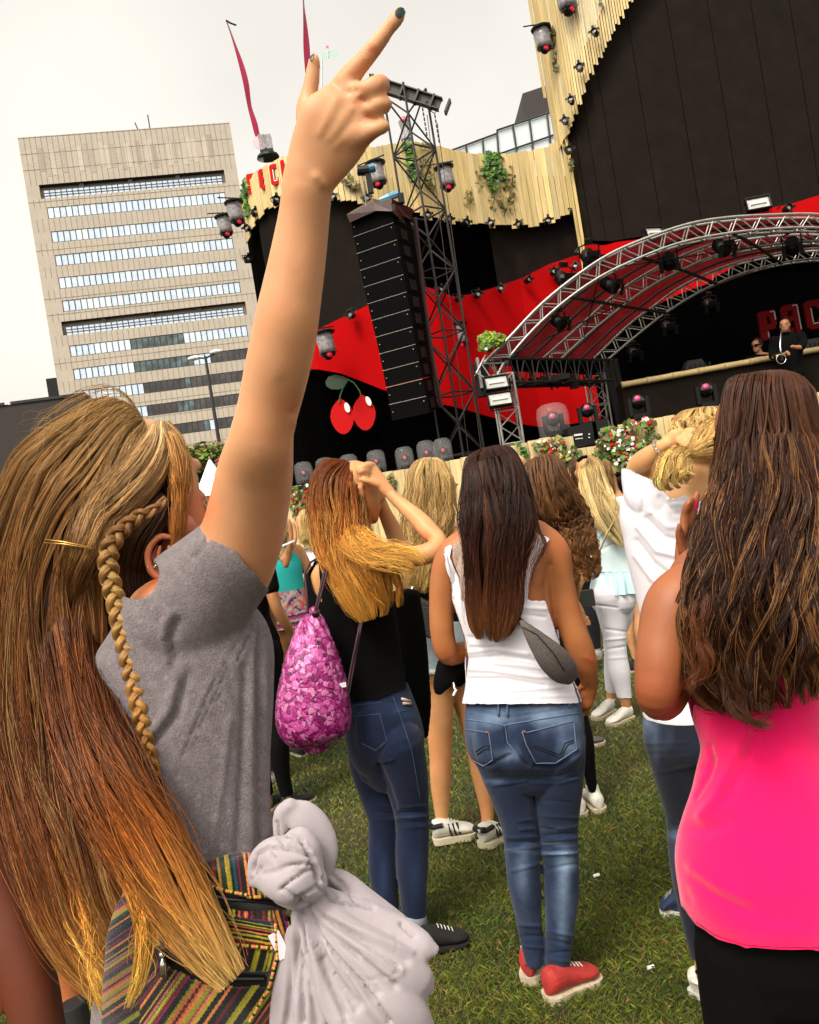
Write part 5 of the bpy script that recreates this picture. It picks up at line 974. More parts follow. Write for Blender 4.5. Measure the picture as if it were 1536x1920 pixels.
# braid, hair
cm1 = ramp([(0, (.52, .36, .18)), (.12, (.44, .28, .125)), (.28, (.28, .14, .050)), (.55, (.19, .070, .020)), (.75, (.25, .09, .02)), (.9, (.46, .24, .07)), (1, (.66, .44, .17))])
m1 = [[262, 786, 1.13, 26, .02], [232, 804, 1.12, 78, .055], [205, 850, 1.12, 116, .08], [170, 915, 1.12, 143, .10], [128, 990, 1.11, 136, .10], [102, 1080, 1.10, 128, .095], [98, 1200, 1.08, 138, .085], [112, 1320, 1.06, 142, .075], [140, 1450, 1.03, 145, .065], [180, 1580, .99, 142, .055], [225, 1700, .96, 130, .045], [285, 1800, .94, 105, .035], [340, 1880, .93, 70, .02]]
ch_ = [hair('h', m1, 7000, M_hair, None, cm1, seed=1, r=.0006, K=34, wave=.003, wl=.4, clump=.4, jit=.0045, ends=(.74, .97), fly=.03, nclump=150, shellcol=.5, hl=(.10, (.50, .33, .15)), starts=(0, .10))]
# front fall over temple
cf = ramp([(0, (.42, .27, .12)), (.4, (.52, .28, .09)), (1, (.42, .17, .045))])
ch_.append(hair('h', [[300, 800, 1.12, 20, .02], [320, 832, 1.12, 24, .045], [332, 880, 1.11, 23, .06], [334, 940, 1.10, 17, .06], [332, 1000, 1.08, 13, .04], [330, 1060, 1.07, 7, .02]], 900, M_hair, None, cf, seed=2, r=.0006, K=26, clump=.3, jit=.0025, ends=(.8, 1), nclump=30, shell=.85, shellcol=.7))
# swept side hair from the parting down to the pin
cs_ = ramp([(0, (.44, .31, .17)), (.5, (.38, .25, .115)), (1, (.16, .07, .025))])
ch_.append(hair('h', [[300, 800, 1.10, 16, .012], [296, 832, 1.08, 30, .018], [276, 870, 1.06, 40, .028], [236, 915, 1.045, 42, .03], [190, 968, 1.03, 36, .028], [162, 1030, 1.005, 28, .018], [142, 1080, 1.02, 18, .012], [130, 1150, 1.04, 8, .006]], 1500, M_hair, None, cs_, seed=5, r=.0007, K=26, clump=.45, jit=.003, ends=(.8, 1), nclump=40, shell=.8, shellcol=.6))
# dark under layers behind the ear and braid
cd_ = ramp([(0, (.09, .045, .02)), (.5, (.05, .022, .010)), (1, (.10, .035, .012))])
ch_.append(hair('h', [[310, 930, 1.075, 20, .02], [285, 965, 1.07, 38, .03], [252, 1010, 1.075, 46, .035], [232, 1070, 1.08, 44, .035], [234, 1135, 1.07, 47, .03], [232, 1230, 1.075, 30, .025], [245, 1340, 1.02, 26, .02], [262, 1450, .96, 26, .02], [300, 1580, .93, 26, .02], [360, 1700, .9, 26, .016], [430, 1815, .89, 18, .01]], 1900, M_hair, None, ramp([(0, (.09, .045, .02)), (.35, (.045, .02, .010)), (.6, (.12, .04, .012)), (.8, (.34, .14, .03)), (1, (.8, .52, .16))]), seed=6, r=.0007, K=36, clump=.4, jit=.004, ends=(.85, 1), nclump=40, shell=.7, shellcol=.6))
# lower right fall reaching the bag
ch_.append(hair('h', [[110, 1080, 1.09, 46, .05], [130, 1230, 1.03, 54, .045], [165, 1370, .94, 60, .04], [212, 1475, .895, 66, .04], [280, 1590, .87, 64, .03], [335, 1690, .855, 58, .022], [392, 1780, .845, 42, .014], [436, 1838, .84, 24, .008]], 2600, M_hair, None, ramp([(0, (.13, .055, .020)), (.4, (.17, .06, .014)), (.65, (.30, .11, .022)), (.8, (.46, .23, .065)), (1, (.72, .49, .20))]), seed=8, r=.00075, K=32, clump=.5, jit=.005, ends=(.74, 1), nclump=46, shell=0, starts=(0, .3)))
for sd_, rws in ((21, [[215, 1560, .87, 18, .01], [250, 1650, .85, 20, .008], [272, 1740, .84, 15, .006], [262, 1830, .84, 10, .004], [240, 1890, .84, 4, .003]]), (22, [[110, 1560, .95, 22, .01], [130, 1680, .93, 22, .008], [170, 1780, .91, 16, .008], [215, 1860, .9, 8, .004]]), (23, [[150, 1600, .94, 30, .01], [175, 1720, .92, 24, .008], [180, 1830, .9, 12, .004], [200, 1900, .9, 5, .004]]), (24, [[60, 1560, .96, 26, .01], [75, 1640, .95, 22, .01], [110, 1740, .93, 14, .006]])):
    ch_.append(hair('h', rws, 240, M_hair, None, ramp([(0, (.25, .09, .02)), (.4, (.55, .28, .06)), (1, (.80, .55, .18))]), seed=sd_, r=.0007, K=20, clump=.6, jit=.004, ends=(.8, 1), nclump=8, shell=0, starts=(0, .2)))
# flyaways at the crown
ch_.append(hair('h', [[262, 786, 1.13, 30, .02], [232, 800, 1.12, 90, .06], [205, 845, 1.12, 128, .085], [165, 915, 1.12, 154, .10]], 90, M_hair, None, ramp([(0, (.55, .4, .2)), (1, (.5, .34, .16))]), seed=9, r=.0003, K=18, jit=.006, fly=.3, ends=(.5, 1), shell=0, rr=(.95, 1.05)))
hA = hairobj('hair', ch_, M_hair, A)
braid([(312, 935, 7), (290, 955, 10), (262, 968, 13), (238, 985, 15), (216, 1008, 17), (203, 1040, 18), (205, 1080, 18), (215, 1120, 17.5), (227, 1180, 16.5), (243, 1250, 15.5), (258, 1320, 14.5), (274, 1390, 13), (287, 1440, 11), (293, 1465, 8)], [1.0, .99, .985, .98, .98, .98, .975, .97, .965, .96, .95, .945, .94, .935], 1, A, ramp([(0, (.36, .2, .08)), (.15, (.28, .15, .06)), (.35, (.52, .34, .14)), (1, (.50, .26, .08))]), 7.2)
b = MB(); b.tube([P(288, 1455, .932), P(294, 1478, .93), P(297, 1496, .93)], [.006, .0065, .005], 10); b.build('hair_tie', M_ck, A, smooth=True)
hairobj('braid_tail', [hair('h', [[296, 1480, .93, 6, .006], [308, 1530, .93, 12, .008], [330, 1600, .92, 22, .01], [370, 1690, .90, 24, .01], [415, 1790, .89, 20, .006]], 420, M_hair, None, ramp([(0, (.06, .02, .01)), (.3, (.16, .05, .014)), (.7, (.35, .15, .03)), (1, (.75, .47, .13))]), seed=31, r=.0006, K=22, clump=.4, jit=.004, nclump=10, shell=.6)], M_hair, A)
b = MB(); b.tube([P(84, 1012, .985), P(120, 1016, .985), P(172, 1027, .98)], .0011, 6); b.tube([P(84, 1018, .985), P(120, 1020, .985), P(172, 1029, .98)], .0009, 6); b.build('hair_pin', mat('gold_pin', (.6, .38, .14), .3, metal=.9), A, smooth=True)
# hoodie round the waist
HY = .88
hd = [LF([(476, 1655, 12), (488, 1618, 24), (520, 1602, 32, -.01), (562, 1615, 34, -.015), (592, 1650, 22, -.01)], HY, .9), LF([(500, 1640, 30, -.005), (540, 1650, 42, -.02), (585, 1655, 34, -.01)], HY, .9), LF([(530, 1672, 24), (560, 1675, 28, -.01), (592, 1662, 18)], HY, .9),
      LF([(534, 1605, 16, .02), (528, 1560, 15, .02), (528, 1525, 14, .02), (545, 1508, 14, .02)], HY, .9), LF([(540, 1516, 16, .02), (566, 1528, 30, .02), (590, 1560, 36, .02), (604, 1600, 32, .02), (606, 1630, 22, .02)], HY, .45), LF([(546, 1566, 10, .0), (566, 1562, 13, -.004), (584, 1585, 17, -.004), (592, 1625, 16, 0)], HY, .9), LF([(560, 1600, 26, .02), (580, 1640, 30, .02)], HY, .5),
      LF([(582, 1672, 18), (650, 1705, 26, .01), (730, 1742, 32, .01), (795, 1776, 26, 0), (816, 1782, 12, 0)], HY, .7), LF([(600, 1645, 14, .02), (640, 1650, 18, .03), (690, 1690, 22, .03), (750, 1735, 20, .03)], HY, .8), LF([(580, 1680, 15), (650, 1745, 26, -.01), (725, 1800, 40, -.015), (785, 1840, 34, -.01), (800, 1856, 20)], HY, .6), LF([(572, 1690, 13), (620, 1760, 26, -.015), (690, 1835, 40, -.02), (755, 1900, 46, -.02), (790, 1980, 40)], HY, .6),
      LF([(562, 1695, 12), (588, 1770, 26, -.01), (635, 1850, 44, -.015), (680, 1930, 58, -.02), (700, 2010, 60)], HY, .5), LF([(556, 1700, 11), (565, 1780, 22, 0), (585, 1870, 38, -.005), (610, 1960, 60)], HY, .5), LF([(550, 1740, 14, .01), (545, 1820, 30, .01), (545, 1900, 40, .01), (560, 1990, 60, .01)], HY, .5), LF([(700, 1790, 55, .02), (730, 1880, 70, .02), (750, 1980, 70, .02)], HY, .4), LF([(742, 1785, 56, .012), (744, 1850, 58, .01), (744, 1920, 62, .01), (744, 2000, 64, .01)], HY, .42)]
T4 = lambda q: [(440 + x / 3.84, 1480 + y / 3.84) for x, y in q]
rg = np.random.default_rng(77)
hl_ = [([(562 + 3 * math.cos(t), 1692), (562 + 60 * math.cos(t) + rg.uniform(-6, 6), 1692 + 70 * math.sin(t)), (562 + 230 * math.cos(t) + rg.uniform(-10, 10), 1692 + 230 * math.sin(t))], rg.uniform(4.5, 8), rg.choice([-.005, -.0035, .003])) for t in np.linspace(.42, 1.75, 17)] + [(T4([(130, 600), (150, 470), (230, 425), (330, 420), (450, 435), (560, 480), (600, 570), (610, 650)]), 2.6, -.009), (T4([(380, 330), (470, 360), (545, 450), (585, 600)]), 2.6, -.008), (T4([(300, 240), (330, 360), (390, 430)]), 2.6, -.006), (T4([(200, 610), (300, 580), (420, 540), (565, 540)]), 2.2, -.006), (T4([(325, 725), (420, 650), (500, 600), (590, 575)]), 2.2, -.006), (T4([(340, 720), (470, 790), (600, 690)]), 2, -.004), (T4([(240, 455), (290, 510)]), 2, -.004), (T4([(120, 650), (190, 570)]), 2.2, -.005), (T4([(490, 770), (600, 880), (760, 990), (1000, 1150), (1180, 1280)]), 3.5, -.006), (T4([(600, 700), (700, 800), (850, 840), (1000, 860)]), 3, -.005), (T4([(440, 830), (520, 960), (600, 1090), (760, 1250), (930, 1420), (1120, 1690)]), 4, -.008), (T4([(600, 930), (750, 1080), (900, 1200)]), 3, -.004), (T4([(495, 960), (495, 1300), (500, 1690)]), 4, -.007), (T4([(1200, 970), (1290, 1060)]), 4, -.006), (T4([(520, 1040), (600, 1160)]), 2.5, -.004), (T4([(560, 470), (590, 560), (590, 640)]), 2.5, -.006), (T4([(380, 380), (500, 380), (570, 470)]), 2, .004), (T4([(640, 640), (760, 780)]), 3, -.005), (T4([(720, 620), (870, 800), (1000, 850)]), 3, -.005), (T4([(940, 1385), (1060, 1370), (1190, 1310)]), 1.5, -.002), (T4([(1160, 1040), (1165, 1200)]), 1.2, -.0015), (T4([(820, 1690), (700, 1450), (620, 1230)]), 5, -.004)]
fuse('tied_hoodie', hd, mat('pale_grey_fleece', (.41, .37, .39), .95, noise=.06, nscale=60, bump=.10, bscale=500, sheen=.2, spec=.15), A, vox=.0028, smooth=5, lines=hl_, noise=[(30, .0012, 8)])
# striped waist bag
BG = empty('waist_bag', P(370, 1880, .9), 'colourful striped woven waist bag with black zips on the girl in grey', 'bag')
T3 = lambda q: [(180 + x / 3.657, 1560 + y / 3.657) for x, y in q]
def bagcol(V, N):
    px, py = topx(V); x = (px - 180) * 3.657; y = (py - 1560) * 3.657; g = np.random.default_rng(12)
    pal = np.array([(.42, .38, .03), (.012, .012, .01), (.80, .38, .09), (.02, .09, .03), (.26, .035, .015), (.40, .03, .22), (.55, .50, .06), (.85, .35, .12), (.70, .45, .08), (.015, .10, .13), (.48, .45, .04), (.012, .01, .01), (.22, .02, .06), (.75, .20, .10), (.03, .02, .02)])
    wds = g.uniform(6, 22, 400); edges = np.cumsum(wds) - 2500; ids = g.integers(0, len(pal), 400); dk = np.arange(400) % 2 == 1; ids[dk] = np.where(g.random(400)[dk] < .5, 1, ids[dk])
    look = lambda q: pal[ids[np.clip(np.searchsorted(edges, q), 0, 399)]]
    L = lambda pts: np.interp(x, [p[0] for p in pts], [p[1] for p in pts])
    l1 = L([(400, 300), (640, 340), (800, 380), (900, 410), (1050, 440), (1230, 450), (1400, 470)]); l2 = L([(500, 430), (700, 480), (850, 510), (1000, 545), (1290, 540), (1400, 520)]); l3 = L([(300, 590), (600, 560), (750, 560), (1200, 610)]); l4 = L([(340, 600), (600, 720), (900, 770), (1200, 810)]); l5 = L([(300, 760), (520, 800), (700, 900), (1000, 960), (1170, 960), (1300, 900)]); l6 = L([(300, 850), (400, 870), (560, 950), (760, 1050), (1000, 1060), (1150, 1050), (1300, 1000)])
    c = look((x * .82 + y * .57) * .9)
    c = np.where((y < l6)[:, None], np.array([.008, .007, .006]), c); c = np.where((y < l5)[:, None], look(x * 1.0 + .25 * y + 37), c); c = np.where(((y < l4) & (x > 560))[:, None], look((y - .18 * x) * 1.25 - 300), c); c = np.where(((y < l3) & (x > 500))[:, None], look(x * .9 + 600), c)
    c = np.where(((y < l2) & (x > 420))[:, None], np.array([.008, .007, .006]), c); c = np.where(((y < l1) & (x > 420))[:, None], look(x * .95 - .12 * y + 900), c)
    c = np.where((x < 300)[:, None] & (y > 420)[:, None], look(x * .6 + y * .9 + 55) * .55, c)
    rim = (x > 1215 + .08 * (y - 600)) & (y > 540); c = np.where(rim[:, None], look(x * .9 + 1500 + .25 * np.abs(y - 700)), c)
    return c * .85 * g.uniform(.7, 1.2, (len(V), 1)) * (1 + .12 * np.sin(x * 1.1) * np.sin(y * 1.3))[:, None]
brow = RW([(425, 1625, 60, .01, .35), (428, 1645, 112, 0, .3), (410, 1680, 158, -.01, .28), (392, 1745, 178, -.015, .27), (372, 1810, 176, -.015, .27), (352, 1870, 160, -.01, .27), (330, 1950, 140, -.005, .27)], .915)
V, Fc = loft(brow, 380, 560, p=2.4); px, py = topx(V); x = (px - 180) * 3.657; y = (py - 1560) * 3.657; nrm = unit(V - P(380, 1780, 1.0))
dz = np.zeros(len(V))
for pl_, wd_, am_ in ((T3([(640, 345), (900, 415), (1230, 445)]), 2.5, .003), (T3([(650, 410), (900, 470), (1280, 500)]), 9, -.006), (T3([(600, 560), (750, 550), (1200, 600)]), 4, .003), (T3([(380, 600), (600, 720), (900, 770), (1200, 800)]), 3, .003), (T3([(340, 800), (560, 880), (760, 970), (1150, 1000)]), 8, -.005), (T3([(1215, 600), (1235, 850), (1170, 1100), (1050, 1300)]), 3, .003), (T3([(380, 850), (560, 955), (760, 1055), (1150, 1055)]), 3, .002)): dz += am_ * np.exp(-(segdist(px, py, pl_) / wd_)**2)
front = (V - P(380, 1780, .915))[:, 1] < 0; V[:, 1] -= (dz + .0015 * snoise(V, 60, 4)) * front
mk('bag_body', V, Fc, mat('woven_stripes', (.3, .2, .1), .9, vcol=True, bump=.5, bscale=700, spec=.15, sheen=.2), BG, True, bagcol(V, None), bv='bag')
b = MB()
for pl_ in (T3([(350, 795), (520, 860), (700, 960), (900, 1010), (1150, 1010)]), T3([(660, 400), (900, 465), (1280, 500)])):
    q = onsurf('bag', pl_, 3, .001)
    if q is not None: b.tube(q, .0016, 5)
b.build('zip', mat('zip_black', (.02, .018, .015), .35), BG)
zs2 = [hit('bag', *T3([(445, 830)])[0], .004)[0], hit('bag', *T3([(455, 880)])[0], .006)[0], hit('bag', *T3([(472, 960)])[0], .006)[0]]; b = MB(); b.tube(zs2[:2], [.004, .0028], 8); b.tube([zs2[1], zs2[1] * .6 + zs2[2] * .4, zs2[2]], [.0026, .0038, .0042], 8); b.build('zip_pull', M_silver, BG, smooth=True)
h_ = hit('bag', *T3([(1252, 770)])[0], .003)
if h_: b = MB(); b.box(h_[0], .006, .0008, .014, ax=unit([1, .2, .3]), az=unit([-.3, 0, 1])); b.build('care_tag', M_cw, BG)
b = MB()
for pl_ in (T3([(640, 345), (800, 382), (900, 413), (1050, 440), (1230, 442)]), T3([(380, 605), (600, 722), (900, 772), (1200, 802)]), T3([(1225, 640), (1238, 850), (1175, 1090), (1060, 1290)])):
    q = onsurf('bag', pl_, 2.2, .001)
    if q is not None:
        for k, c in enumerate(q[::2]): b.ball(c, .0019, 5, col=[(.8, .4, .1), (.75, .25, .15), (.5, .5, .05), (.05, .05, .04)][k % 4])
b.build('overlock_stitches', mat('stitch_mix', (1, 1, 1), .9, vcol=True), BG, smooth=True, vc=True)

NB = empty('person', P(-60, 1900, .95) * [1, 1, 0], 'added person at the lower left edge, only one forearm in view, shade painted into its skin', 'person')  # separate figure added so the shaded arm can have its own darker skin
fuse('body', [LF([(-150, 1250, 90, 0), (-120, 1400, 80, 0), (-60, 1560, 70, 0), (-5, 1680, 62, -.01), (28, 1770, 60, -.02), (55, 1850, 52, -.03), (78, 1950, 46, -.04), (95, 2050, 40, -.05)], .98, .9, N=30), LF([(-330, 1230, 160, .05, .5), (-340, 1500, 170, .05, .5), (-330, 1800, 160, .05, .5), (-320, 2100, 170, .05, .6)], .98, .5), LF([(-350, 1050, 60, .05), (-345, 1220, 80, .05)], .98, .9)] + head(P(-350, 1090, .98), .225, (.1, 1, 0))[0], M_sk, NB, vox=.006, smooth=5, col=skcol((.17, .055, .025)))  # dark skin tone is the arm's shade put into the colour
garment('added_dark_top', [LF([(-330, 1240, 170, .05, .55), (-340, 1500, 180, .05, .55), (-330, 1800, 170, .05, .55)], .98, .5)], M_ck, NB, lambda px, py, V, N: py > 1200, off=.008, vox=.008, smooth=4)
# ---------------------------------------------------------------- D: brown hair, white tank top, distressed jeans, red shoes
def T5(q): return [(620 + x / 2.56, 1280 + y / 2.56) for x, y in q]
def T33(q): return [(740 + x / 3.2, 820 + y / 3.2) for x, y in q]
def jeans_col(dark, mid, light, fades, var=.12):
    dark, mid, light = map(np.array, (dark, mid, light))
    def f(V, N):
        px, py = topx(V); k = np.zeros(len(V))
        for x, y, rx, ry, s in fades: k += s * np.exp(-((px - x) / rx)**2 - ((py - y) / ry)**2)
        n = snoise(V, 25, 3) * .25 + snoise(V * [1, 1, .3], 90, 5) * .15; k = np.clip(k + n * .6, -1, 1.2)[:, None]; c = np.where(k < 0, mid * (1 + k) - dark * k, mid * (1 - k) + light * k)
        return np.clip(c, .002, 1) * (1 + var * snoise(V, 150, 9))[:, None]
    return f
DY = 2.6
D = empty('person', gnd(1030, 1850), 'girl with long dark brown hair in white tank top, faded blue jeans and red shoes', 'person')
dtor = [(952, 985, 62, .0, .62), (948, 1012, 92, 0, .56), (940, 1050, 98, 0, .58), (940, 1100, 96, 0, .62), (948, 1150, 92, 0, .62), (957, 1200, 86, 0, .6), (966, 1260, 88, 0, .62), (975, 1310, 104, 0, .62), (982, 1360, 113, 0, .66), (984, 1405, 112, 0, .7)]
lL = [(934, 1385, 56, 0, .95), (943, 1430, 49), (956, 1480, 40), (966, 1515, 36), (974, 1555, 32), (978, 1590, 32.5, 0), (981, 1630, 32), (986, 1680, 29, .01), (993, 1735, 23.5, .02), (1000, 1785, 20, .02), (1002, 1800, 18, .02)]
lR = [(1040, 1385, 58, 0, .95), (1045, 1430, 52), (1046, 1480, 46), (1046, 1520, 41), (1048, 1555, 37), (1049, 1590, 35), (1053, 1640, 33.5), (1053, 1690, 31.5), (1050, 1745, 27), (1047, 1790, 23.5), (1045, 1825, 22.5), (1046, 1838, 20)]
dl = [(880, 1015, 30, 0, .8), (850, 1042, 32), (833, 1085, 27), (828, 1140, 23.5), (830, 1190, 23), (840, 1225, 22, -.01), (862, 1224, 20, -.06), (900, 1212, 17, -.12), (930, 1200, 15, -.15)]
dl = [(a, b_, c, -(r[0] if r else 0), .9) for a, b_, c, *r in dl]
dr = [(1000, 1005, 34, 0, .8), (1032, 1035, 36), (1047, 1085, 29), (1058, 1130, 27), (1070, 1170, 26), (1085, 1210, 26.5), (1096, 1240, 24, .01), (1103, 1265, 19, .03), (1106, 1285, 15.5, .05), (1104, 1300, 15, .06)]
dn = LF([(950, 900, 34, .04), (950, 960, 34, .02), (950, 1000, 48, .01)], DY, .9)
hpD, hPD = head(P(940, 985, DY - .02) + [0, .05, 0], .235, (.05, 1, 0), up=(-.16 * 0, 0, 1))
dh = [LF([(1104, 1288, 15, .06), (1100, 1305, 17, .06), (1095, 1322, 15, .06)], DY, .6)] + fingers([[(1088, 1302, 6, .05), (1083, 1318, 5.5, .04), (1082, 1330, 4.5, .03)], [(1090, 1318, 5.5, .06), (1086, 1332, 5, .06), (1085, 1342, 4, .05)], [(1096, 1322, 5.5, .07), (1094, 1336, 5, .075), (1092, 1345, 4, .07)], [(1102, 1320, 5, .08), (1102, 1333, 4.6, .09), (1100, 1342, 3.8, .085)], [(1086, 1290, 5.5, .04), (1079, 1300, 5, .03), (1077, 1312, 4, .02)]], DY)
dLd = [LF(dl, DY, .9, N=40), LF(dr, DY, .9, N=44), LF(lL[1:], DY, .95, N=40, sc=.8), LF(lR[1:], DY, .95, N=40, sc=.8), loft(RW(dtor[:7] + [(972, 1300, 86, 0, .55), (980, 1350, 84, 0, .5), (986, 1420, 70, 0, .45)], DY, .6), 50, 32, sc=.97)]
# shoulder blades and spine
fuse('body', [dn] + dLd + dh + hpD, M_sk, D, vox=.0055, smooth=6, bv='Dbody', col=skcol((.42, .185, .075), [(1108, 1240, 14, .8), (840, 1230, 18, .5), (1095, 1320, 20, .4), (1040, 1030, 30, .3)], warm=(1.05, .72, .6)),
     lines=[([(1030, 1060), (1022, 1100), (1026, 1130)], 6, -.005), ([(852, 1060), (858, 1110)], 5, -.004), ([(950, 1040), (952, 1120)], 5, -.004), ([(1000, 1050), (1010, 1090)], 10, .004), ([(1098, 1232), (1112, 1240)], 5, .003)])
tfold = [(T33([(440, 1290), (600, 1270), (800, 1300)]), 3, .004), (T33([(450, 1330), (650, 1310), (900, 1350)]), 3, -.004), (T33([(430, 1390), (600, 1400), (850, 1440), (1020, 1440)]), 3, .004), (T33([(420, 1450), (650, 1450), (900, 1490)]), 3, -.004), (T33([(420, 1500), (700, 1520), (1000, 1500)]), 3, .003), (T33([(450, 1200), (620, 1220)]), 3, -.003), (T33([(760, 1060), (900, 1080)]), 3, -.003), (T33([(750, 1020), (905, 1030)]), 3, .004), (T33([(900, 1200), (1000, 1330), (1060, 1450)]), 4, .004), (T33([(820, 1230), (940, 1260), (1000, 1290)]), 3, -.003), (T33([(460, 1240), (560, 1245), (700, 1225)]), 3, .003), (T33([(600, 1355), (760, 1370), (960, 1400)]), 2.5, .003), (T33([(420, 1545), (700, 1560), (1080, 1550)]), 1.6, .0025)]
tankpoly = T33([(345, 975), (400, 985), (480, 960), (520, 930), (620, 950), (740, 960), (760, 980), (905, 982), (960, 1150), (1050, 1420), (1108, 1595), (700, 1600), (400, 1598), (430, 1450), (445, 1330), (425, 1210), (405, 1150), (375, 1060)])
strapL = T33([(300, 660), (345, 640), (330, 720), (385, 850), (410, 985), (350, 985), (345, 880), (310, 790)]); laceL = T33([(345, 650), (440, 600), (470, 640), (470, 960), (395, 985), (395, 850), (350, 740)])
strapR = T33([(800, 575), (850, 575), (935, 605), (890, 660), (845, 760), (812, 860), (795, 985), (750, 985), (772, 880), (800, 740), (822, 640)])
garment('tank_top', [loft(RW(dtor[:9], DY, .6), 70, 40, sc=1.0), LF(dl[:3], DY, .9), LF(dr[:3], DY, .9)], M_cw, D, lambda px, py, V, N: ((inpoly(px, py, tankpoly) | inpoly(px, py, strapL) | inpoly(px, py, strapR)) | ((N[:, 1] > .1) & (py > 1060) & (py < 1318) & (px > 872) & ((px < 1014) | (py > 1180)))), off=.010, vox=.0045, smooth=5, lines=tfold, noise=[(35, .0012, 3)], bv='tank')
garment('lace_panel', [loft(RW(dtor[:9], DY, .6), 70, 40, sc=1.0), LF(dl[:3], DY, .9), LF(dr[:3], DY, .9)], mat('cream_lace', (.62, .47, .40), .8, bump=1, bscale=300), D, lambda px, py, V, N: inpoly(px, py, laceL), off=.012, vox=.0045, smooth=5)
garment('shoulder_straps', [dn, loft(RW(dtor[:9], DY, .6), 70, 40), LF(dl, DY, .9, N=40), LF(dr, DY, .9, N=44)], M_cw, D, lambda px, py, V, N: (inpoly(px, py, strapL) | inpoly(px, py, strapR)) & (N[:, 1] < .3), off=.009, vox=.005, smooth=6)
seam('strap_stitch', 'Dbody', [T33([(312, 700), (330, 800), (372, 960)]), T33([(835, 640), (795, 740), (765, 850), (742, 960)])], .0035, M_cw, D, off=.012)
# jeans
jf = []
for q, w_, a in [([(905, 705), (985, 700)], 2, .004), ([(1010, 680), (1100, 700), (1185, 690)], 2.2, .004), ([(840, 745), (1000, 740)], 2, .004), ([(850, 770), (990, 765)], 2, -.004), ([(1020, 735), (1185, 720)], 2.2, -.004), ([(1015, 760), (1190, 745)], 2.2, .005), ([(1015, 790), (1190, 775)], 2.2, -.005), ([(840, 800), (1000, 790)], 2.2, .004), ([(1020, 825), (1190, 815)], 2.5, .005), ([(960, 480), (1100, 485), (1215, 450)], 2.2, .0022), ([(960, 440), (1100, 450), (1215, 405)], 2.5, -.002), ([(780, 495), (940, 470)], 2.2, .003), ([(1000, 640), (1190, 650)], 2, .003), ([(900, 665), (985, 655)], 2, .003), ([(1000, 565), (1150, 575)], 2, -.003), ([(870, 905), (1000, 870)], 3, .003), ([(1030, 900), (1190, 870)], 3, -.003), ([(1035, 1190), (1170, 1215)], 3, .004), ([(1040, 1235), (1160, 1260)], 3, -.004), ([(905, 1160), (1020, 1170)], 3, .004), ([(910, 1220), (1020, 1215)], 3, -.004), ([(925, 1265), (1025, 1275)], 2, .004), ([(1035, 1330), (1160, 1340)], 2.5, .004), ([(1040, 1300), (1155, 1290)], 2.5, -.004), ([(840, 210), (850, 290), (900, 350), (945, 400)], 3, -.008), ([(985, 400), (1080, 410), (1190, 340)], 4, -.006), ([(700, 390), (760, 400), (860, 350)], 4, -.004), ([(660, 130), (850, 170), (1180, 120)], 2, -.002)]: jf.append((T5(q), w_, a * 1.5))
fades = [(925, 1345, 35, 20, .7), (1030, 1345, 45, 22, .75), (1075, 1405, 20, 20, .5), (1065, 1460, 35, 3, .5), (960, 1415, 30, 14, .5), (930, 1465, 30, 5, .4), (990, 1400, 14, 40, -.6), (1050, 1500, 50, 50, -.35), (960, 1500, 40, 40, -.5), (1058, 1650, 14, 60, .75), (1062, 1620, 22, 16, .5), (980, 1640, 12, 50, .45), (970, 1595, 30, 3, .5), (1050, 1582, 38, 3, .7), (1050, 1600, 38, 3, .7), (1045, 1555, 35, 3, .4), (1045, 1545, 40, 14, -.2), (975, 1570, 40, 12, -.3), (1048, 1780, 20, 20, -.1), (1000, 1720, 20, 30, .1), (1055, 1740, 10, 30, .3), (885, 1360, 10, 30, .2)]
dj = [loft(RW([(976, 1298, 98, 0, .60), (978, 1314, 105, 0, .60), (981, 1345, 111, 0, .66), (984, 1385, 111, 0, .7), (989, 1420, 99, 0, .7), (991, 1442, 82, 0, .6)], DY), 24, 40), LF(lL, DY, .95, N=60, M=30), LF(lR, DY, .95, N=60, M=30), LF([(934, 1368, 48, -.05, .8), (934, 1400, 46, -.055, .8), (942, 1425, 40, -.04, .8)], DY), LF([(1040, 1365, 50, -.05, .8), (1045, 1400, 52, -.055, .8), (1047, 1428, 44, -.04, .8)], DY)]
fuse('jeans', dj, M_jean, D, vox=.0045, smooth=4, lines=jf, noise=[(30, .0015, 6), (70, .0010, 7), (120, .0005, 8)], col=jeans_col((.008, .012, .024), (.028, .048, .098), (.26, .34, .46), fades), bv='Djean')
M_stitch = mat('pale_blue_thread', (.16, .21, .32), .8); M_stitch_d = mat('dark_thread', (.012, .018, .035), .8)
seam('pocket_seam', 'Djean', [T5([(655, 225), (760, 240), (778, 370), (735, 400), (680, 370)]), T5([(920, 230), (940, 240), (1165, 185), (1180, 320), (1080, 385), (985, 385), (940, 300), (920, 235)]), T5([(650, 175), (830, 205), (1190, 145)]), T5([(835, 200), (850, 290), (905, 350)])], .0016, M_stitch, D)
seam('pocket_embroidery', 'Djean', [T5([(965, 295), (1040, 320), (1100, 345), (1125, 290), (1165, 275)]), T5([(965, 305), (1040, 333), (1105, 358), (1135, 300), (1165, 285)]), T5([(700, 330), (740, 300), (770, 305)]), T5([(705, 345), (745, 315), (772, 318)])], .0016, M_stitch_d, D)
seam('belt_loop', 'Djean', [T5([(808, 95), (808, 160)]), T5([(850, 95), (850, 160)]), T5([(1135, 80), (1145, 120)])], .0035, M_jean2 if False else mat('loop_denim', (.10, .15, .24), .8), D, off=.004)
b = MB()
for q in ((752, 240), (932, 236)): h_ = hit('Djean', *T5([q])[0], .003); b.ball(h_[0], .004, 6)
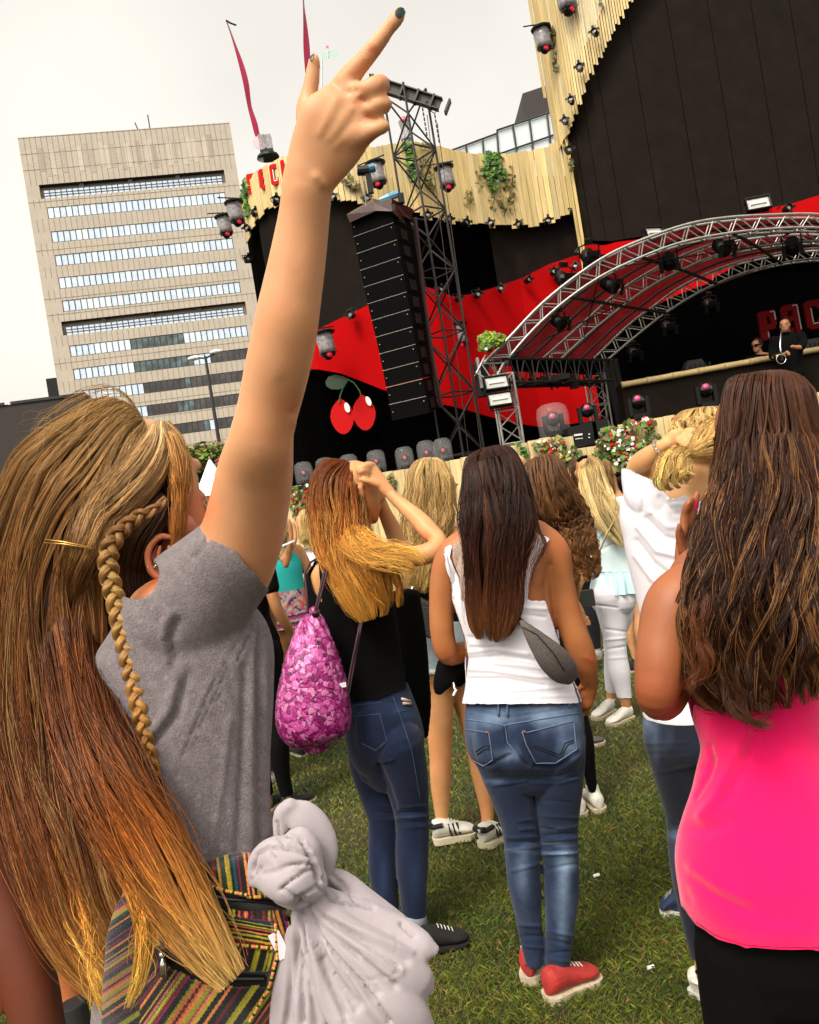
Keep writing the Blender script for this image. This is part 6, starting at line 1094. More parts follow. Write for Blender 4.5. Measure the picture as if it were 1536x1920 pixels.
b.build('rivet', mat('copper', (.5, .2, .08), .35, metal=.8), D); seam('leather_patch', 'Djean', [T5([(962, 97), (1030, 99), (1095, 95)])], .006, mat('patch_brown', (.28, .11, .05), .7), D, off=.002)
shoe('shoe', gnd(1062, 1878) * [1, 1, 0] + [-.055, 0, 0], P(1117, 1845, 2.62) * [1, 1, 0] + [.01, .02, 0], P(1047, 1848, 2.6), .095, M_shr, D, label=None, sole_h=.03, high=.08)
shoe('shoe', P(1000, 1835, 2.66) * [1, 1, 0] + [-.01, 0, 0], P(1012, 1800, 2.88) * [1, 1, 0], P(1003, 1812, 2.64), .085, M_shr, D, sole_h=.03, high=.08)
cD = ramp([(0, (.058, .020, .010)), (.4, (.046, .015, .008)), (.7, (.075, .024, .010)), (.88, (.17, .068, .026)), (1, (.28, .13, .05))])
hD = [hair('h', [[913, 839, 2.6, 18, .03], [915, 847, 2.6, 42, .07], [920, 870, 2.6, 54, .10], [926, 905, 2.58, 63, .115], [930, 945, 2.56, 69, .115], [932, 985, 2.53, 71, .10], [928, 1030, 2.51, 62, .075], [926, 1080, 2.50, 54, .055], [925, 1130, 2.495, 52, .045], [922, 1175, 2.49, 42, .035], [921, 1200, 2.49, 26, .02]], 5200, M_hair, None, cD, seed=41, r=.0011, K=30, clump=.4, jit=.006, ends=(.80, 1), nclump=60, wave=.002, wl=.3, fly=.02, hl=(.05, (.20, .08, .035)), shellcol=.6)]
hD.append(hair('h', [[995, 960, 2.5, 10, .02], [1006, 1000, 2.49, 8, .01], [1010, 1020, 2.48, 14, .008], [990, 1060, 2.47, 14, .006], [985, 1120, 2.47, 5, .004]], 60, M_hair, None, ramp([(0, (.06, .025, .01)), (1, (.25, .08, .03))]), seed=42, r=.0009, K=20, shell=0, ends=(.5, 1)))
hairobj('hair', hD, M_hair, D); eyes(hPD, .235, D)
b = MB(); q = []
for a in np.linspace(0, 2 * np.pi, 24): q.append(P(1106, 1283, 2.65) + np.array([.027 * math.cos(a), .022 * math.sin(a), .006 * math.cos(a)]))
b.tube(q, .0025, 6); b.build('bracelet', M_ck, D, smooth=True)
# grey sling bag under her arm
BG2 = empty('sling_bag', P(1020, 1240, 2.45), 'grey marl sling bag across the back of the white tank top', 'bag')
V, Fc = loft(RW([(978, 1166, 4, -.15, .8), (990, 1180, 11, -.165, .6), (1010, 1204, 20, -.17, .55), (1034, 1232, 28, -.165, .5), (1056, 1256, 27, -.14, .5), (1070, 1270, 16, -.10, .6)], DY), 60, 30, p=2.8)
mk('bag_body', V, Fc, mat('grey_marl_bag', (.14, .12, .108), .85, noise=.5, nscale=300, bump=.5, bscale=300), BG2, True, bv='sling')
seam('zip', 'sling', [T33([(770, 1140), (850, 1180), (950, 1290), (1020, 1400)])], .002, M_stitch_d, BG2); seam('strap', 'tank', [T33([(700, 1050), (740, 1090), (775, 1120)]), T33([(595, 1165), (622, 1215)])], .009, M_ck, BG2, off=.008)
# black jacket with keys hanging between
J = empty('handbag', P(845, 1300, 2.7), 'black cloth bag with dangling metal clips at the left elbow of the white tank top', 'bag')
fuse('cloth_body', [LF([(868, 1232, 10, .1), (850, 1245, 26, .08), (835, 1270, 22, .07), (825, 1290, 14, .07), (822, 1300, 9, .07)], 2.6, .5), LF([(868, 1240, 12, .1), (866, 1265, 16, .1), (858, 1285, 8, .1)], 2.6, .5)], M_ck, J, vox=.005, smooth=4, noise=[(40, .003, 2)])
b = MB(); b.tube([P(850, 1280, 2.64), P(853, 1292, 2.63), P(851, 1300, 2.63)], .003, 6); b.tube([P(856, 1292, 2.63), P(850, 1304, 2.63)], .004, 6); b.build('clip', M_silver, J)

# ---------------------------------------------------------------- E: auburn hair, black top, magenta bag
EY = 3.1
def T2(q): return [(480 + x / 3.048, 820 + y / 3.048) for x, y in q]
E_ = empty('person', gnd(790, 1745), 'girl with auburn hair in black top holding both hands to her head, dark blue jeans', 'person')
etor = [(640, 1035, 44, 0, .7), (648, 1070, 72, 0, .6), (655, 1120, 74, 0, .62), (668, 1180, 72, 0, .64), (684, 1240, 66, 0, .66), (700, 1285, 60, 0, .72), (712, 1330, 66, 0, .85), (722, 1380, 70, 0, .95), (728, 1410, 66, 0, .95)]
elL = [(700, 1395, 48, .06, 1), (700, 1440, 42, .05), (708, 1490, 32, .03), (716, 1530, 26), (718, 1565, 25.5), (718, 1605, 26.5), (720, 1650, 25), (727, 1700, 20), (732, 1725, 16)]
elR = [(742, 1395, 52, -.06, .95), (756, 1440, 44, -.05), (766, 1485, 37, -.04), (772, 1525, 31.5, -.03), (774, 1560, 29.5, -.03), (773, 1600, 29.5, -.03), (773, 1640, 27.5, -.03), (775, 1680, 24, -.03), (777, 1715, 21.5, -.03), (778, 1745, 16, -.03)]
earm = [(655, 1050, 28, -.04), (700, 1048, 21, -.10), (750, 1046, 19.5, -.16), (795, 1040, 20, -.20), (816, 1030, 20, -.2), (822, 1014, 17, -.18), (806, 997, 18.5, -.15), (786, 975, 17.5, -.12), (764, 955, 14.5, -.09), (745, 938, 12, -.07), (733, 927, 10.5, -.06)]
T6 = lambda q: [(640 + x / 6.98, 850 + y / 6.98) for x, y in q]
ehand = [LF([(733, 926, 10.5, -.06, .75), (720, 912, 13, -.06, .6), (706, 894, 14, -.06, .5), (698, 880, 12, -.06, .5)], EY, .6, N=20)] + fingers([[(702, 872, 5, -.06), (694, 869, 4.8, -.07), (682, 871, 4.4, -.075), (672, 875, 3.8, -.07)], [(694, 876, 5, -.07), (686, 873, 4.8, -.08), (677, 877, 4.2, -.085), (670, 881, 3.6, -.08)], [(690, 884, 5, -.075), (683, 882, 4.6, -.085), (676, 885, 4, -.088), (672, 888, 3.4, -.08)], [(690, 892, 5, -.07), (684, 888, 4.4, -.08), (678, 887, 3.6, -.085)], [(708, 910, 7, -.065), (694, 904, 5.6, -.08), (682, 900, 5, -.085), (675, 899, 4, -.08)]], EY)
eback = LF([(765, 1040, 18, .16), (748, 1020, 17, .15), (735, 990, 16, .13), (722, 962, 13, .1), (714, 940, 11, .08), (706, 922, 12, .06), (696, 905, 10, .05)], EY, .9)
hpE, hPE = head(P(672, 984, EY) + [.0, .02, 0], .235, (.93, .42, -.15), up=(.10, 0, 1))
fuse('body', [LF([(655, 960, 32, .02), (650, 1010, 32, .01), (648, 1040, 46, 0)], EY, .9), LF(earm, EY, .95, N=60), eback, loft(RW(etor[:6] + [(716, 1330, 50, 0, .7), (726, 1385, 44, 0, .7)], EY, .6), 50, 30, sc=.95), LF(elL[1:], EY, .95, sc=.85), LF(elR[1:], EY, .95, sc=.85)] + ehand + hpE, M_sk, E_, vox=.0052, smooth=4, bv='Ebody', col=skcol((.60, .34, .17), [(690, 985, 30, .7), (705, 960, 20, .4), (670, 950, 40, .5), (800, 1008, 12, .7), (720, 870, 20, .2)], warm=(1.0, .62, .5)), lines=[(T6([(1050, 1150), (1110, 1160)]), 3, -.006), (T6([(1030, 1180), (1060, 1160)]), 3, -.004)])
eyes(hPE, .235, E_)
keyh = T2([(302, 725), (350, 712), (360, 720), (366, 860), (378, 935), (372, 945), (355, 925), (320, 870), (300, 800)])
etop = T2([(265, 700), (330, 690), (400, 640), (470, 650), (650, 740), (760, 760), (830, 850), (835, 1000), (860, 1430), (700, 1490), (530, 1512), (400, 1500), (300, 1200), (262, 900)])
garment('black_top', [loft(RW([(r[0], r[1], r[2] * 1.04, 0, r[4]) for r in etor[:7]], EY, .6), 60, 36)], M_ck, E_, lambda px, py, V, N: (inpoly(px, py, etop) & ~inpoly(px, py, keyh)) | ((N[:, 1] > .2) & (py < 1300)), off=.006, vox=.0055, smooth=5, noise=[(18, .003, 2)], bv='Etop')
lc = []
g = np.random.default_rng(3)
for k in range(26):
    cx, cy = 610 + 44 * (k / 26) + g.uniform(-5, 5), 1050 + 85 * (k / 26) + g.uniform(-4, 4); lc.append([(cx + 3.2 * math.cos(a), cy + 4 * math.sin(a)) for a in np.linspace(0, 6.28, 9)])
seam('lace_edge', 'Etop', lc, .0016, mat('lace_brown', (.10, .055, .03), .7), E_, off=.002, step=2)
ejf = [(T5(q), w_, a * 1.4) for q, w_, a in [([(215, 385), (300, 370)], 2.5, .004), ([(205, 590), (300, 600)], 2, .003), ([(205, 620), (320, 630)], 2, -.003), ([(320, 600), (470, 590)], 2, .003), ([(325, 625), (472, 615)], 2, -.004), ([(320, 650), (472, 640)], 2, .004), ([(320, 675), (472, 665)], 2, -.003), ([(205, 660), (320, 660)], 2, .003), ([(320, 700), (470, 690)], 2, .003), ([(190, 300), (240, 340), (270, 290)], 3, -.003), ([(230, 390), (280, 500), (310, 600)], 5, -.006)]]
M_stitch_e = mat('worn_thread', (.10, .14, .22), .8)
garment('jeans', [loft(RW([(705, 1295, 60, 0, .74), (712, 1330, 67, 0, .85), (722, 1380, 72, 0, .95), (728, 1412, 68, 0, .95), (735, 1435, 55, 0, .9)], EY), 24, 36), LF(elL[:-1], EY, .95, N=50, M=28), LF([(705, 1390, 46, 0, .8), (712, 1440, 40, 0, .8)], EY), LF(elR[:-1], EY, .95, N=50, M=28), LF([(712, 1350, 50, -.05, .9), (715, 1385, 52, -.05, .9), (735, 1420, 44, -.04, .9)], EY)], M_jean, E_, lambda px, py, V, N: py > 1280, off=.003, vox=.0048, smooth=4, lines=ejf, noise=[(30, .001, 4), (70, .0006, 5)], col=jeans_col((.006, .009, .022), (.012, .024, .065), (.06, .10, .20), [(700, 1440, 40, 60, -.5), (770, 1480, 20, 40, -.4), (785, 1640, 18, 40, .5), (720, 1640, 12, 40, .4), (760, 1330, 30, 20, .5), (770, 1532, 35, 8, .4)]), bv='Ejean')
seam('pocket_seam', 'Ejean', [T5([(95, 165), (235, 150), (270, 280), (215, 325), (150, 290)]), T5([(300, 70), (345, 190), (390, 330), (430, 560)]), T5([(320, 140), (385, 130)]), T5([(110, 110), (250, 95)])], .0009, M_stitch_e, E_)
seam('coin_pocket_tag', 'Ejean', [T5([(338, 78), (380, 92)]), T5([(345, 100), (382, 104)])], .005, mat('tag_cream', (.55, .45, .38), .8), E_, off=.004)
b = MB()
for r0, r1 in (((731, 1706), (734, 1728)), ((777, 1718), (779, 1744))):
    V, Fc = loft(RW([(r0[0], r0[1], 22, -.03 if r0[0] > 750 else .0, .95), (r1[0], r1[1], 21, -.03 if r0[0] > 750 else .0, .95)], EY), 6, 24, cap=False); b.add(V, Fc)
cu = b; M_cuff = mat('cuff_inside', (.30, .33, .38), .85, noise=.2, nscale=200)
b1 = MB(); b1.add(*loft(RW([(729, 1708, 22, .02, .95), (733, 1731, 21, .02, .95)], EY), 6, 24)); b1.build('cuff', M_cuff, E_, smooth=True); b1 = MB(); b1.add(*loft(RW([(776, 1720, 24.5, -.03, .95), (779, 1746, 23.5, -.03, .95)], EY), 6, 24)); b1.build('cuff', M_cuff, E_, smooth=True)
M_shb = mat('black_suede', (.012, .009, .008), .9, bump=.3, bscale=200)
shoe('shoe', gnd(790, 1785), gnd(878, 1762), P(779, 1740, 3.06), .095, M_shb, E_, m_sole=M_shb, sole_h=.012, high=.08); shoe('shoe', gnd(738, 1770), gnd(800, 1738), P(733, 1724, 3.12), .09, M_shb, E_, m_sole=M_shb, sole_h=.012, high=.08)
cE = ramp([(0, (.20, .060, .014)), (.3, (.30, .105, .022)), (.65, (.46, .20, .038)), (1, (.62, .33, .07))])
hE = [hair('h', [[655, 866, 3.10, 10, .02], [650, 876, 3.10, 34, .06], [636, 900, 3.10, 50, .10], [632, 935, 3.09, 55, .11], [636, 975, 3.07, 56, .10], [642, 1015, 3.04, 54, .085], [655, 1055, 3.00, 48, .06], [676, 1100, 2.96, 46, .04], [694, 1140, 2.95, 38, .025], [700, 1160, 2.95, 26, .02]], 4200, M_hair, None, cE, seed=51, r=.0011, K=28, clump=.5, jit=.008, ends=(.80, 1), nclump=50, fly=.03, hl=(.18, (.78, .48, .14)), shellcol=.6),
      hair('h', [[648, 960, 3.12, 20, .02], [660, 1008, 2.97, 26, .025], [695, 1034, 2.88, 22, .025], [740, 1044, 2.83, 20, .022], [775, 1052, 2.82, 20, .02], [790, 1066, 2.83, 16, .015]], 900, M_hair, None, ramp([(0, (.42, .19, .045)), (1, (.72, .44, .12))]), seed=52, r=.0012, K=26, clump=.4, jit=.009, ends=(.6, 1), nclump=22, shell=0, fly=.1, starts=(0, .4)),
      hair('h', [[660, 1000, 2.96, 20, .02], [690, 1035, 2.90, 26, .02], [715, 1075, 2.89, 28, .02], [728, 1110, 2.91, 26, .02], [735, 1140, 2.92, 18, .012]], 900, M_hair, None, ramp([(0, (.40, .18, .04)), (1, (.60, .32, .08))]), seed=53, r=.0012, K=24, clump=.5, jit=.007, ends=(.7, 1), nclump=22, shell=.5, fly=.08, starts=(0, .2))]
hairobj('hair', hE, M_hair, E_)
# hair of her that ends over the chest front + far fall
BG3 = empty('drawstring_bag', P(590, 1395, 2.8), 'shiny magenta sequinned drawstring bag on the back of the auburn-haired girl', 'bag')
brw = RW([(588, 1152, 12, -.16, 1), (588, 1168, 24, -.17, .8), (586, 1200, 38, -.18, .8), (586, 1250, 55, -.19, .8), (587, 1300, 67, -.19, .8), (588, 1340, 71, -.19, .8), (590, 1370, 66, -.19, .8), (592, 1388, 50, -.19, .7), (594, 1397, 26, -.19, .6)], EY)
def bagc(V):
    q = V * 62 + np.stack([snoise(V, 45, 1), snoise(V, 45, 2), snoise(V, 45, 3)], -1) * 1.5; g = np.random.default_rng(5); cells = g.uniform(-1, 1, (11000, 3)) * (V.max(0) - V.min(0)) / 2 * 1.15 + (V.max(0) + V.min(0)) / 2
    from mathutils.kdtree import KDTree
    kd = KDTree(len(cells)); [kd.insert(c, i) for i, c in enumerate(cells.tolist())]; kd.balance(); w_ = V + np.stack([snoise(V, 60, 4), snoise(V, 60, 5), snoise(V, 60, 6)], -1) * .009 + np.stack([snoise(V, 220, 7), snoise(V, 220, 8), snoise(V, 220, 9)], -1) * .003
    id_ = np.zeros(len(V), int); d1 = np.zeros(len(V)); d2 = np.zeros(len(V))
    for i, v in enumerate(w_.tolist()): r = kd.find_n(v, 2); id_[i] = r[0][1]; d1[i] = r[0][2]; d2[i] = r[1][2]
    pal = np.array([(.50, .015, .30), (.62, .06, .40), (.80, .30, .58), (.35, .008, .22), (.72, .18, .50), (.85, .45, .66)])[g.integers(0, 6, len(cells))]; c = pal[id_] * np.array([.75, .55, .7]); e = (d2 - d1) < .0006
    c[e] = (.05, .005, .04); return c, id_, g.normal(size=len(cells)), e
V, Fc = loft(brw, 220, 380, p=2.1); ctr = V.mean(0); out = unit(V - ctr); bc_, id_, gn, e = bagc(V); 
pxx, pyy = topx(V); gather = np.clip((1230 - pyy) / 80, 0, 1); ang = np.arctan2(V[:, 1] - ctr[1], V[:, 0] - ctr[0])
V = V + out * (.0022 * gn[id_] * .5 - .001 * e + .004 * snoise(V, 22, 3) + .007 * gather * np.sin(ang * 11 + 2 * np.sin(ang * 3)))[:, None]
mk('bag_body', V, Fc, mat('magenta_foil', (.5, .02, .3), .28, metal=.25, vcol=True, spec=.8, bump=.3, bscale=300), BG3, True, bc_, bv='pinkbag')
M_cord = mat('maroon_cord', (.06, .012, .025), .7); b = MB(); b.tube([P(578, 1150, 2.90), P(575, 1110, 2.95), P(571, 1075, 2.98), P(583, 1054, 3.01), P(600, 1044, 3.05)], .004, 6); b.tube([P(590, 1150, 2.88), P(598, 1115, 2.92), P(608, 1075, 2.95), P(614, 1040, 3.02)], .0045, 6); b.tube([P(593, 1152, 2.88), P(602, 1115, 2.92), P(613, 1075, 2.95), P(620, 1040, 3.02)], .004, 6)
b.tube([P(686, 1120, 3.02), P(678, 1170, 2.93), P(668, 1225, 2.92), P(656, 1290, 2.90), P(648, 1335, 2.87)], .004, 6); b.tube([P(682, 1130, 3.0), P(671, 1190, 2.92), P(660, 1245, 2.91), P(650, 1300, 2.89), P(646, 1340, 2.87)], .004, 6); b.build('drawcord', M_cord, BG3, smooth=True)
b = MB(); b.lathe(P(592, 1152, 2.79), [(.006, -.004), (.013, 0), (.006, .004)], 12, az=(0, 1, .2)); b.build('eyelet', mat('dark_brass', (.1, .06, .04), .3, metal=.8), BG3)
h_ = hit('pinkbag', 641, 1285, .004); b = MB()
if h_: b.box(h_[0], .012, .001, .008, ax=unit([1, .3, 0])); b.build('care_tag', M_cw, BG3)
# long black cardigan beside her hip
# ---------------------------------------------------------------- F: blonde, denim shorts, white sneakers with black stripes
FY = 3.95
F_ = empty('person', gnd(830, 1560), 'blonde girl in black top and pale denim shorts with striped white sneakers', 'person')
ftor = [(820, 985, 34, 0, .7), (815, 1010, 55, 0, .55), (812, 1060, 55, 0, .62), (815, 1110, 50, 0, .66), (820, 1160, 52, 0, .7), (826, 1210, 60, 0, .8), (832, 1245, 62, 0, .85)]
fl1 = [(806, 1235, 34, -.03, 1), (816, 1285, 33), (823, 1340, 28), (825, 1385, 23), (826, 1420, 21), (826, 1460, 20), (827, 1500, 16), (829, 1535, 12.5), (830, 1555, 12)]
fl2 = [(858, 1235, 34, .05, 1), (872, 1290, 32, .06), (886, 1345, 27, .07), (894, 1400, 21, .07), (901, 1440, 20, .07), (908, 1480, 17, .07), (913, 1520, 12.5, .07), (915, 1550, 12, .07)]
hpF, hPF = head(P(832, 972, FY) + [0, .02, 0], .235, (.75, .66, 0), up=(-.02, 0, 1))
fuse('body', [LF([(815, 940, 26), (818, 985, 26), (820, 1000, 40)], FY, .9), LF([(855, 1005, 20, -.02), (868, 1015, 22, 0), (872, 1060, 18, .02), (868, 1110, 16, 0), (872, 1150, 15, -.03)], FY, .9), LF([(775, 1010, 20), (765, 1040, 19, .02), (760, 1100, 16, .04), (765, 1150, 15, .02), (790, 1190, 12, -.04)], FY, .9), loft(RW(ftor, FY, .6), 40, 28, sc=.95), LF(fl1, FY, .95, N=40), LF(fl2, FY, .95, N=40)] + hpF, M_sk, F_, vox=.007, smooth=5, col=skcol((.62, .34, .17), [(826, 1410, 25, .3)], warm=(1.05, .8, .7)), bv='Fbody'); eyes(hPF, .235, F_)
garment('black_top', [loft(RW([(r[0], r[1], r[2] * 1.03, 0, r[4]) for r in ftor[:6]], FY, .6), 40, 28)], M_ck, F_, lambda px, py, V, N: (py > 1075) & (py < 1190), off=.006, vox=.007, smooth=4, noise=[(20, .003, 1)])
seam('strap', 'Fbody', [[(832, 1000), (829, 1030), (829, 1080)], [(838, 972), (842, 977), (848, 975)]], .003, M_ck, F_, off=.004)
garment('denim_shorts', [loft(RW([(820, 1165, 55, 0, .75), (826, 1210, 62, 0, .85), (832, 1245, 64, 0, .9)], FY), 20, 32), LF([(804, 1215, 38, -.03, 1), (808, 1262, 38, -.03, 1)], FY, 1), LF([(858, 1215, 38, .05, 1), (868, 1265, 38, .06, 1)], FY, 1)], M_jean2, F_, lambda px, py, V, N: (py > 1166) & (py < 1264), off=.004, vox=.006, smooth=4, noise=[(40, .0018, 2)], col=jeans_col((.12, .16, .18), (.28, .33, .35), (.55, .58, .58), [(790, 1220, 20, 30, .4), (800, 1258, 40, 4, .8)]), bv='Fsh', lines=[([(772, 1252), (835, 1258)], 2, -.004), ([(790, 1185), (790, 1230), (782, 1240)], 1.2, -.003)])
seam('pocket_seam', 'Fsh', [[(776, 1190), (780, 1222), (790, 1226), (791, 1185)]], .0016, mat('pale_thread', (.5, .52, .5), .8), F_)
for hl, tl, an in ((gnd(814, 1582) + [0, 0, 0], gnd(893, 1566), P(829, 1548, 3.95)), (gnd(906, 1592), gnd(950, 1566), P(915, 1552, 3.97))):
    hw, tw = hl * [1, 1, 0], tl * [1, 1, 0]; s_ = shoe('sneaker', hw, tw, an, .10, M_shw, F_, m_sole=mat('cream_sole', (.62, .56, .42), .6), sole_h=.03, high=.085); f = unit(tw - hw); sd = unit(np.cross(f, [0, 0, 1.])); sd = sd * np.sign(((CAM - hw) * sd).sum()); L = np.linalg.norm(tw - hw)
    b = MB()
    for k in range(3): c = hw + f * L * (.42 + .10 * k); b.tube([c + sd * .040 + [0, 0, .034], c + sd * .038 - f * L * .02 + [0, 0, .06], c + sd * .026 - f * L * .035 + [0, 0, .085]], .0055, 5)
    b.build('side_stripe', M_shk, s_); b = MB(); b.tube([hw - f * .002 + [0, 0, .09] + sd * .03, hw - f * .006 + [0, 0, .085], hw - f * .002 + [0, 0, .09] - sd * .03], .014, 8); b.tube([hw + f * .05 + sd * .036 + [0, 0, .088], hw - f * .0 + sd * .03 + [0, 0, .085]], .011, 6); b.build('heel_tab', M_shk, s_)
    b = MB(); c = hw - f * .018 + sd * .012 + [0, 0, .085]
    for a in (-.7, 0, .7): b.tube([c, c + .011 * (math.cos(a) * np.array([0, 0, 1.]) + math.sin(a) * sd)], .0022, 5)
    b.tube([c - sd * .008 - [0, 0, .004], c + sd * .008 - [0, 0, .004]], .001, 4); b.build('heel_mark', M_cw, s_)
cF = ramp([(0, (.50, .36, .17)), (.35, (.42, .27, .11)), (1, (.66, .46, .18))])
hairobj('hair', [hair('h', [[806, 858, 3.95, 14, .03], [806, 865, 3.95, 28, .07], [805, 890, 3.95, 42, .10], [806, 925, 3.93, 47, .11], [803, 965, 3.91, 48, .10], [794, 1005, 3.88, 42, .08], [782, 1050, 3.86, 34, .05], [776, 1090, 3.85, 28, .04], [774, 1110, 3.85, 18, .03]], 3400, M_hair, None, cF, seed=61, r=.0013, K=30, wave=.007, wl=.2, clump=.35, jit=.012, ends=(.82, 1), nclump=36, fly=.04, hl=(.12, (.80, .62, .34)), shellcol=.6)], M_hair, F_)
b = MB()
BG4 = empty('crossbody_bag', P(780, 1190, 3.4), 'flat black textured bag on the hip of the blonde in shorts', 'bag')
pts = T33([(85, 935), (225, 1000), (232, 1215), (120, 1170), (30, 1075), (28, 1030)]); V0 = np.array([P(a, c, 3.72) for a, c in pts]); V1 = V0 + [0, .07, 0]; n = len(V0); bm_ = [V0 * .999, V1]
mk('bag_body', np.concatenate([V0, V1, (V0 * .9 + V0.mean(0) * .1) - [0, .008, 0]]), [list(range(2 * n, 3 * n))] + [[i, (i + 1) % n, 2 * n + (i + 1) % n, 2 * n + i] for i in range(n)] + [[i, (i + 1) % n, n + (i + 1) % n, n + i] for i in range(n)] + [list(range(n, 2 * n))[::-1]], mat('black_pebbled', (.028, .026, .026), .55, bump=.7, bscale=150), BG4, False)
b = MB(); b.tube([P(775, 1100, 3.72), P(772, 1108, 3.72)], .008, 6); b.tube([P(766, 1112, 3.72), P(772, 1104, 3.72), P(778, 1112, 3.72)], .005, 6); b.build('clasp', M_silver, BG4)
CD = empty('black_cloth_wrap', P(790, 1400, 3.45), 'long black garment hanging beside the dark blue jeans', 'garment')
fuse('cloth', [LF([(755, 1120, 34, 0, .5), (768, 1200, 33, 0, .5), (778, 1270, 28, 0, .5), (792, 1330, 16, 0, .5), (795, 1380, 9, 0, .5)], 3.45, .5, N=40)], M_ck, CD, vox=.007, smooth=3, noise=[(16, .004, 1)])

# ---------------------------------------------------------------- C: ponytail girl in white t-shirt
CYd = 2.42
def T4c(q): return [(1060 + x / 2.91, 740 + y / 2.91) for x, y in q]
C_p = empty('person', gnd(1320, 1870), 'girl in white t-shirt and dark jeans gripping her short blonde ponytail', 'person')
ctor = [(1290, 915, 50, 0, .7), (1278, 945, 100, 0, .5), (1282, 1000, 102, 0, .55), (1290, 1060, 98, 0, .58), (1298, 1120, 92, 0, .6), (1308, 1190, 88, 0, .62), (1318, 1260, 95, 0, .66), (1328, 1330, 112, 0, .75), (1336, 1390, 118, 0, .85)]
clL = [(1275, 1380, 66, 0, .95), (1282, 1440, 56), (1290, 1500, 46), (1293, 1550, 39), (1295, 1600, 38), (1300, 1650, 36), (1306, 1700, 31), (1312, 1750, 25), (1318, 1795, 20), (1320, 1830, 17)]
clR = [(1395, 1380, 66, .1, .95), (1402, 1440, 56, .1), (1412, 1510, 46, .1), (1420, 1570, 38, .1), (1430, 1640, 35, .12), (1445, 1720, 28, .14), (1462, 1780, 20, .15), (1470, 1815, 16, .15)]
carm = [(1222, 930, 34, 0), (1204, 905, 30, .02), (1200, 878, 25, .0), (1212, 862, 22, -.04), (1230, 846, 16.5, -.07), (1243, 837, 13, -.09), (1252, 832, 12, -.1)]
T8 = lambda q: [(1180 + x / 8.53, 780 + y / 8.53) for x, y in q]
chand = [LF([(1246, 836, 12.5, -.09, .8), (1258, 826, 15, -.10, .6), (1270, 818, 16, -.11, .5), (1281, 814, 13, -.11, .5)], CYd, .6, N=18)] + fingers([[(1276, 828, 6.5, -.125), (1285, 836, 6.6, -.135), (1293, 843, 5.8, -.135), (1296, 846, 4.5, -.13)], [(1283, 822, 6.5, -.13), (1294, 832, 6.4, -.14), (1300, 842, 6, -.14), (1302, 852, 4.6, -.13)], [(1288, 815, 6.5, -.12), (1300, 821, 6.2, -.135), (1309, 836, 5.8, -.135), (1311, 846, 4.4, -.13)], [(1286, 808, 6, -.1), (1298, 806, 5.8, -.115), (1308, 814, 5.2, -.12), (1313, 820, 4.2, -.12)], [(1262, 838, 7, -.1), (1274, 850, 6, -.12), (1288, 856, 5, -.13)]], CYd)
hpC, hPC = head(P(1326, 918, CYd) + [0, .05, 0], .215, (.25, .95, 0), up=(0, 0, 1))
fuse('body', [LF([(1300, 850, 44, .05), (1296, 890, 46, .03), (1290, 925, 72, .02)], CYd, .8), LF(carm, CYd, .95, N=40), LF([(1360, 950, 34), (1385, 960, 30, .05), (1400, 1000, 28, .05), (1405, 1100, 24, .02), (1400, 1200, 20, -.05)], CYd, .9), loft(RW(ctor[:7] + [(1328, 1340, 80, 0, .6)], CYd, .6), 50, 30, sc=.95), LF(clL, CYd, .95, sc=.85), LF(clR, CYd, .95, sc=.85)] + chand + hpC, M_sk, C_p, vox=.0045, smooth=4, bv='Cbody', col=skcol((.60, .36, .18), [(1290, 820, 22, .4), (1215, 870, 16, .3)], warm=(1.05, .8, .7))); eyes(hPC, .235, C_p)
cneck = T4c([(440, 380), (500, 400), (520, 470), (535, 520), (570, 567), (620, 562), (680, 535), (770, 492), (960, 420), (900, 200), (400, 200), (300, 380), (430, 412)])
csl = T4c([(490, 462), (520, 400), (540, 520), (500, 470)])
cf_ = [(T4c(q), w_, a) for q, w_, a in [([(530, 520), (580, 600), (690, 600), (770, 545)], 4, .006), ([(520, 560), (590, 650), (700, 645)], 5, -.006), ([(470, 640), (560, 720), (680, 720)], 6, .007), ([(440, 680), (540, 780), (640, 800)], 6, -.008), ([(400, 720), (500, 850), (620, 880)], 6, .007), ([(390, 800), (480, 920), (560, 980)], 6, -.006), ([(385, 880), (470, 1000), (520, 1040)], 5, .005), ([(560, 575), (650, 560), (775, 500)], 2, .004), ([(375, 420), (450, 430), (495, 470)], 2.5, .003), ([(400, 480), (430, 560), (420, 640)], 5, -.005)]]
garment('t_shirt', [loft(RW([(r[0], r[1], r[2] * 1.05, 0, r[4]) for r in ctor[:8]], CYd, .6), 60, 36), LF([(1250, 960, 50, 0, .8), (1220, 930, 44, 0, .9), (1206, 900, 37, .01, .9), (1202, 885, 34, .01, .9)], CYd, .9), LF([(1340, 950, 50, 0, .8), (1385, 965, 36, .04, .9), (1402, 1010, 34, .04, .9)], CYd, .9)], M_cw, C_p, lambda px, py, V, N: ~inpoly(px, py, cneck) & ~((px - 1178) * .45 + (886 - py) > 6 + .9 * np.maximum(px - 1222, 0) * 0) & (py > 878), off=.005, vox=.0048, smooth=6, lines=cf_, noise=[(20, .002, 3)], bv='Ctee')
cjf = [([(1205, 1395), (1290, 1392)], 2.5, .004), ([(1212, 1415), (1290, 1412)], 2.5, -.004), ([(1225, 1452), (1300, 1435)], 2.5, .004), ([(1253, 1540), (1290, 1545)], 2.5, .004), ([(1254, 1555), (1290, 1562)], 2.5, -.004), ([(1254, 1570), (1290, 1580)], 2.5, .004), ([(1210, 1350), (1232, 1365)], 2, -.003)]
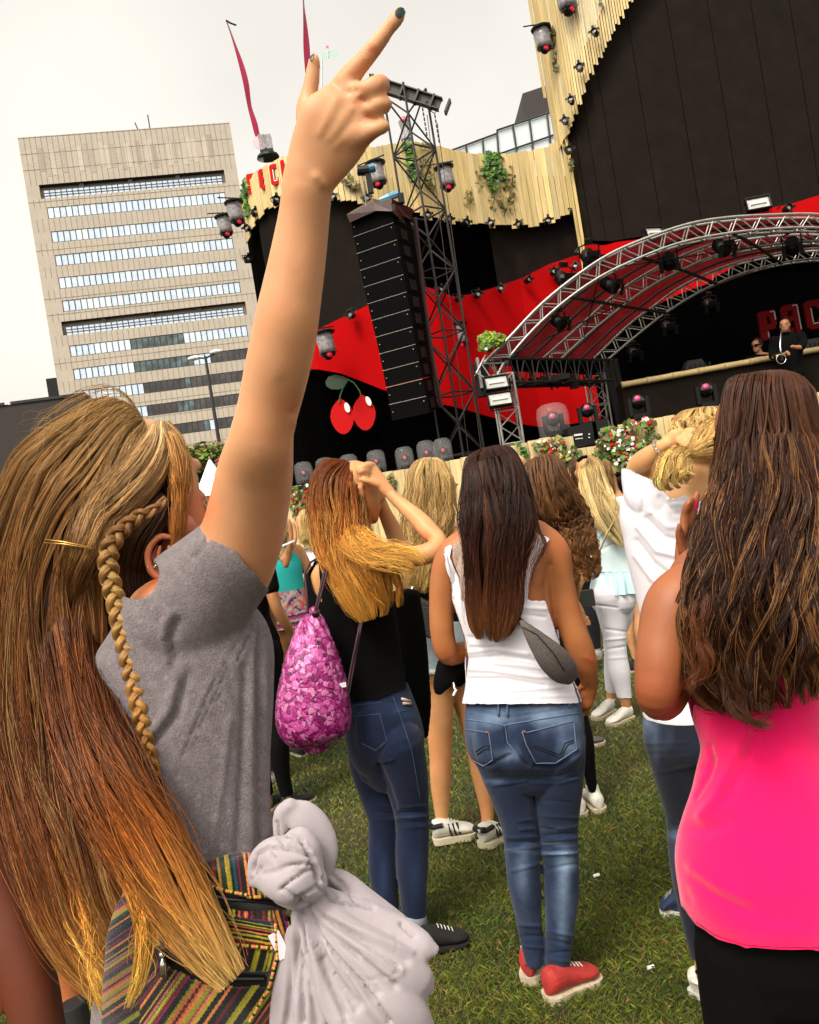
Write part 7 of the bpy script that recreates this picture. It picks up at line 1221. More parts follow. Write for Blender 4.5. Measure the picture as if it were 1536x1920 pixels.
garment('jeans', [loft(RW([(1325, 1300, 106, 0, .7), (1330, 1345, 118, 0, .78), (1336, 1390, 122, 0, .88), (1338, 1430, 108, 0, .8)], CYd), 20, 36), LF(clL[:-1], CYd, .95, N=50, M=28), LF(clR[:-1], CYd, .95, N=50, M=28)], M_jean, C_p, lambda px, py, V, N: (py > 1302) & (py < 1800), off=.004, vox=.0055, smooth=4, lines=cjf, noise=[(30, .0012, 4)], col=jeans_col((.006, .008, .014), (.014, .020, .038), (.14, .19, .28), [(1215, 1340, 14, 40, .8), (1275, 1600, 14, 60, .5), (1270, 1565, 30, 12, .5), (1270, 1480, 40, 50, -.6), (1230, 1400, 8, 40, .3)]))
for hl, tl, an in ((gnd(1312, 1882), gnd(1345, 1850), P(1320, 1835, 2.42)), (gnd(1492, 1815), gnd(1530, 1790), P(1476, 1790, 2.56))):
    shoe('sneaker', hl * [1, 1, 0], tl * [1, 1, 0], an, .095, M_shw, C_p, m_sole=M_shw, sole_h=.03, high=.075)
b = MB(); b.tube([P(1306, 1822, 2.31), P(1320, 1826, 2.29), P(1332, 1822, 2.33)], .006, 6); b.build('anklet', M_ck, C_p)
cC = ramp([(0, (.42, .28, .12)), (.4, (.62, .44, .20)), (1, (.66, .46, .20))])
hC = [hair('h', [[1328, 764, 2.44, 22, .03], [1328, 771, 2.44, 50, .08], [1328, 796, 2.44, 66, .12], [1327, 826, 2.43, 65, .12], [1326, 846, 2.42, 44, .09], [1322, 860, 2.41, 16, .04]], 2200, M_hair, None, cC, seed=71, r=.0011, K=24, clump=.3, jit=.004, ends=(.9, 1), nclump=50, hl=(.2, (.80, .62, .34)), shellcol=.7, fly=.06),
      hair('h', [[1287, 846, 2.27, 9, .02], [1272, 860, 2.25, 22, .03], [1262, 880, 2.25, 32, .035], [1262, 898, 2.26, 33, .03], [1266, 908, 2.27, 24, .02]], 1500, M_hair, None, ramp([(0, (.45, .28, .10)), (.5, (.66, .47, .20)), (1, (.72, .52, .24))]), seed=72, r=.0011, K=16, wave=.004, wl=.06, clump=.7, jit=.005, ends=(.75, 1), nclump=18, shell=.75, fly=.05)]
hC.append(hair('h', [[1372, 800, 2.33, 22, .02], [1345, 818, 2.30, 38, .03], [1322, 832, 2.28, 30, .03], [1302, 844, 2.26, 16, .02], [1286, 848, 2.25, 9, .015]], 800, M_hair, None, ramp([(0, (.55, .38, .17)), (1, (.60, .42, .18))]), seed=73, r=.0009, K=20, clump=.3, jit=.003, ends=(.9, 1), nclump=24, shell=.8, shelltaper=False)); hairobj('hair', hC, M_hair, C_p)
b = MB(); bc = P(1238, 842, 2.33); d_ = unit(P(1252, 832, 2.32) - P(1225, 852, 2.35)); u1 = unit(np.cross(d_, [0, 1, 0])); u2 = np.cross(d_, u1); b.tube([bc + .024 * (math.cos(a) * u1 + math.sin(a) * u2) for a in np.linspace(0, 2 * np.pi, 22)], .0032, 6)
for a in np.linspace(0, 2 * np.pi, 14, endpoint=False): b.box(bc + .0265 * (math.cos(a) * u1 + math.sin(a) * u2), .003, .003, .005)
b.build('bracelet', M_silver, C_p, smooth=False)

# ---------------------------------------------------------------- B: pink top girl
BY = 1.5
B_ = empty('person', P(1450, 1900, 1.5) * [1, 1, 0], 'tanned girl in hot pink racerback top with long wavy dark brown hair', 'person')
btor = [(1420, 1040, 60, 0, .7), (1400, 1085, 140, 0, .42), (1395, 1150, 150, 0, .48), (1405, 1230, 128, 0, .56), (1415, 1310, 112, 0, .6), (1425, 1400, 106, 0, .62), (1432, 1480, 116, 0, .62), (1438, 1570, 140, 0, .64), (1448, 1650, 155, 0, .68), (1455, 1740, 155, 0, .72), (1458, 1800, 150, 0, .72)]
ball_ = [(1320, 1100, 62, 0, .8), (1268, 1135, 58, -.01, .85), (1246, 1200, 50, -.02, .9), (1238, 1260, 48, -.03, .9), (1232, 1305, 40, -.03, .9), (1242, 1310, 42, .02, .9), (1268, 1260, 40, .10, .9), (1290, 1180, 36, .16, .9), (1300, 1110, 27, .20, .85), (1304, 1075, 23, .22, .8)]
bhand = [LF([(1288, 1080, 22, .22, .8), (1292, 1045, 27, .22, .5), (1298, 1010, 29, .22, .45), (1304, 985, 25, .22, .45)], BY, .6)] + fingers([[(1282, 1000, 9, .2), (1284, 965, 8.5, .2), (1290, 945, 8, .19), (1296, 935, 6, .19)], [(1296, 985, 9, .21), (1302, 950, 8.5, .2), (1308, 925, 7, .2)], [(1312, 985, 9, .22), (1320, 950, 8, .22), (1326, 925, 7, .22)], [(1324, 995, 8, .23), (1334, 965, 7.5, .23), (1340, 945, 6, .23)], [(1280, 1035, 9, .2), (1274, 1005, 8, .19), (1274, 985, 6.5, .18)]], BY)
blL = [(1395, 1780, 90, 0, .85), (1400, 1880, 84), (1405, 1990, 72), (1410, 2080, 60)]; blR = [(1570, 1780, 78, 0, .85), (1592, 1880, 74), (1600, 1990, 66)]
hpB, hPB = head(P(1466, 948, BY) + [0, .04, 0], .225, (-.1, 1, 0))
fuse('body', [LF([(1450, 900, 60, .04), (1446, 960, 60, .04), (1438, 1020, 62, .02), (1425, 1060, 110, 0, .5)], BY, .85), LF(ball_, BY, .9, N=70, M=26), LF([(1530, 1100, 60), (1580, 1140, 56), (1600, 1220, 48, .02), (1600, 1300, 42, .0)], BY, .9), loft(RW(btor[:8] + [(1448, 1650, 125, 0, .6), (1455, 1740, 110, 0, .6)], BY, .6), 60, 36, sc=.96), LF(blL, BY, .9, sc=.85), LF(blR, BY, .9, sc=.85)] + bhand + hpB, M_sk, B_, vox=.0045, smooth=6, bv='Bbody', col=skcol((.36, .148, .068), [(1240, 1290, 60, .3)], warm=(1.05, .7, .6)), lines=[([(1290, 1120), (1296, 1200), (1290, 1280)], 10, -.010), ([(1380, 1180), (1395, 1260)], 14, .006), ([(1318, 1240), (1330, 1300)], 8, -.004)]); eyes(hPB, .235, B_)
nail('Bbody', 1306, 948, 4, 9, .1, mat('pink_nail_polish', (.75, .03, .16), .2, coat=.6), B_)
def T6b(q): return [(1100 + x / 2.865, 1250 + y / 2.865) for x, y in q]
pinkp = T6b([(575, 200), (630, 240), (700, 245), (770, 205), (830, 160), (900, 60), (960, -60), (1010, -120), (1060, -90), (1120, 40), (1200, 150), (1300, 200), (1500, 180), (1500, 1700), (400, 1700), (400, 900), (560, 400)])
bfold = [(T6b(q), w_ * 1.8, a * .9) for q, w_, a in [([(905, 235), (860, 370), (800, 520), (720, 680), (620, 800)], 7, .008), ([(925, 250), (880, 400), (830, 530), (760, 680)], 9, -.007), ([(660, 430), (680, 500), (650, 600), (590, 700)], 3, -.005), ([(545, 860), (640, 880), (740, 850)], 8, -.005), ([(560, 1090), (700, 1180), (850, 1250)], 7, .005), ([(510, 1090), (560, 1120), (700, 1230), (850, 1300)], 6, -.005), ([(600, 238), (680, 262), (780, 222), (860, 150)], 2, .003), ([(640, 540), (760, 570)], 10, -.003), ([(760, 520), (700, 640)], 8, .003), ([(530, 1200), (560, 1260)], 4, -.004), ([(545, 1250), (700, 1370), (900, 1430), (1200, 1440)], 10, .003)]]
bout = [(1418, 1180, 122, 0, .5), (1408, 1240, 108, 0, .56), (1412, 1310, 113, 0, .6), (1428, 1400, 106, 0, .64), (1432, 1470, 122, 0, .64), (1438, 1540, 146, 0, .66), (1444, 1610, 164, 0, .7), (1452, 1680, 164, 0, .74), (1458, 1740, 160, 0, .76), (1460, 1800, 150, 0, .76)]
def hem(px): return np.interp(px, [1280, 1302, 1344, 1397, 1450, 1540, 1700], [1700, 1732, 1760, 1777, 1781, 1782, 1778])
garment('pink_top', [loft(RW(bout, BY, .6), 80, 44), loft(RW(btor[1:5], BY, .6), 30, 36, sc=1.0)], mat('hot_pink_jersey', (.82, .008, .175), .85, noise=.03, nscale=30, bump=.25, bscale=600, spec=.15, sheen=.3), B_, lambda px, py, V, N: (inpoly(px, py, pinkp) | ((N[:, 1] > .15) & (py > 1250))) & (py < hem(px)), off=.006, vox=.0045, smooth=8, lines=bfold, noise=[(9, .004, 2), (24, .0012, 3)], bv='Btop')
seam('hem_stitch', 'Btop', [[(x, hem(x) - 6) for x in range(1306, 1536, 12)], T6b([(590, 215), (640, 252), (700, 258), (775, 218), (840, 170)])], .0007, mat('pink_thread', (.45, .002, .05), .9), B_, off=.0006)
fuse('leggings', [LF(blL, BY, .9, N=30), LF(blR, BY, .9, N=30), loft(RW([(1452, 1700, 146, 0, .72), (1458, 1790, 146, 0, .72), (1460, 1820, 140, 0, .7)], BY), 16, 36, sc=1)], M_ck, B_, vox=.0055, smooth=4)
cB = ramp([(0, (.095, .038, .017)), (.3, (.075, .028, .012)), (.7, (.045, .017, .008)), (1, (.045, .017, .008))])
hB = [hair('h', [[1440, 697, 1.5, 30, .02], [1440, 708, 1.5, 60, .06], [1438, 730, 1.5, 76, .09], [1440, 775, 1.5, 86, .105], [1443, 840, 1.5, 95, .115], [1446, 930, 1.48, 108, .115], [1438, 1010, 1.45, 122, .10], [1432, 1090, 1.42, 130, .08], [1425, 1160, 1.41, 142, .07], [1425, 1220, 1.405, 132, .06], [1435, 1270, 1.40, 118, .05], [1450, 1320, 1.40, 90, .035]], 8000, M_hair, None, cB, seed=81, r=.0008, K=44, wave=.011, wl=.21, clump=.55, jit=.005, ends=(.84, 1.0), nclump=130, fly=.03, hl=(.16, (.36, .19, .075)), shellcol=.5),
      hair('h', [[1330, 1080, 1.42, 20, .02], [1318, 1150, 1.40, 22, .02], [1312, 1220, 1.39, 18, .015], [1316, 1270, 1.39, 10, .01], [1290, 1300, 1.39, 6, .01]], 240, M_hair, None, ramp([(0, (.07, .03, .015)), (1, (.22, .08, .03))]), seed=82, r=.0007, K=24, wave=.007, wl=.10, clump=.5, jit=.006, ends=(.5, 1), nclump=10, shell=0),
      hair('h', [[1400, 1240, 1.38, 40, .02], [1390, 1290, 1.375, 34, .015], [1420, 1330, 1.37, 30, .012], [1450, 1338, 1.37, 18, .01]], 420, M_hair, None, ramp([(0, (.06, .025, .012)), (1, (.11, .05, .025))]), seed=83, r=.0008, K=24, wave=.008, wl=.09, clump=.6, jit=.006, ends=(.6, 1), nclump=12, shell=0)]
hairobj('hair', hB, M_hair, B_)
b = MB(); bc = P(1286, 1076, 1.69)
for k in range(4): b.tube([bc + np.array([.033 * math.cos(a) + .004 * k - .005, .026 * math.sin(a), .008 * math.sin(a + k) + .005 * k - .004]) for a in np.linspace(0, 2 * np.pi, 24)], .0013, 5)
b.build('bracelet', M_silver, B_, smooth=True)
# ---------------------------------------------------------------- people further back
def stander(label, px_head, py_head, Y, Hm, skin, hairc, top, bottom, shoes=M_shw, hairlen=.45, face=(0, 1, 0), hw=.085, arms=((.02, 0), (.02, 0)), seed=1, legs='long', w=1.0, nh=900, sunglass=False, topm=None, dress=None, short=False, wave=0, hair_r=.0022, barefoot=False):
    """a standing figure; head top at pixel, height Hm"""
    top_ = P(px_head, py_head, Y); x0 = top_[0]; Hm = z1 = top_[2]; sc_ = Hm / 1.70; z0 = 0.0
    e = empty('person', (x0, Y, 0), label, 'person'); f = unit(np.array(face, float)); s = np.cross(f, [0, 0, 1.]); s = unit(s)
    def R3(rows): return wrow([(x0 + a * s[0] * sc_ * w + b_ * f[0] * sc_, Y + a * s[1] * sc_ * w + b_ * f[1] * sc_, z0 + c * sc_, ww * sc_ * w, tt * sc_) for a, b_, c, ww, tt in rows])
    tor = [(0, 0, 1.42, .075, .06), (0, 0, 1.37, .17, .075), (0, 0, 1.28, .175, .10), (0, 0, 1.15, .15, .10), (0, 0, 1.03, .13, .09), (0, 0, .92, .165, .11), (0, 0, .82, .18, .12)]
    LL = [(-.09, 0, .86, .088, .10), (-.09, 0, .72, .078, .085), (-.085, .01, .55, .06, .065), (-.085, .01, .46, .054, .06), (-.085, -.01, .34, .056, .062), (-.08, -.01, .2, .042, .045), (-.08, 0, .09, .034, .04), (-.08, 0, .05, .032, .04)]; LR = [(-a, b_, c, d, t) for a, b_, c, d, t in LL]
    AL = [(-.16, 0, 1.37, .05, .05), (-.20, 0, 1.30, .047, .05), (-.225, -.01, 1.18, .042, .045), (-.235, .0, 1.08, .038, .04), (-.23, .05, 1.0, .036, .04), (-.215, .11, .93, .028, .03), (-.20, .15, .88, .022, .028), (-.19, .17, .82, .03, .018), (-.185, .18, .77, .022, .014)]; AR = [(-a, b_, c, d, t) for a, b_, c, d, t in AL]
    hp_, hP_ = head(np.array([x0, Y, z0 + 1.455 * sc_]) - f * .05, .225 * sc_, face); vox = max(.009, Y * .0018)
    parts = [loft(R3([(0, -.01, 1.52, .055, .055), (0, 0, 1.44, .055, .06), (0, 0, 1.40, .09, .065)]), 12), loft(R3(tor), 30, 24, sc=.95), loft(R3(LL), 30, sc=.95), loft(R3(LR), 30, sc=.95), loft(R3(AL), 30), loft(R3(AR), 30)]
    # short finger lofts on each hand
    for sg in (-1, 1):
        for k in range(4): parts.append(loft(R3([(sg * (.175 + .008 * k), .17 + .012 * k, .79, .009, .009), (sg * (.172 + .008 * k), .18 + .012 * k, .73, .007, .007)]), 5, 8))
        parts.append(loft(R3([(sg * .185, .15, .83, .010, .010), (sg * .165, .16, .78, .008, .008)]), 5, 8))
    fuse('body', parts + hp_, M_sk, e, vox=vox, smooth=3, col=skcol(skin)); eyes(hP_, .225 * sc_, e)
    zof = lambda V: (V[:, 2] - z0) / sc_
    if dress is not None:
        garment('dress', [loft(R3([(0, 0, 1.40, .12, .07), (0, 0, 1.30, .165, .11), (0, 0, 1.15, .16, .12), (0, 0, 1.0, .17, .13), (0, 0, .8, .22, .17), (0, 0, .62, .25, .19), (0, 0, .55, .26, .2)]), 60, 40)], dress[0], e, lambda px, py, V, N: (zof(V) < 1.38) & (zof(V) > .87), off=.006, vox=.012, smooth=3, col=dress[1] and (lambda V, N: dress[1](V, z0, sc_)), noise=[(14, .006, 2)])
    else:
        garment('top', [loft(R3([(a, b_, c, d * 1.06, t * 1.1) for a, b_, c, d, t in tor]), 30, 30), loft(R3(AL[:3]), 12, 16, sc=1.2), loft(R3(AR[:3]), 12, 16, sc=1.2)], topm or top, e, lambda px, py, V, N: (zof(V) < 1.405) & (zof(V) > .90), off=.006, vox=vox, smooth=3, noise=[(16, .004, 2)])
        lo = .62 if legs == 'short' else .10
        garment('shorts' if legs == 'short' else 'trousers', [loft(R3(tor[-3:]), 12, 28, sc=1.03), loft(R3(LL), 30, 20, sc=1.08), loft(R3(LR), 30, 20, sc=1.08)], bottom, e, lambda px, py, V, N: (zof(V) < .96) & (zof(V) > lo), off=.005, vox=vox, smooth=3, noise=[(25, .002, 2)])
    for sg in (-1, 1): hl = np.array([x0, Y, 0]) + s * sg * .08 * sc_ * w - f * .06; shoe('shoe', hl, hl + f * .25 + s * sg * .03, hl + f * .06 + [0, 0, .12], .09, shoes, e, sole_h=.025, high=.07, laces=False)
    L_ = hairlen
    if not short: rows = [(0, -.05, 1.70, .015, .015), (0, -.05, 1.69, .06, .07), (0, -.06, 1.63, hw, .115), (0, -.07, 1.55, hw * 1.1, .11), (0, -.075, 1.45, hw * 1.1, .085)] + [(0, -.07 - .03 * q, 1.45 - L_ * q, hw * (1.1 - .35 * q), .06 - .03 * q) for q in (.35, .7, 1.0)]
    else: rows = [(0, -.05, 1.695, .015, .015), (0, -.05, 1.685, .06, .07), (0, -.06, 1.62, .083, .11), (0, -.075, 1.56, .083, .09), (0, -.08, 1.50, .07, .06)]
    hairobj('hair', [hair('h', R3(rows), nh, M_hair, None, hairc, seed=seed, r=hair_r, K=18, clump=.4, jit=.008, ends=(.85, 1), nclump=24, wave=wave, wl=.12, shellcol=.6)], M_hair, e)
    return e, hP_
SK1, SK2 = (.58, .34, .19), (.48, .26, .13)
blo = ramp([(0, (.48, .34, .16)), (.5, (.66, .50, .24)), (1, (.80, .64, .36))]); brn = ramp([(0, (.12, .06, .03)), (.6, (.15, .07, .03)), (1, (.24, .12, .05))]); blk = ramp([(0, (.012, .009, .008)), (1, (.015, .010, .009))]); ltb = ramp([(0, (.28, .17, .08)), (1, (.40, .24, .11))])
M_slate = mat('slate_cloth', (.05, .05, .06), .9); M_tur = mat('printed_cotton', (.1, .4, .4), .85, vcol=True)
# G in white jeans: own build
GYd = 5.4
G_ = empty('person', gnd(1160, 1345), 'girl with long straight blonde hair, pale blue peplum blouse and white skinny jeans', 'person')
gt = [(1128, 930, 26, 0, .6), (1130, 945, 42, 0, .5), (1134, 980, 42, 0, .55), (1140, 1020, 37, 0, .6), (1148, 1060, 36, 0, .62), (1150, 1100, 42, 0, .66), (1150, 1125, 42, 0, .7)]
gl1 = [(1140, 1115, 29, -.03, .95), (1148, 1150, 27), (1153, 1190, 21), (1157, 1225, 17.5), (1162, 1260, 18.5), (1168, 1290, 14), (1172, 1310, 12), (1175, 1330, 9)]; gl2 = [(1162, 1115, 27, .06, .95), (1160, 1150, 26, .06), (1152, 1190, 20, .12), (1150, 1225, 16, .16), (1150, 1260, 16, .2), (1148, 1290, 12, .24), (1146, 1312, 9, .25)]
hpG, hPG = head(P(1112, 918, GYd) + [0, .03, 0], .225, (.3, .95, 0))
fuse('body', [LF([(1113, 900, 15), (1122, 935, 16), (1128, 945, 28)], GYd, .9), LF([(1100, 950, 13), (1096, 990, 11), (1098, 1030, 10, -.02), (1100, 1060, 9, -.08), (1088, 1090, 8, -.12), (1082, 1110, 7, -.12), (1082, 1122, 6, -.12)], GYd, .9), LF([(1165, 950, 13), (1176, 990, 12), (1180, 1030, 10, .05), (1178, 1070, 8, .12)], GYd, .9), loft(RW(gt, GYd, .6), 30, 24, sc=.93), LF(gl1, GYd, .95, sc=.9), LF(gl2, GYd, .95, sc=.9)] + hpG, M_sk, G_, vox=.009, smooth=3, col=skcol((.52, .27, .13))); eyes(hPG, .225, G_)
gfold = [([(1115, 1010), (1150, 985), (1170, 990)], 3, .006), ([(1110, 1040), (1150, 1020), (1180, 1030)], 3, -.006), ([(1120, 975), (1150, 960)], 3, .005)]
garment('blouse', [loft(RW([(a, b_, c * 1.08, d, e) for a, b_, c, d, e in gt[:6]], GYd, .6), 40, 28), LF([(1108, 945, 15), (1099, 965, 15), (1097, 1010, 13, 0), (1100, 1055, 12, -.05)], GYd, .9), LF([(1158, 945, 15), (1174, 970, 15), (1182, 1020, 13, .03)], GYd, .9)], mat('pale_aqua_voile', (.62, .72, .74), .8, sheen=.1), G_, lambda px, py, V, N: (py > 934 - .1 * (px - 1130)) & (py < 1072), off=.006, vox=.008, smooth=4, lines=gfold, noise=[(20, .003, 2)])
V, Fc = loft(RW([(1148, 1058, 38, 0, .66), (1150, 1072, 39, 0, .68), (1153, 1090, 43, 0, .75), (1155, 1112, 46, 0, .8)], GYd), 24, 90, cap=False); an = np.tile(np.arange(90) / 90 * 2 * np.pi, 24); k = np.repeat(np.linspace(0, 1, 24), 90); ct = V.mean(0); dv = (V - ct) * [1, 1, 0]; V = V + unit(dv) * (.014 * k * np.sin(an * 15 + 1.5 * np.sin(an * 4)))[:, None]
b = MB(); b.add(V, Fc); b.build('peplum_frill', mat('pale_aqua_frill', (.52, .70, .74), .8), G_, smooth=True)
garment('white_jeans', [LF(gl1[:-1], GYd, .95, N=40), LF(gl2[:-1], GYd, .95, N=40), loft(RW([(1150, 1085, 39, 0, .7), (1150, 1125, 42, 0, .75)], GYd), 12, 28)], M_cw, G_, lambda px, py, V, N: (py > 1080) & (py < 1309), off=.004, vox=.007, smooth=3, lines=[([(1135, 1180), (1175, 1185)], 2, -.006), ([(1135, 1200), (1175, 1196)], 2, .006), ([(1138, 1218), (1175, 1212)], 2, -.006), ([(1120, 1135), (1160, 1140)], 2, -.005), ([(1140, 1235), (1175, 1232)], 2, .004)])
shoe('sneaker', P(1186, 1346, 5.42) * [1, 1, 0], P(1138, 1340, 5.3) * [1, 1, 0], P(1174, 1325, 5.4), .09, M_shw, G_, sole_h=.025, high=.075); shoe('sneaker', P(1150, 1330, 5.65) * [1, 1, 0], P(1112, 1326, 5.5) * [1, 1, 0], P(1147, 1310, 5.65), .09, M_shw, G_, sole_h=.025, high=.075)
hairobj('hair', [hair('h', [[1104, 854, 5.35, 4, .02], [1104, 861, 5.35, 16, .06], [1108, 878, 5.35, 24, .09], [1112, 900, 5.33, 26, .10], [1118, 925, 5.30, 28, .085], [1132, 955, 5.26, 28, .06], [1148, 985, 5.25, 22, .04], [1162, 1010, 5.25, 13, .03], [1168, 1025, 5.25, 7, .02]], 1300, M_hair, None, blo, seed=91, r=.0022, K=22, clump=.5, jit=.008, ends=(.75, 1), nclump=26, shellcol=.6, hl=(.2, (.85, .72, .45)))], M_hair, G_)
b = MB(); b.tube([P(1084, 864, 5.28), P(1092, 858, 5.25), P(1100, 856, 5.27)], .012, 6); b.build('sunglasses', M_ck, G_); b = MB(); b.tube([P(1151, 978, 5.2), P(1136, 1005, 5.2), P(1122, 1040, 5.2)], .006, 4); b.build('bag_chain', mat('chain_gold', (.4, .3, .15), .4, metal=.7), G_)
o = MB(); o.box(P(1098, 1122, 5.2), .05, .03, .05); tag(o.build('camera_pouch', mat('olive_black', (.03, .035, .025), .5)), 'small black pouch held beside the pale blue peplum blouse', 'pouch')
# H wavy brown, behind D
H_, _ = stander('girl with long crimped brown hair in black, standing behind the white tank top', 996, 874, 4.0, 1.60, SK2, brn, M_ck, M_ck, hairlen=.45, face=(-.2, 1, 0), hw=.135, seed=92, nh=1, w=.55)
for c in children(H_):
    if c.name.startswith('hair'): bpy.data.objects.remove(c)
cH = ramp([(0, (.17, .09, .045)), (.5, (.13, .06, .025)), (1, (.26, .13, .055))])
hairobj('hair', [hair('h', [[1014, 863, 3.95, 8, .02], [1016, 870, 3.94, 36, .09], [1020, 895, 3.93, 44, .13], [1032, 940, 3.92, 54, .13], [1050, 985, 3.93, 58, .09], [1068, 1030, 3.9, 52, .06], [1084, 1065, 3.9, 42, .04], [1094, 1092, 3.9, 30, .03]], 3000, M_hair, None, cH, seed=93, r=.0017, K=40, wave=.008, wl=.055, clump=.4, jit=.007, ends=(.86, 1), nclump=50, hl=(.12, (.36, .20, .09)), shellcol=.55)], M_hair, H_)
# others (head px, py, depth)
e, hp_ = stander('girl with brown hair and sunglasses behind the blonde in white jeans, bare legs', 1141, 862, 6.6, 1.62, SK1, ltb, M_slate, M_slate, shoes=M_shk, hairlen=.12, face=(.9, .3, 0), seed=94, legs='short', nh=500, w=.85)
b = MB()
for sg in (-1, 1): b.ball(hp_(sg * .15, .39, .53), .026, 8, (1.2, .5, .8))
b.tube([hp_(-.33, 0, .55), hp_(-.2, .38, .54), hp_(.2, .38, .54), hp_(.33, 0, .55)], .005, 5); b.build('sunglasses', M_ck, e)
stander('person with black hair beside the left shoulder of the white t-shirt', 1172, 884, 6.9, 1.60, SK2, blk, M_ck, M_ck, hairlen=.3, face=(.3, 1, 0), seed=95, nh=500, w=.85, hw=.11)
stander('person with short black hair half hidden behind the dark brown hair', 1003, 862, 6.8, 1.70, SK2, blk, M_slate, M_ck, hairlen=.02, short=True, face=(.1, 1, 0), seed=96, nh=500)
stander('bald man behind the dark brown hair, only the top of his head showing', 966, 850, 8.2, 1.78, (.60, .36, .22), ramp([(0, (.5, .3, .18)), (1, (.4, .25, .15))]), M_slate, M_ck, short=True, face=(0, 1, 0), seed=97, nh=30)
for c in children([o for o in COL.objects if o.get('label', '').startswith('bald')][0]):
    if c.name.startswith('hair'): bpy.data.objects.remove(c)
st = ramp([(0, (.1, .06, .04)), (1, (.12, .07, .04))])
def stripeT(): 
    m = mat('striped_knit', (.5, .5, .5), .9); t = m.node_tree; w_ = t.nodes.new('ShaderNodeTexWave'); w_.bands_direction = 'Z'; w_.inputs['Scale'].default_value = 14; r_ = t.nodes.new('ShaderNodeValToRGB'); r_.color_ramp.interpolation = 'CONSTANT'; r_.color_ramp.elements[1].position = .5; r_.color_ramp.elements[0].color = (.01, .01, .01, 1); r_.color_ramp.elements[1].color = (.5, .45, .42, 1); g_ = t.nodes.new('ShaderNodeTexCoord'); t.links.new(g_.outputs['Object'], w_.inputs[0]); t.links.new(w_.outputs['Fac'], r_.inputs[0]); t.links.new(r_.outputs[0], t.nodes['Principled BSDF'].inputs['Base Color']); return m
stander('girl in striped top seen between the crimped brown hair and the straight blonde hair', 1076, 862, 7.4, 1.60, SK1, brn, None, M_slate, topm=stripeT(), hairlen=.1, face=(-.3, 1, 0), seed=98, nh=400, w=.9)
stander('curly brown haired person between the blonde head and the raised upper arm', 392, 930, 5.2, 1.66, SK1, ramp([(0, (.20, .10, .05)), (1, (.34, .18, .09))]), M_cw, M_slate, hairlen=.06, wave=.02, face=(.2, 1, 0), seed=99, nh=900, hw=.10)
def dresscol(V, z0, sc_):
    z = (V[:, 2] - z0) / sc_; g = np.random.default_rng(2); tq = np.array([.02, .42, .40]); c = np.tile(tq, (len(V), 1)); x = V[:, 0] - V[:, 0].mean()
    pat = z < 1.12; k = np.sin(x * 60 + 2 * np.sin(z * 50)) + np.sin(z * 90 + 3 * np.cos(x * 45)); pal = np.array([(.08, .05, .16), (.35, .5, .55), (.62, .12, .25), (.7, .3, .06), (.5, .5, .55)]); c[pat] = pal[(np.digitize(k[pat], [-1.1, -.4, .25, 1.0]))]
    b_ = z < .97; pal2 = np.array([(.35, .04, .22), (.03, .02, .05), (.6, .5, .4), (.5, .12, .3)]); c[b_] = pal2[(np.floor(z[b_] * 90).astype(int)) % 4]; return c
K_, hk = stander('blonde girl in turquoise dress with patterned hem left of the magenta bag', 508, 946, 5.8, 1.62, SK2, blo, None, None, shoes=M_shk, dress=(M_tur, dresscol), face=(-.4, 1, 0), seed=100, nh=700, hairlen=.12, w=.8)
arm_ = [LF([(548, 985, 7, -.15), (552, 1010, 6.5, -.2), (540, 1035, 6, -.28), (530, 1050, 6, -.3)], 5.8, .9), LF([(536, 1060, 6.5, -.3), (542, 1035, 6, -.32), (546, 1010, 5, -.34), (545, 990, 5, -.35), (541, 975, 4, -.36)], 5.8, .9)]
b = MB(); q = P(540, 1020, 5.45); b.tube([q + np.array([.04 * math.cos(a), .03 * math.sin(a), .01 * math.cos(a)]) for a in np.linspace(0, 6.28, 16)], .009, 6); o = b.build('bangle', M_cw, K_, smooth=True); fuse('raised_forearm', arm_, M_sk, K_, vox=.009, smooth=3, col=skcol(SK2))
stander('fair-haired person in white t-shirt just left of the auburn hair', 578, 954, 6.6, 1.58, SK1, blo, M_cw, mat('olive_trouser', (.05, .045, .03), .9), hairlen=.08, face=(.5, 1, 0), seed=101, nh=500, w=.62)
stander('person in dark trousers and black shoes behind the grey t-shirt', 428, 925, 4.7, 1.72, SK2, brn, M_ck, M_ck, shoes=M_shk, hairlen=.05, short=True, face=(.5, 1, 0), seed=102, nh=300, w=.8)
# leg with black and white sneaker at the lower left: a standing person mostly out of frame
M_, _ = None, None
e = empty('person', P(60, 1800, 2.35) * [1, 1, 0], 'bare-legged person in black sneakers with white patches at the lower left', 'person')
MY = 2.35
mleg = [(35, 1500, 60, 0, .9), (70, 1620, 50), (95, 1720, 40), (112, 1780, 36), (124, 1830, 26), (132, 1865, 20), (138, 1890, 18)]
fuse('body', [LF(mleg, MY, .95, N=30), LF([(-40, 1500, 60, .1, .9), (-30, 1620, 50, .1), (-20, 1740, 40, .1), (-10, 1860, 22, .1), (-8, 1890, 18, .1)], MY, .95), LF([(0, 1480, 110, .05, .6), (-30, 1300, 100, .05, .6), (-60, 1100, 110, .05, .55), (-75, 1010, 100, .05, .5), (-80, 980, 40, .05, .8), (-85, 900, 30, .05, 1)], MY, .6)] + head(P(-85, 945, MY), .225, (.2, 1, 0))[0], M_sk, e, vox=.007, smooth=4, col=skcol((.50, .20, .085)))
garment('black_dress', [LF([(0, 1520, 125, .05, .65), (-30, 1300, 108, .05, .62), (-60, 1100, 118, .05, .58), (-75, 1020, 105, .05, .55)], MY, .6)], M_ck, e, lambda px, py, V, N: py > 1010, off=.01, vox=.01, smooth=4)
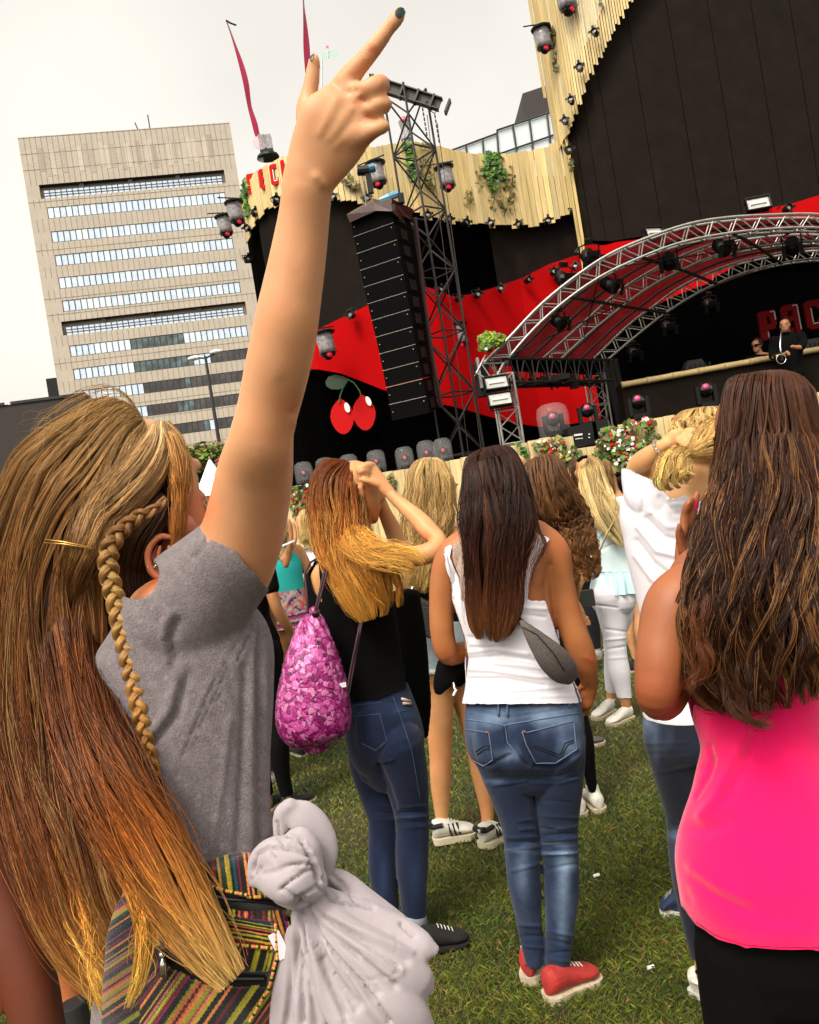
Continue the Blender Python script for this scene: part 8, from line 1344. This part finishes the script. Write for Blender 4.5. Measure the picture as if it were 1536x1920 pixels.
hairobj('hair', [hair('h', [[-105, 790, MY, 10, .02], [-105, 820, MY, 60, .09], [-100, 900, MY, 72, .10], [-90, 1000, MY - .08, 70, .06], [-85, 1100, MY - .12, 50, .04]], 500, M_hair, None, brn, seed=105, r=.0018, K=18, nclump=20)], M_hair, e)
hl, tl = P(138, 1912, 2.22) * [1, 1, 0], P(226, 1895, 2.42) * [1, 1, 0]; s_ = shoe('sneaker', hl + [-.0, 0, 0], tl, P(136, 1880, 2.3), .1, M_shk, e, m_sole=M_sole, sole_h=.025, high=.085); f = unit(tl - hl); b = MB(); up = np.array([0, 0, 1.])
sd = unit(np.cross(f, up)); sd = sd * np.sign(((CAM - hl) * sd).sum())
for (a, c, h) in ((.12, .03, .05), (.2, .035, .065), (.26, .04, .05), (.3, .03, .075), (.36, .03, .06), (.44, .02, .08), (.5, .04, .045), (.6, .035, .05)): b.box(hl + f * a * .27 / .3 + sd * (c + .012) + up * (h + .02), .011, .003, .006, ax=f, ay=sd, az=up)
b.build('white_patches', M_cw, s_)
# blue shoe and jeans of someone hidden behind the pink top
shoe_e = empty('person', P(1450, 1700, 3.3) * [1, 1, 0], 'mostly hidden person behind the pink top, one blue shoe and jeans ankle showing', 'person')
fuse('body', [LF([(1300, 1780, 12, .0), (1330, 1700, 20), (1380, 1580, 30), (1420, 1460, 44)], 2.85, .9), LF([(1440, 1500, 46, 0, .8), (1440, 1350, 50, 0, .6), (1440, 1150, 60, 0, .5), (1440, 1050, 50, 0, .5), (1440, 1010, 20, 0, .9)], 2.9, .9), LF([(1440, 960, 34, 0, 1), (1440, 920, 32, 0, 1)], 2.9, 1)] + head(P(1440, 985, 2.9), .225, (0, 1, 0))[0], M_sk, shoe_e, vox=.01, smooth=3, col=skcol(SK2))
fuse('jeans', [LF([(1288, 1765, 15), (1298, 1735, 19), (1330, 1690, 26), (1390, 1580, 36), (1430, 1460, 52)], 2.85, .9)], M_jean, shoe_e, vox=.007, smooth=3, noise=[(60, .002, 1)], col=jeans_col((.01, .02, .05), (.05, .11, .22), (.3, .4, .5), [(1290, 1760, 20, 20, .3)]))
garment('top', [LF([(1440, 1480, 58, 0, .8), (1440, 1350, 56, 0, .65), (1440, 1150, 66, 0, .55), (1440, 1040, 56, 0, .55)], 2.9, .9)], M_slate, shoe_e, lambda px, py, V, N: py > 1030, off=.006, vox=.01, smooth=3)
shoe('shoe', P(1290, 1755, 2.95) * [1, 1, 0], P(1243, 1730, 2.98) * [1, 1, 0], P(1292, 1745, 2.95), .09, mat('navy_shoe', (.02, .045, .11), .7, noise=.4, nscale=60), shoe_e, m_sole=M_shw, sole_h=.02, high=.07)
# grey slip-on and white sneakers seen past the jeans
e2, _ = stander('person in black leggings with grey slip-on shoes hidden behind the white tank top', 985, 890, 5.0, 1.55, SK2, brn, M_ck, M_ck, shoes=mat('grey_canvas', (.12, .11, .10), .8), hairlen=.2, face=(1, .35, 0), seed=107, nh=200, w=.6)
# musicians
def musician(label, px, py, Y, Hh, facing, cat, seed, bust):
    """head centre px,py; Hh head height m"""
    e = empty('person', P(px, py, Y) * [1, 1, 0] + [0, 0, 1.0], label, 'person'); chin = P(px, py, Y) - [0, 0, Hh / 2]; hp_, hP_ = head(chin, Hh, facing, face=True); f = unit(np.array([facing[0], facing[1], 0.])); s = unit(np.cross(f, [0, 0, 1.])); c0 = chin - f * .02
    W = lambda a, b_, z, w_, t_: (c0[0] + a * s[0] + b_ * f[0], c0[1] + a * s[1] + b_ * f[1], c0[2] + z, w_, t_)
    return e, hp_, hP_, W
e, hp_, hP_, W = musician('saxophonist in black t-shirt standing behind the booth rail playing a saxophone', 1472, 611, 16.0, .25, (-.55, -.8, -.15), 'x', 1, None)
t_ = [W(0, -.03, -.02, .07, .07), W(0, -.03, -.08, .2, .1), W(0, -.03, -.2, .24, .13), W(0, -.02, -.4, .21, .13), W(0, 0, -.62, .19, .12), W(0, 0, -.8, .2, .13)]
LG = [[W(sg * .1, 0, -.75, .1, .1), W(sg * .1, 0, -1.2, .07, .07), W(sg * .1, 0, -1.65, .05, .05)] for sg in (-1, 1)]
a1 = [W(.22, -.02, -.1, .07, .07), W(.27, .0, -.25, .06, .06), W(.28, .06, -.38, .055, .055), W(.16, .2, -.42, .045, .045), W(.03, .3, -.42, .035, .035), W(-.02, .34, -.40, .035, .03)]; a2 = [W(-.22, -.02, -.1, .07, .07), W(-.27, .04, -.24, .055, .055), W(-.24, .14, -.34, .05, .05), W(-.16, .28, -.34, .04, .04), W(-.12, .36, -.32, .033, .03)]
cl = lambda r: [tuple(x) for x in r]
fuse('body', [loft(wrow(t_), 20, 24, sc=.93), loft(wrow([W(0, -.02, .06, .065, .065), W(0, -.03, -.05, .075, .075)]), 6), loft(wrow(a1), 24), loft(wrow(a2), 24)] + [loft(wrow(l), 12, sc=.9) for l in LG] + [loft(wrow([W(-.02 + .0 * k, .35, -.40 - .02 * k, .01, .01), W(-.07, .37, -.41 - .02 * k, .009, .009)]), 5, 8) for k in range(4)] + hp_, M_sk, e, vox=.014, smooth=2, col=skcol((.42, .22, .13))); eyes(hP_, .25, e)
garment('t_shirt', [loft(wrow(t_), 20, 28, sc=1.05), loft(wrow(a1[:3]), 10, sc=1.25), loft(wrow(a2[:3]), 10, sc=1.25)], M_ck, e, lambda px, py, V, N: (V[:, 2] < c_top) & (V[:, 2] > -5) if False else (py > 621), off=.01, vox=.016, smooth=2)
fuse('trousers', [loft(wrow(l), 12, sc=1.1) for l in LG] + [loft(wrow([W(0, 0, -.7, .2, .13), W(0, 0, -.85, .2, .13)]), 6)], M_ck, e, vox=.02, smooth=2)
hr = [W(0, .02, .255, .02, .02), W(0, 0, .235, .06, .07), W(0, -.02, .19, .085, .10), W(0, -.05, .12, .08, .08), W(0, -.07, .06, .06, .05)]; hairobj('hair', [hair('h', wrow(hr), 300, M_hair, None, ramp([(0, (.06, .035, .02)), (1, (.04, .025, .015))]), seed=110, r=.004, K=10, rr=(.9, 1.08))], M_hair, e)
b = MB(); b.tube([hP_(-.28, .2, .16), hP_(-.15, .33, .05), hP_(0, .36, .03), hP_(.15, .33, .05), hP_(.28, .2, .16)], .022, 6); b.build('beard', mat('beard_brown', (.07, .04, .025), .9), e)
sx = empty('saxophone', P(1462, 660, 15.5), 'silver and dark saxophone held by the man behind the booth rail', 'saxophone'); b = MB(); b.tube([P(1468, 620, 15.65), P(1464, 626, 15.5), P(1463, 650, 15.45), P(1466, 668, 15.4)], [.008, .009, .014, .022], 8); b.build('neck', M_silver, sx, smooth=True); b = MB(); b.tube([P(1466, 668, 15.4), P(1466, 675, 15.38), P(1461, 677, 15.36), P(1458, 672, 15.3), P(1456, 664, 15.25)], [.022, .028, .034, .045, .08], 10); b.build('bell', mat('dark_brass_sax', (.1, .075, .06), .3, metal=.9), sx, smooth=True)
b = MB(); q = P(1465, 673, 15.2); b.tube([q + .085 * np.array([math.cos(a), 0, math.sin(a)]) for a in np.linspace(0, 6.28, 20)], .007, 6); b.build('bell_rim', M_silver, sx, smooth=True)
e, hp_, hP_, W = musician('DJ in black with sunglasses bending over the decks behind the booth', 1419, 649, 16.9, .25, (-.7, -.6, -.35), 'x', 2, None)
t_ = [W(0, -.03, -.02, .07, .07), W(0, -.05, -.08, .2, .1), W(0, -.08, -.2, .24, .13), W(0, -.1, -.45, .21, .13), W(0, -.12, -.7, .19, .12)]; a1 = [W(.22, -.05, -.1, .07, .07), W(.27, .0, -.3, .055, .055), W(.2, .2, -.42, .045, .045), W(.12, .35, -.44, .035, .03)]; a2 = [W(-.22, -.05, -.1, .07, .07), W(-.27, .0, -.3, .055, .055), W(-.2, .2, -.42, .045, .045), W(-.12, .35, -.44, .035, .03)]
fuse('body', [loft(wrow(t_), 16, 20, sc=.93), loft(wrow(a1), 14), loft(wrow(a2), 14), loft(wrow([W(0, -.02, .06, .06, .06), W(0, -.03, -.05, .07, .07)]), 6)] + [loft(wrow([W(sg * .1, -.1, -.65, .1, .1), W(sg * .1, -.1, -1.5, .06, .06)]), 8) for sg in (-1, 1)] + hp_, M_sk, e, vox=.015, smooth=2, col=skcol((.46, .25, .15)))
garment('black_shirt', [loft(wrow(t_), 16, 24, sc=1.06), loft(wrow(a1[:3]), 10, sc=1.2), loft(wrow(a2[:3]), 10, sc=1.2)], M_ck, e, lambda px, py, V, N: py > 664, off=.01, vox=.018, smooth=2)
hr = [W(0, .02, .27, .02, .02), W(0, 0, .25, .06, .07), W(0, -.02, .19, .09, .10), W(0, -.05, .12, .085, .08), W(0, -.07, .06, .06, .05)]; hairobj('hair', [hair('h', wrow(hr), 300, M_hair, None, ramp([(0, (.08, .045, .025)), (1, (.06, .03, .02))]), seed=111, r=.004, K=10, rr=(.9, 1.12), jit=.015)], M_hair, e)
b = MB()
for sg in (-1, 1): b.box(hP_(sg * .15, .39, .53), .032, .008, .022)
b.tube([hP_(-.33, 0, .55), hP_(-.25, .36, .56), hP_(.25, .36, .56), hP_(.33, 0, .55)], .008, 5); b.build('sunglasses', M_ck, e)
b = MB(); b.box(P(1422, 671, 16.75), .09, .05, .015); b.box(P(1333, 688, 16.7), .08, .05, .012); o = b.build('media_player', M_lens2); tag(o, 'white edges of playing decks glinting on top of the booth', 'decks')
b = MB(); b.box(P(1422, 671, 16.9) + [0, 0, -.3], 1.6, .25, .22); tag(b.build('deck_table', M_ck), 'black table carrying the decks behind the booth rail', 'table')
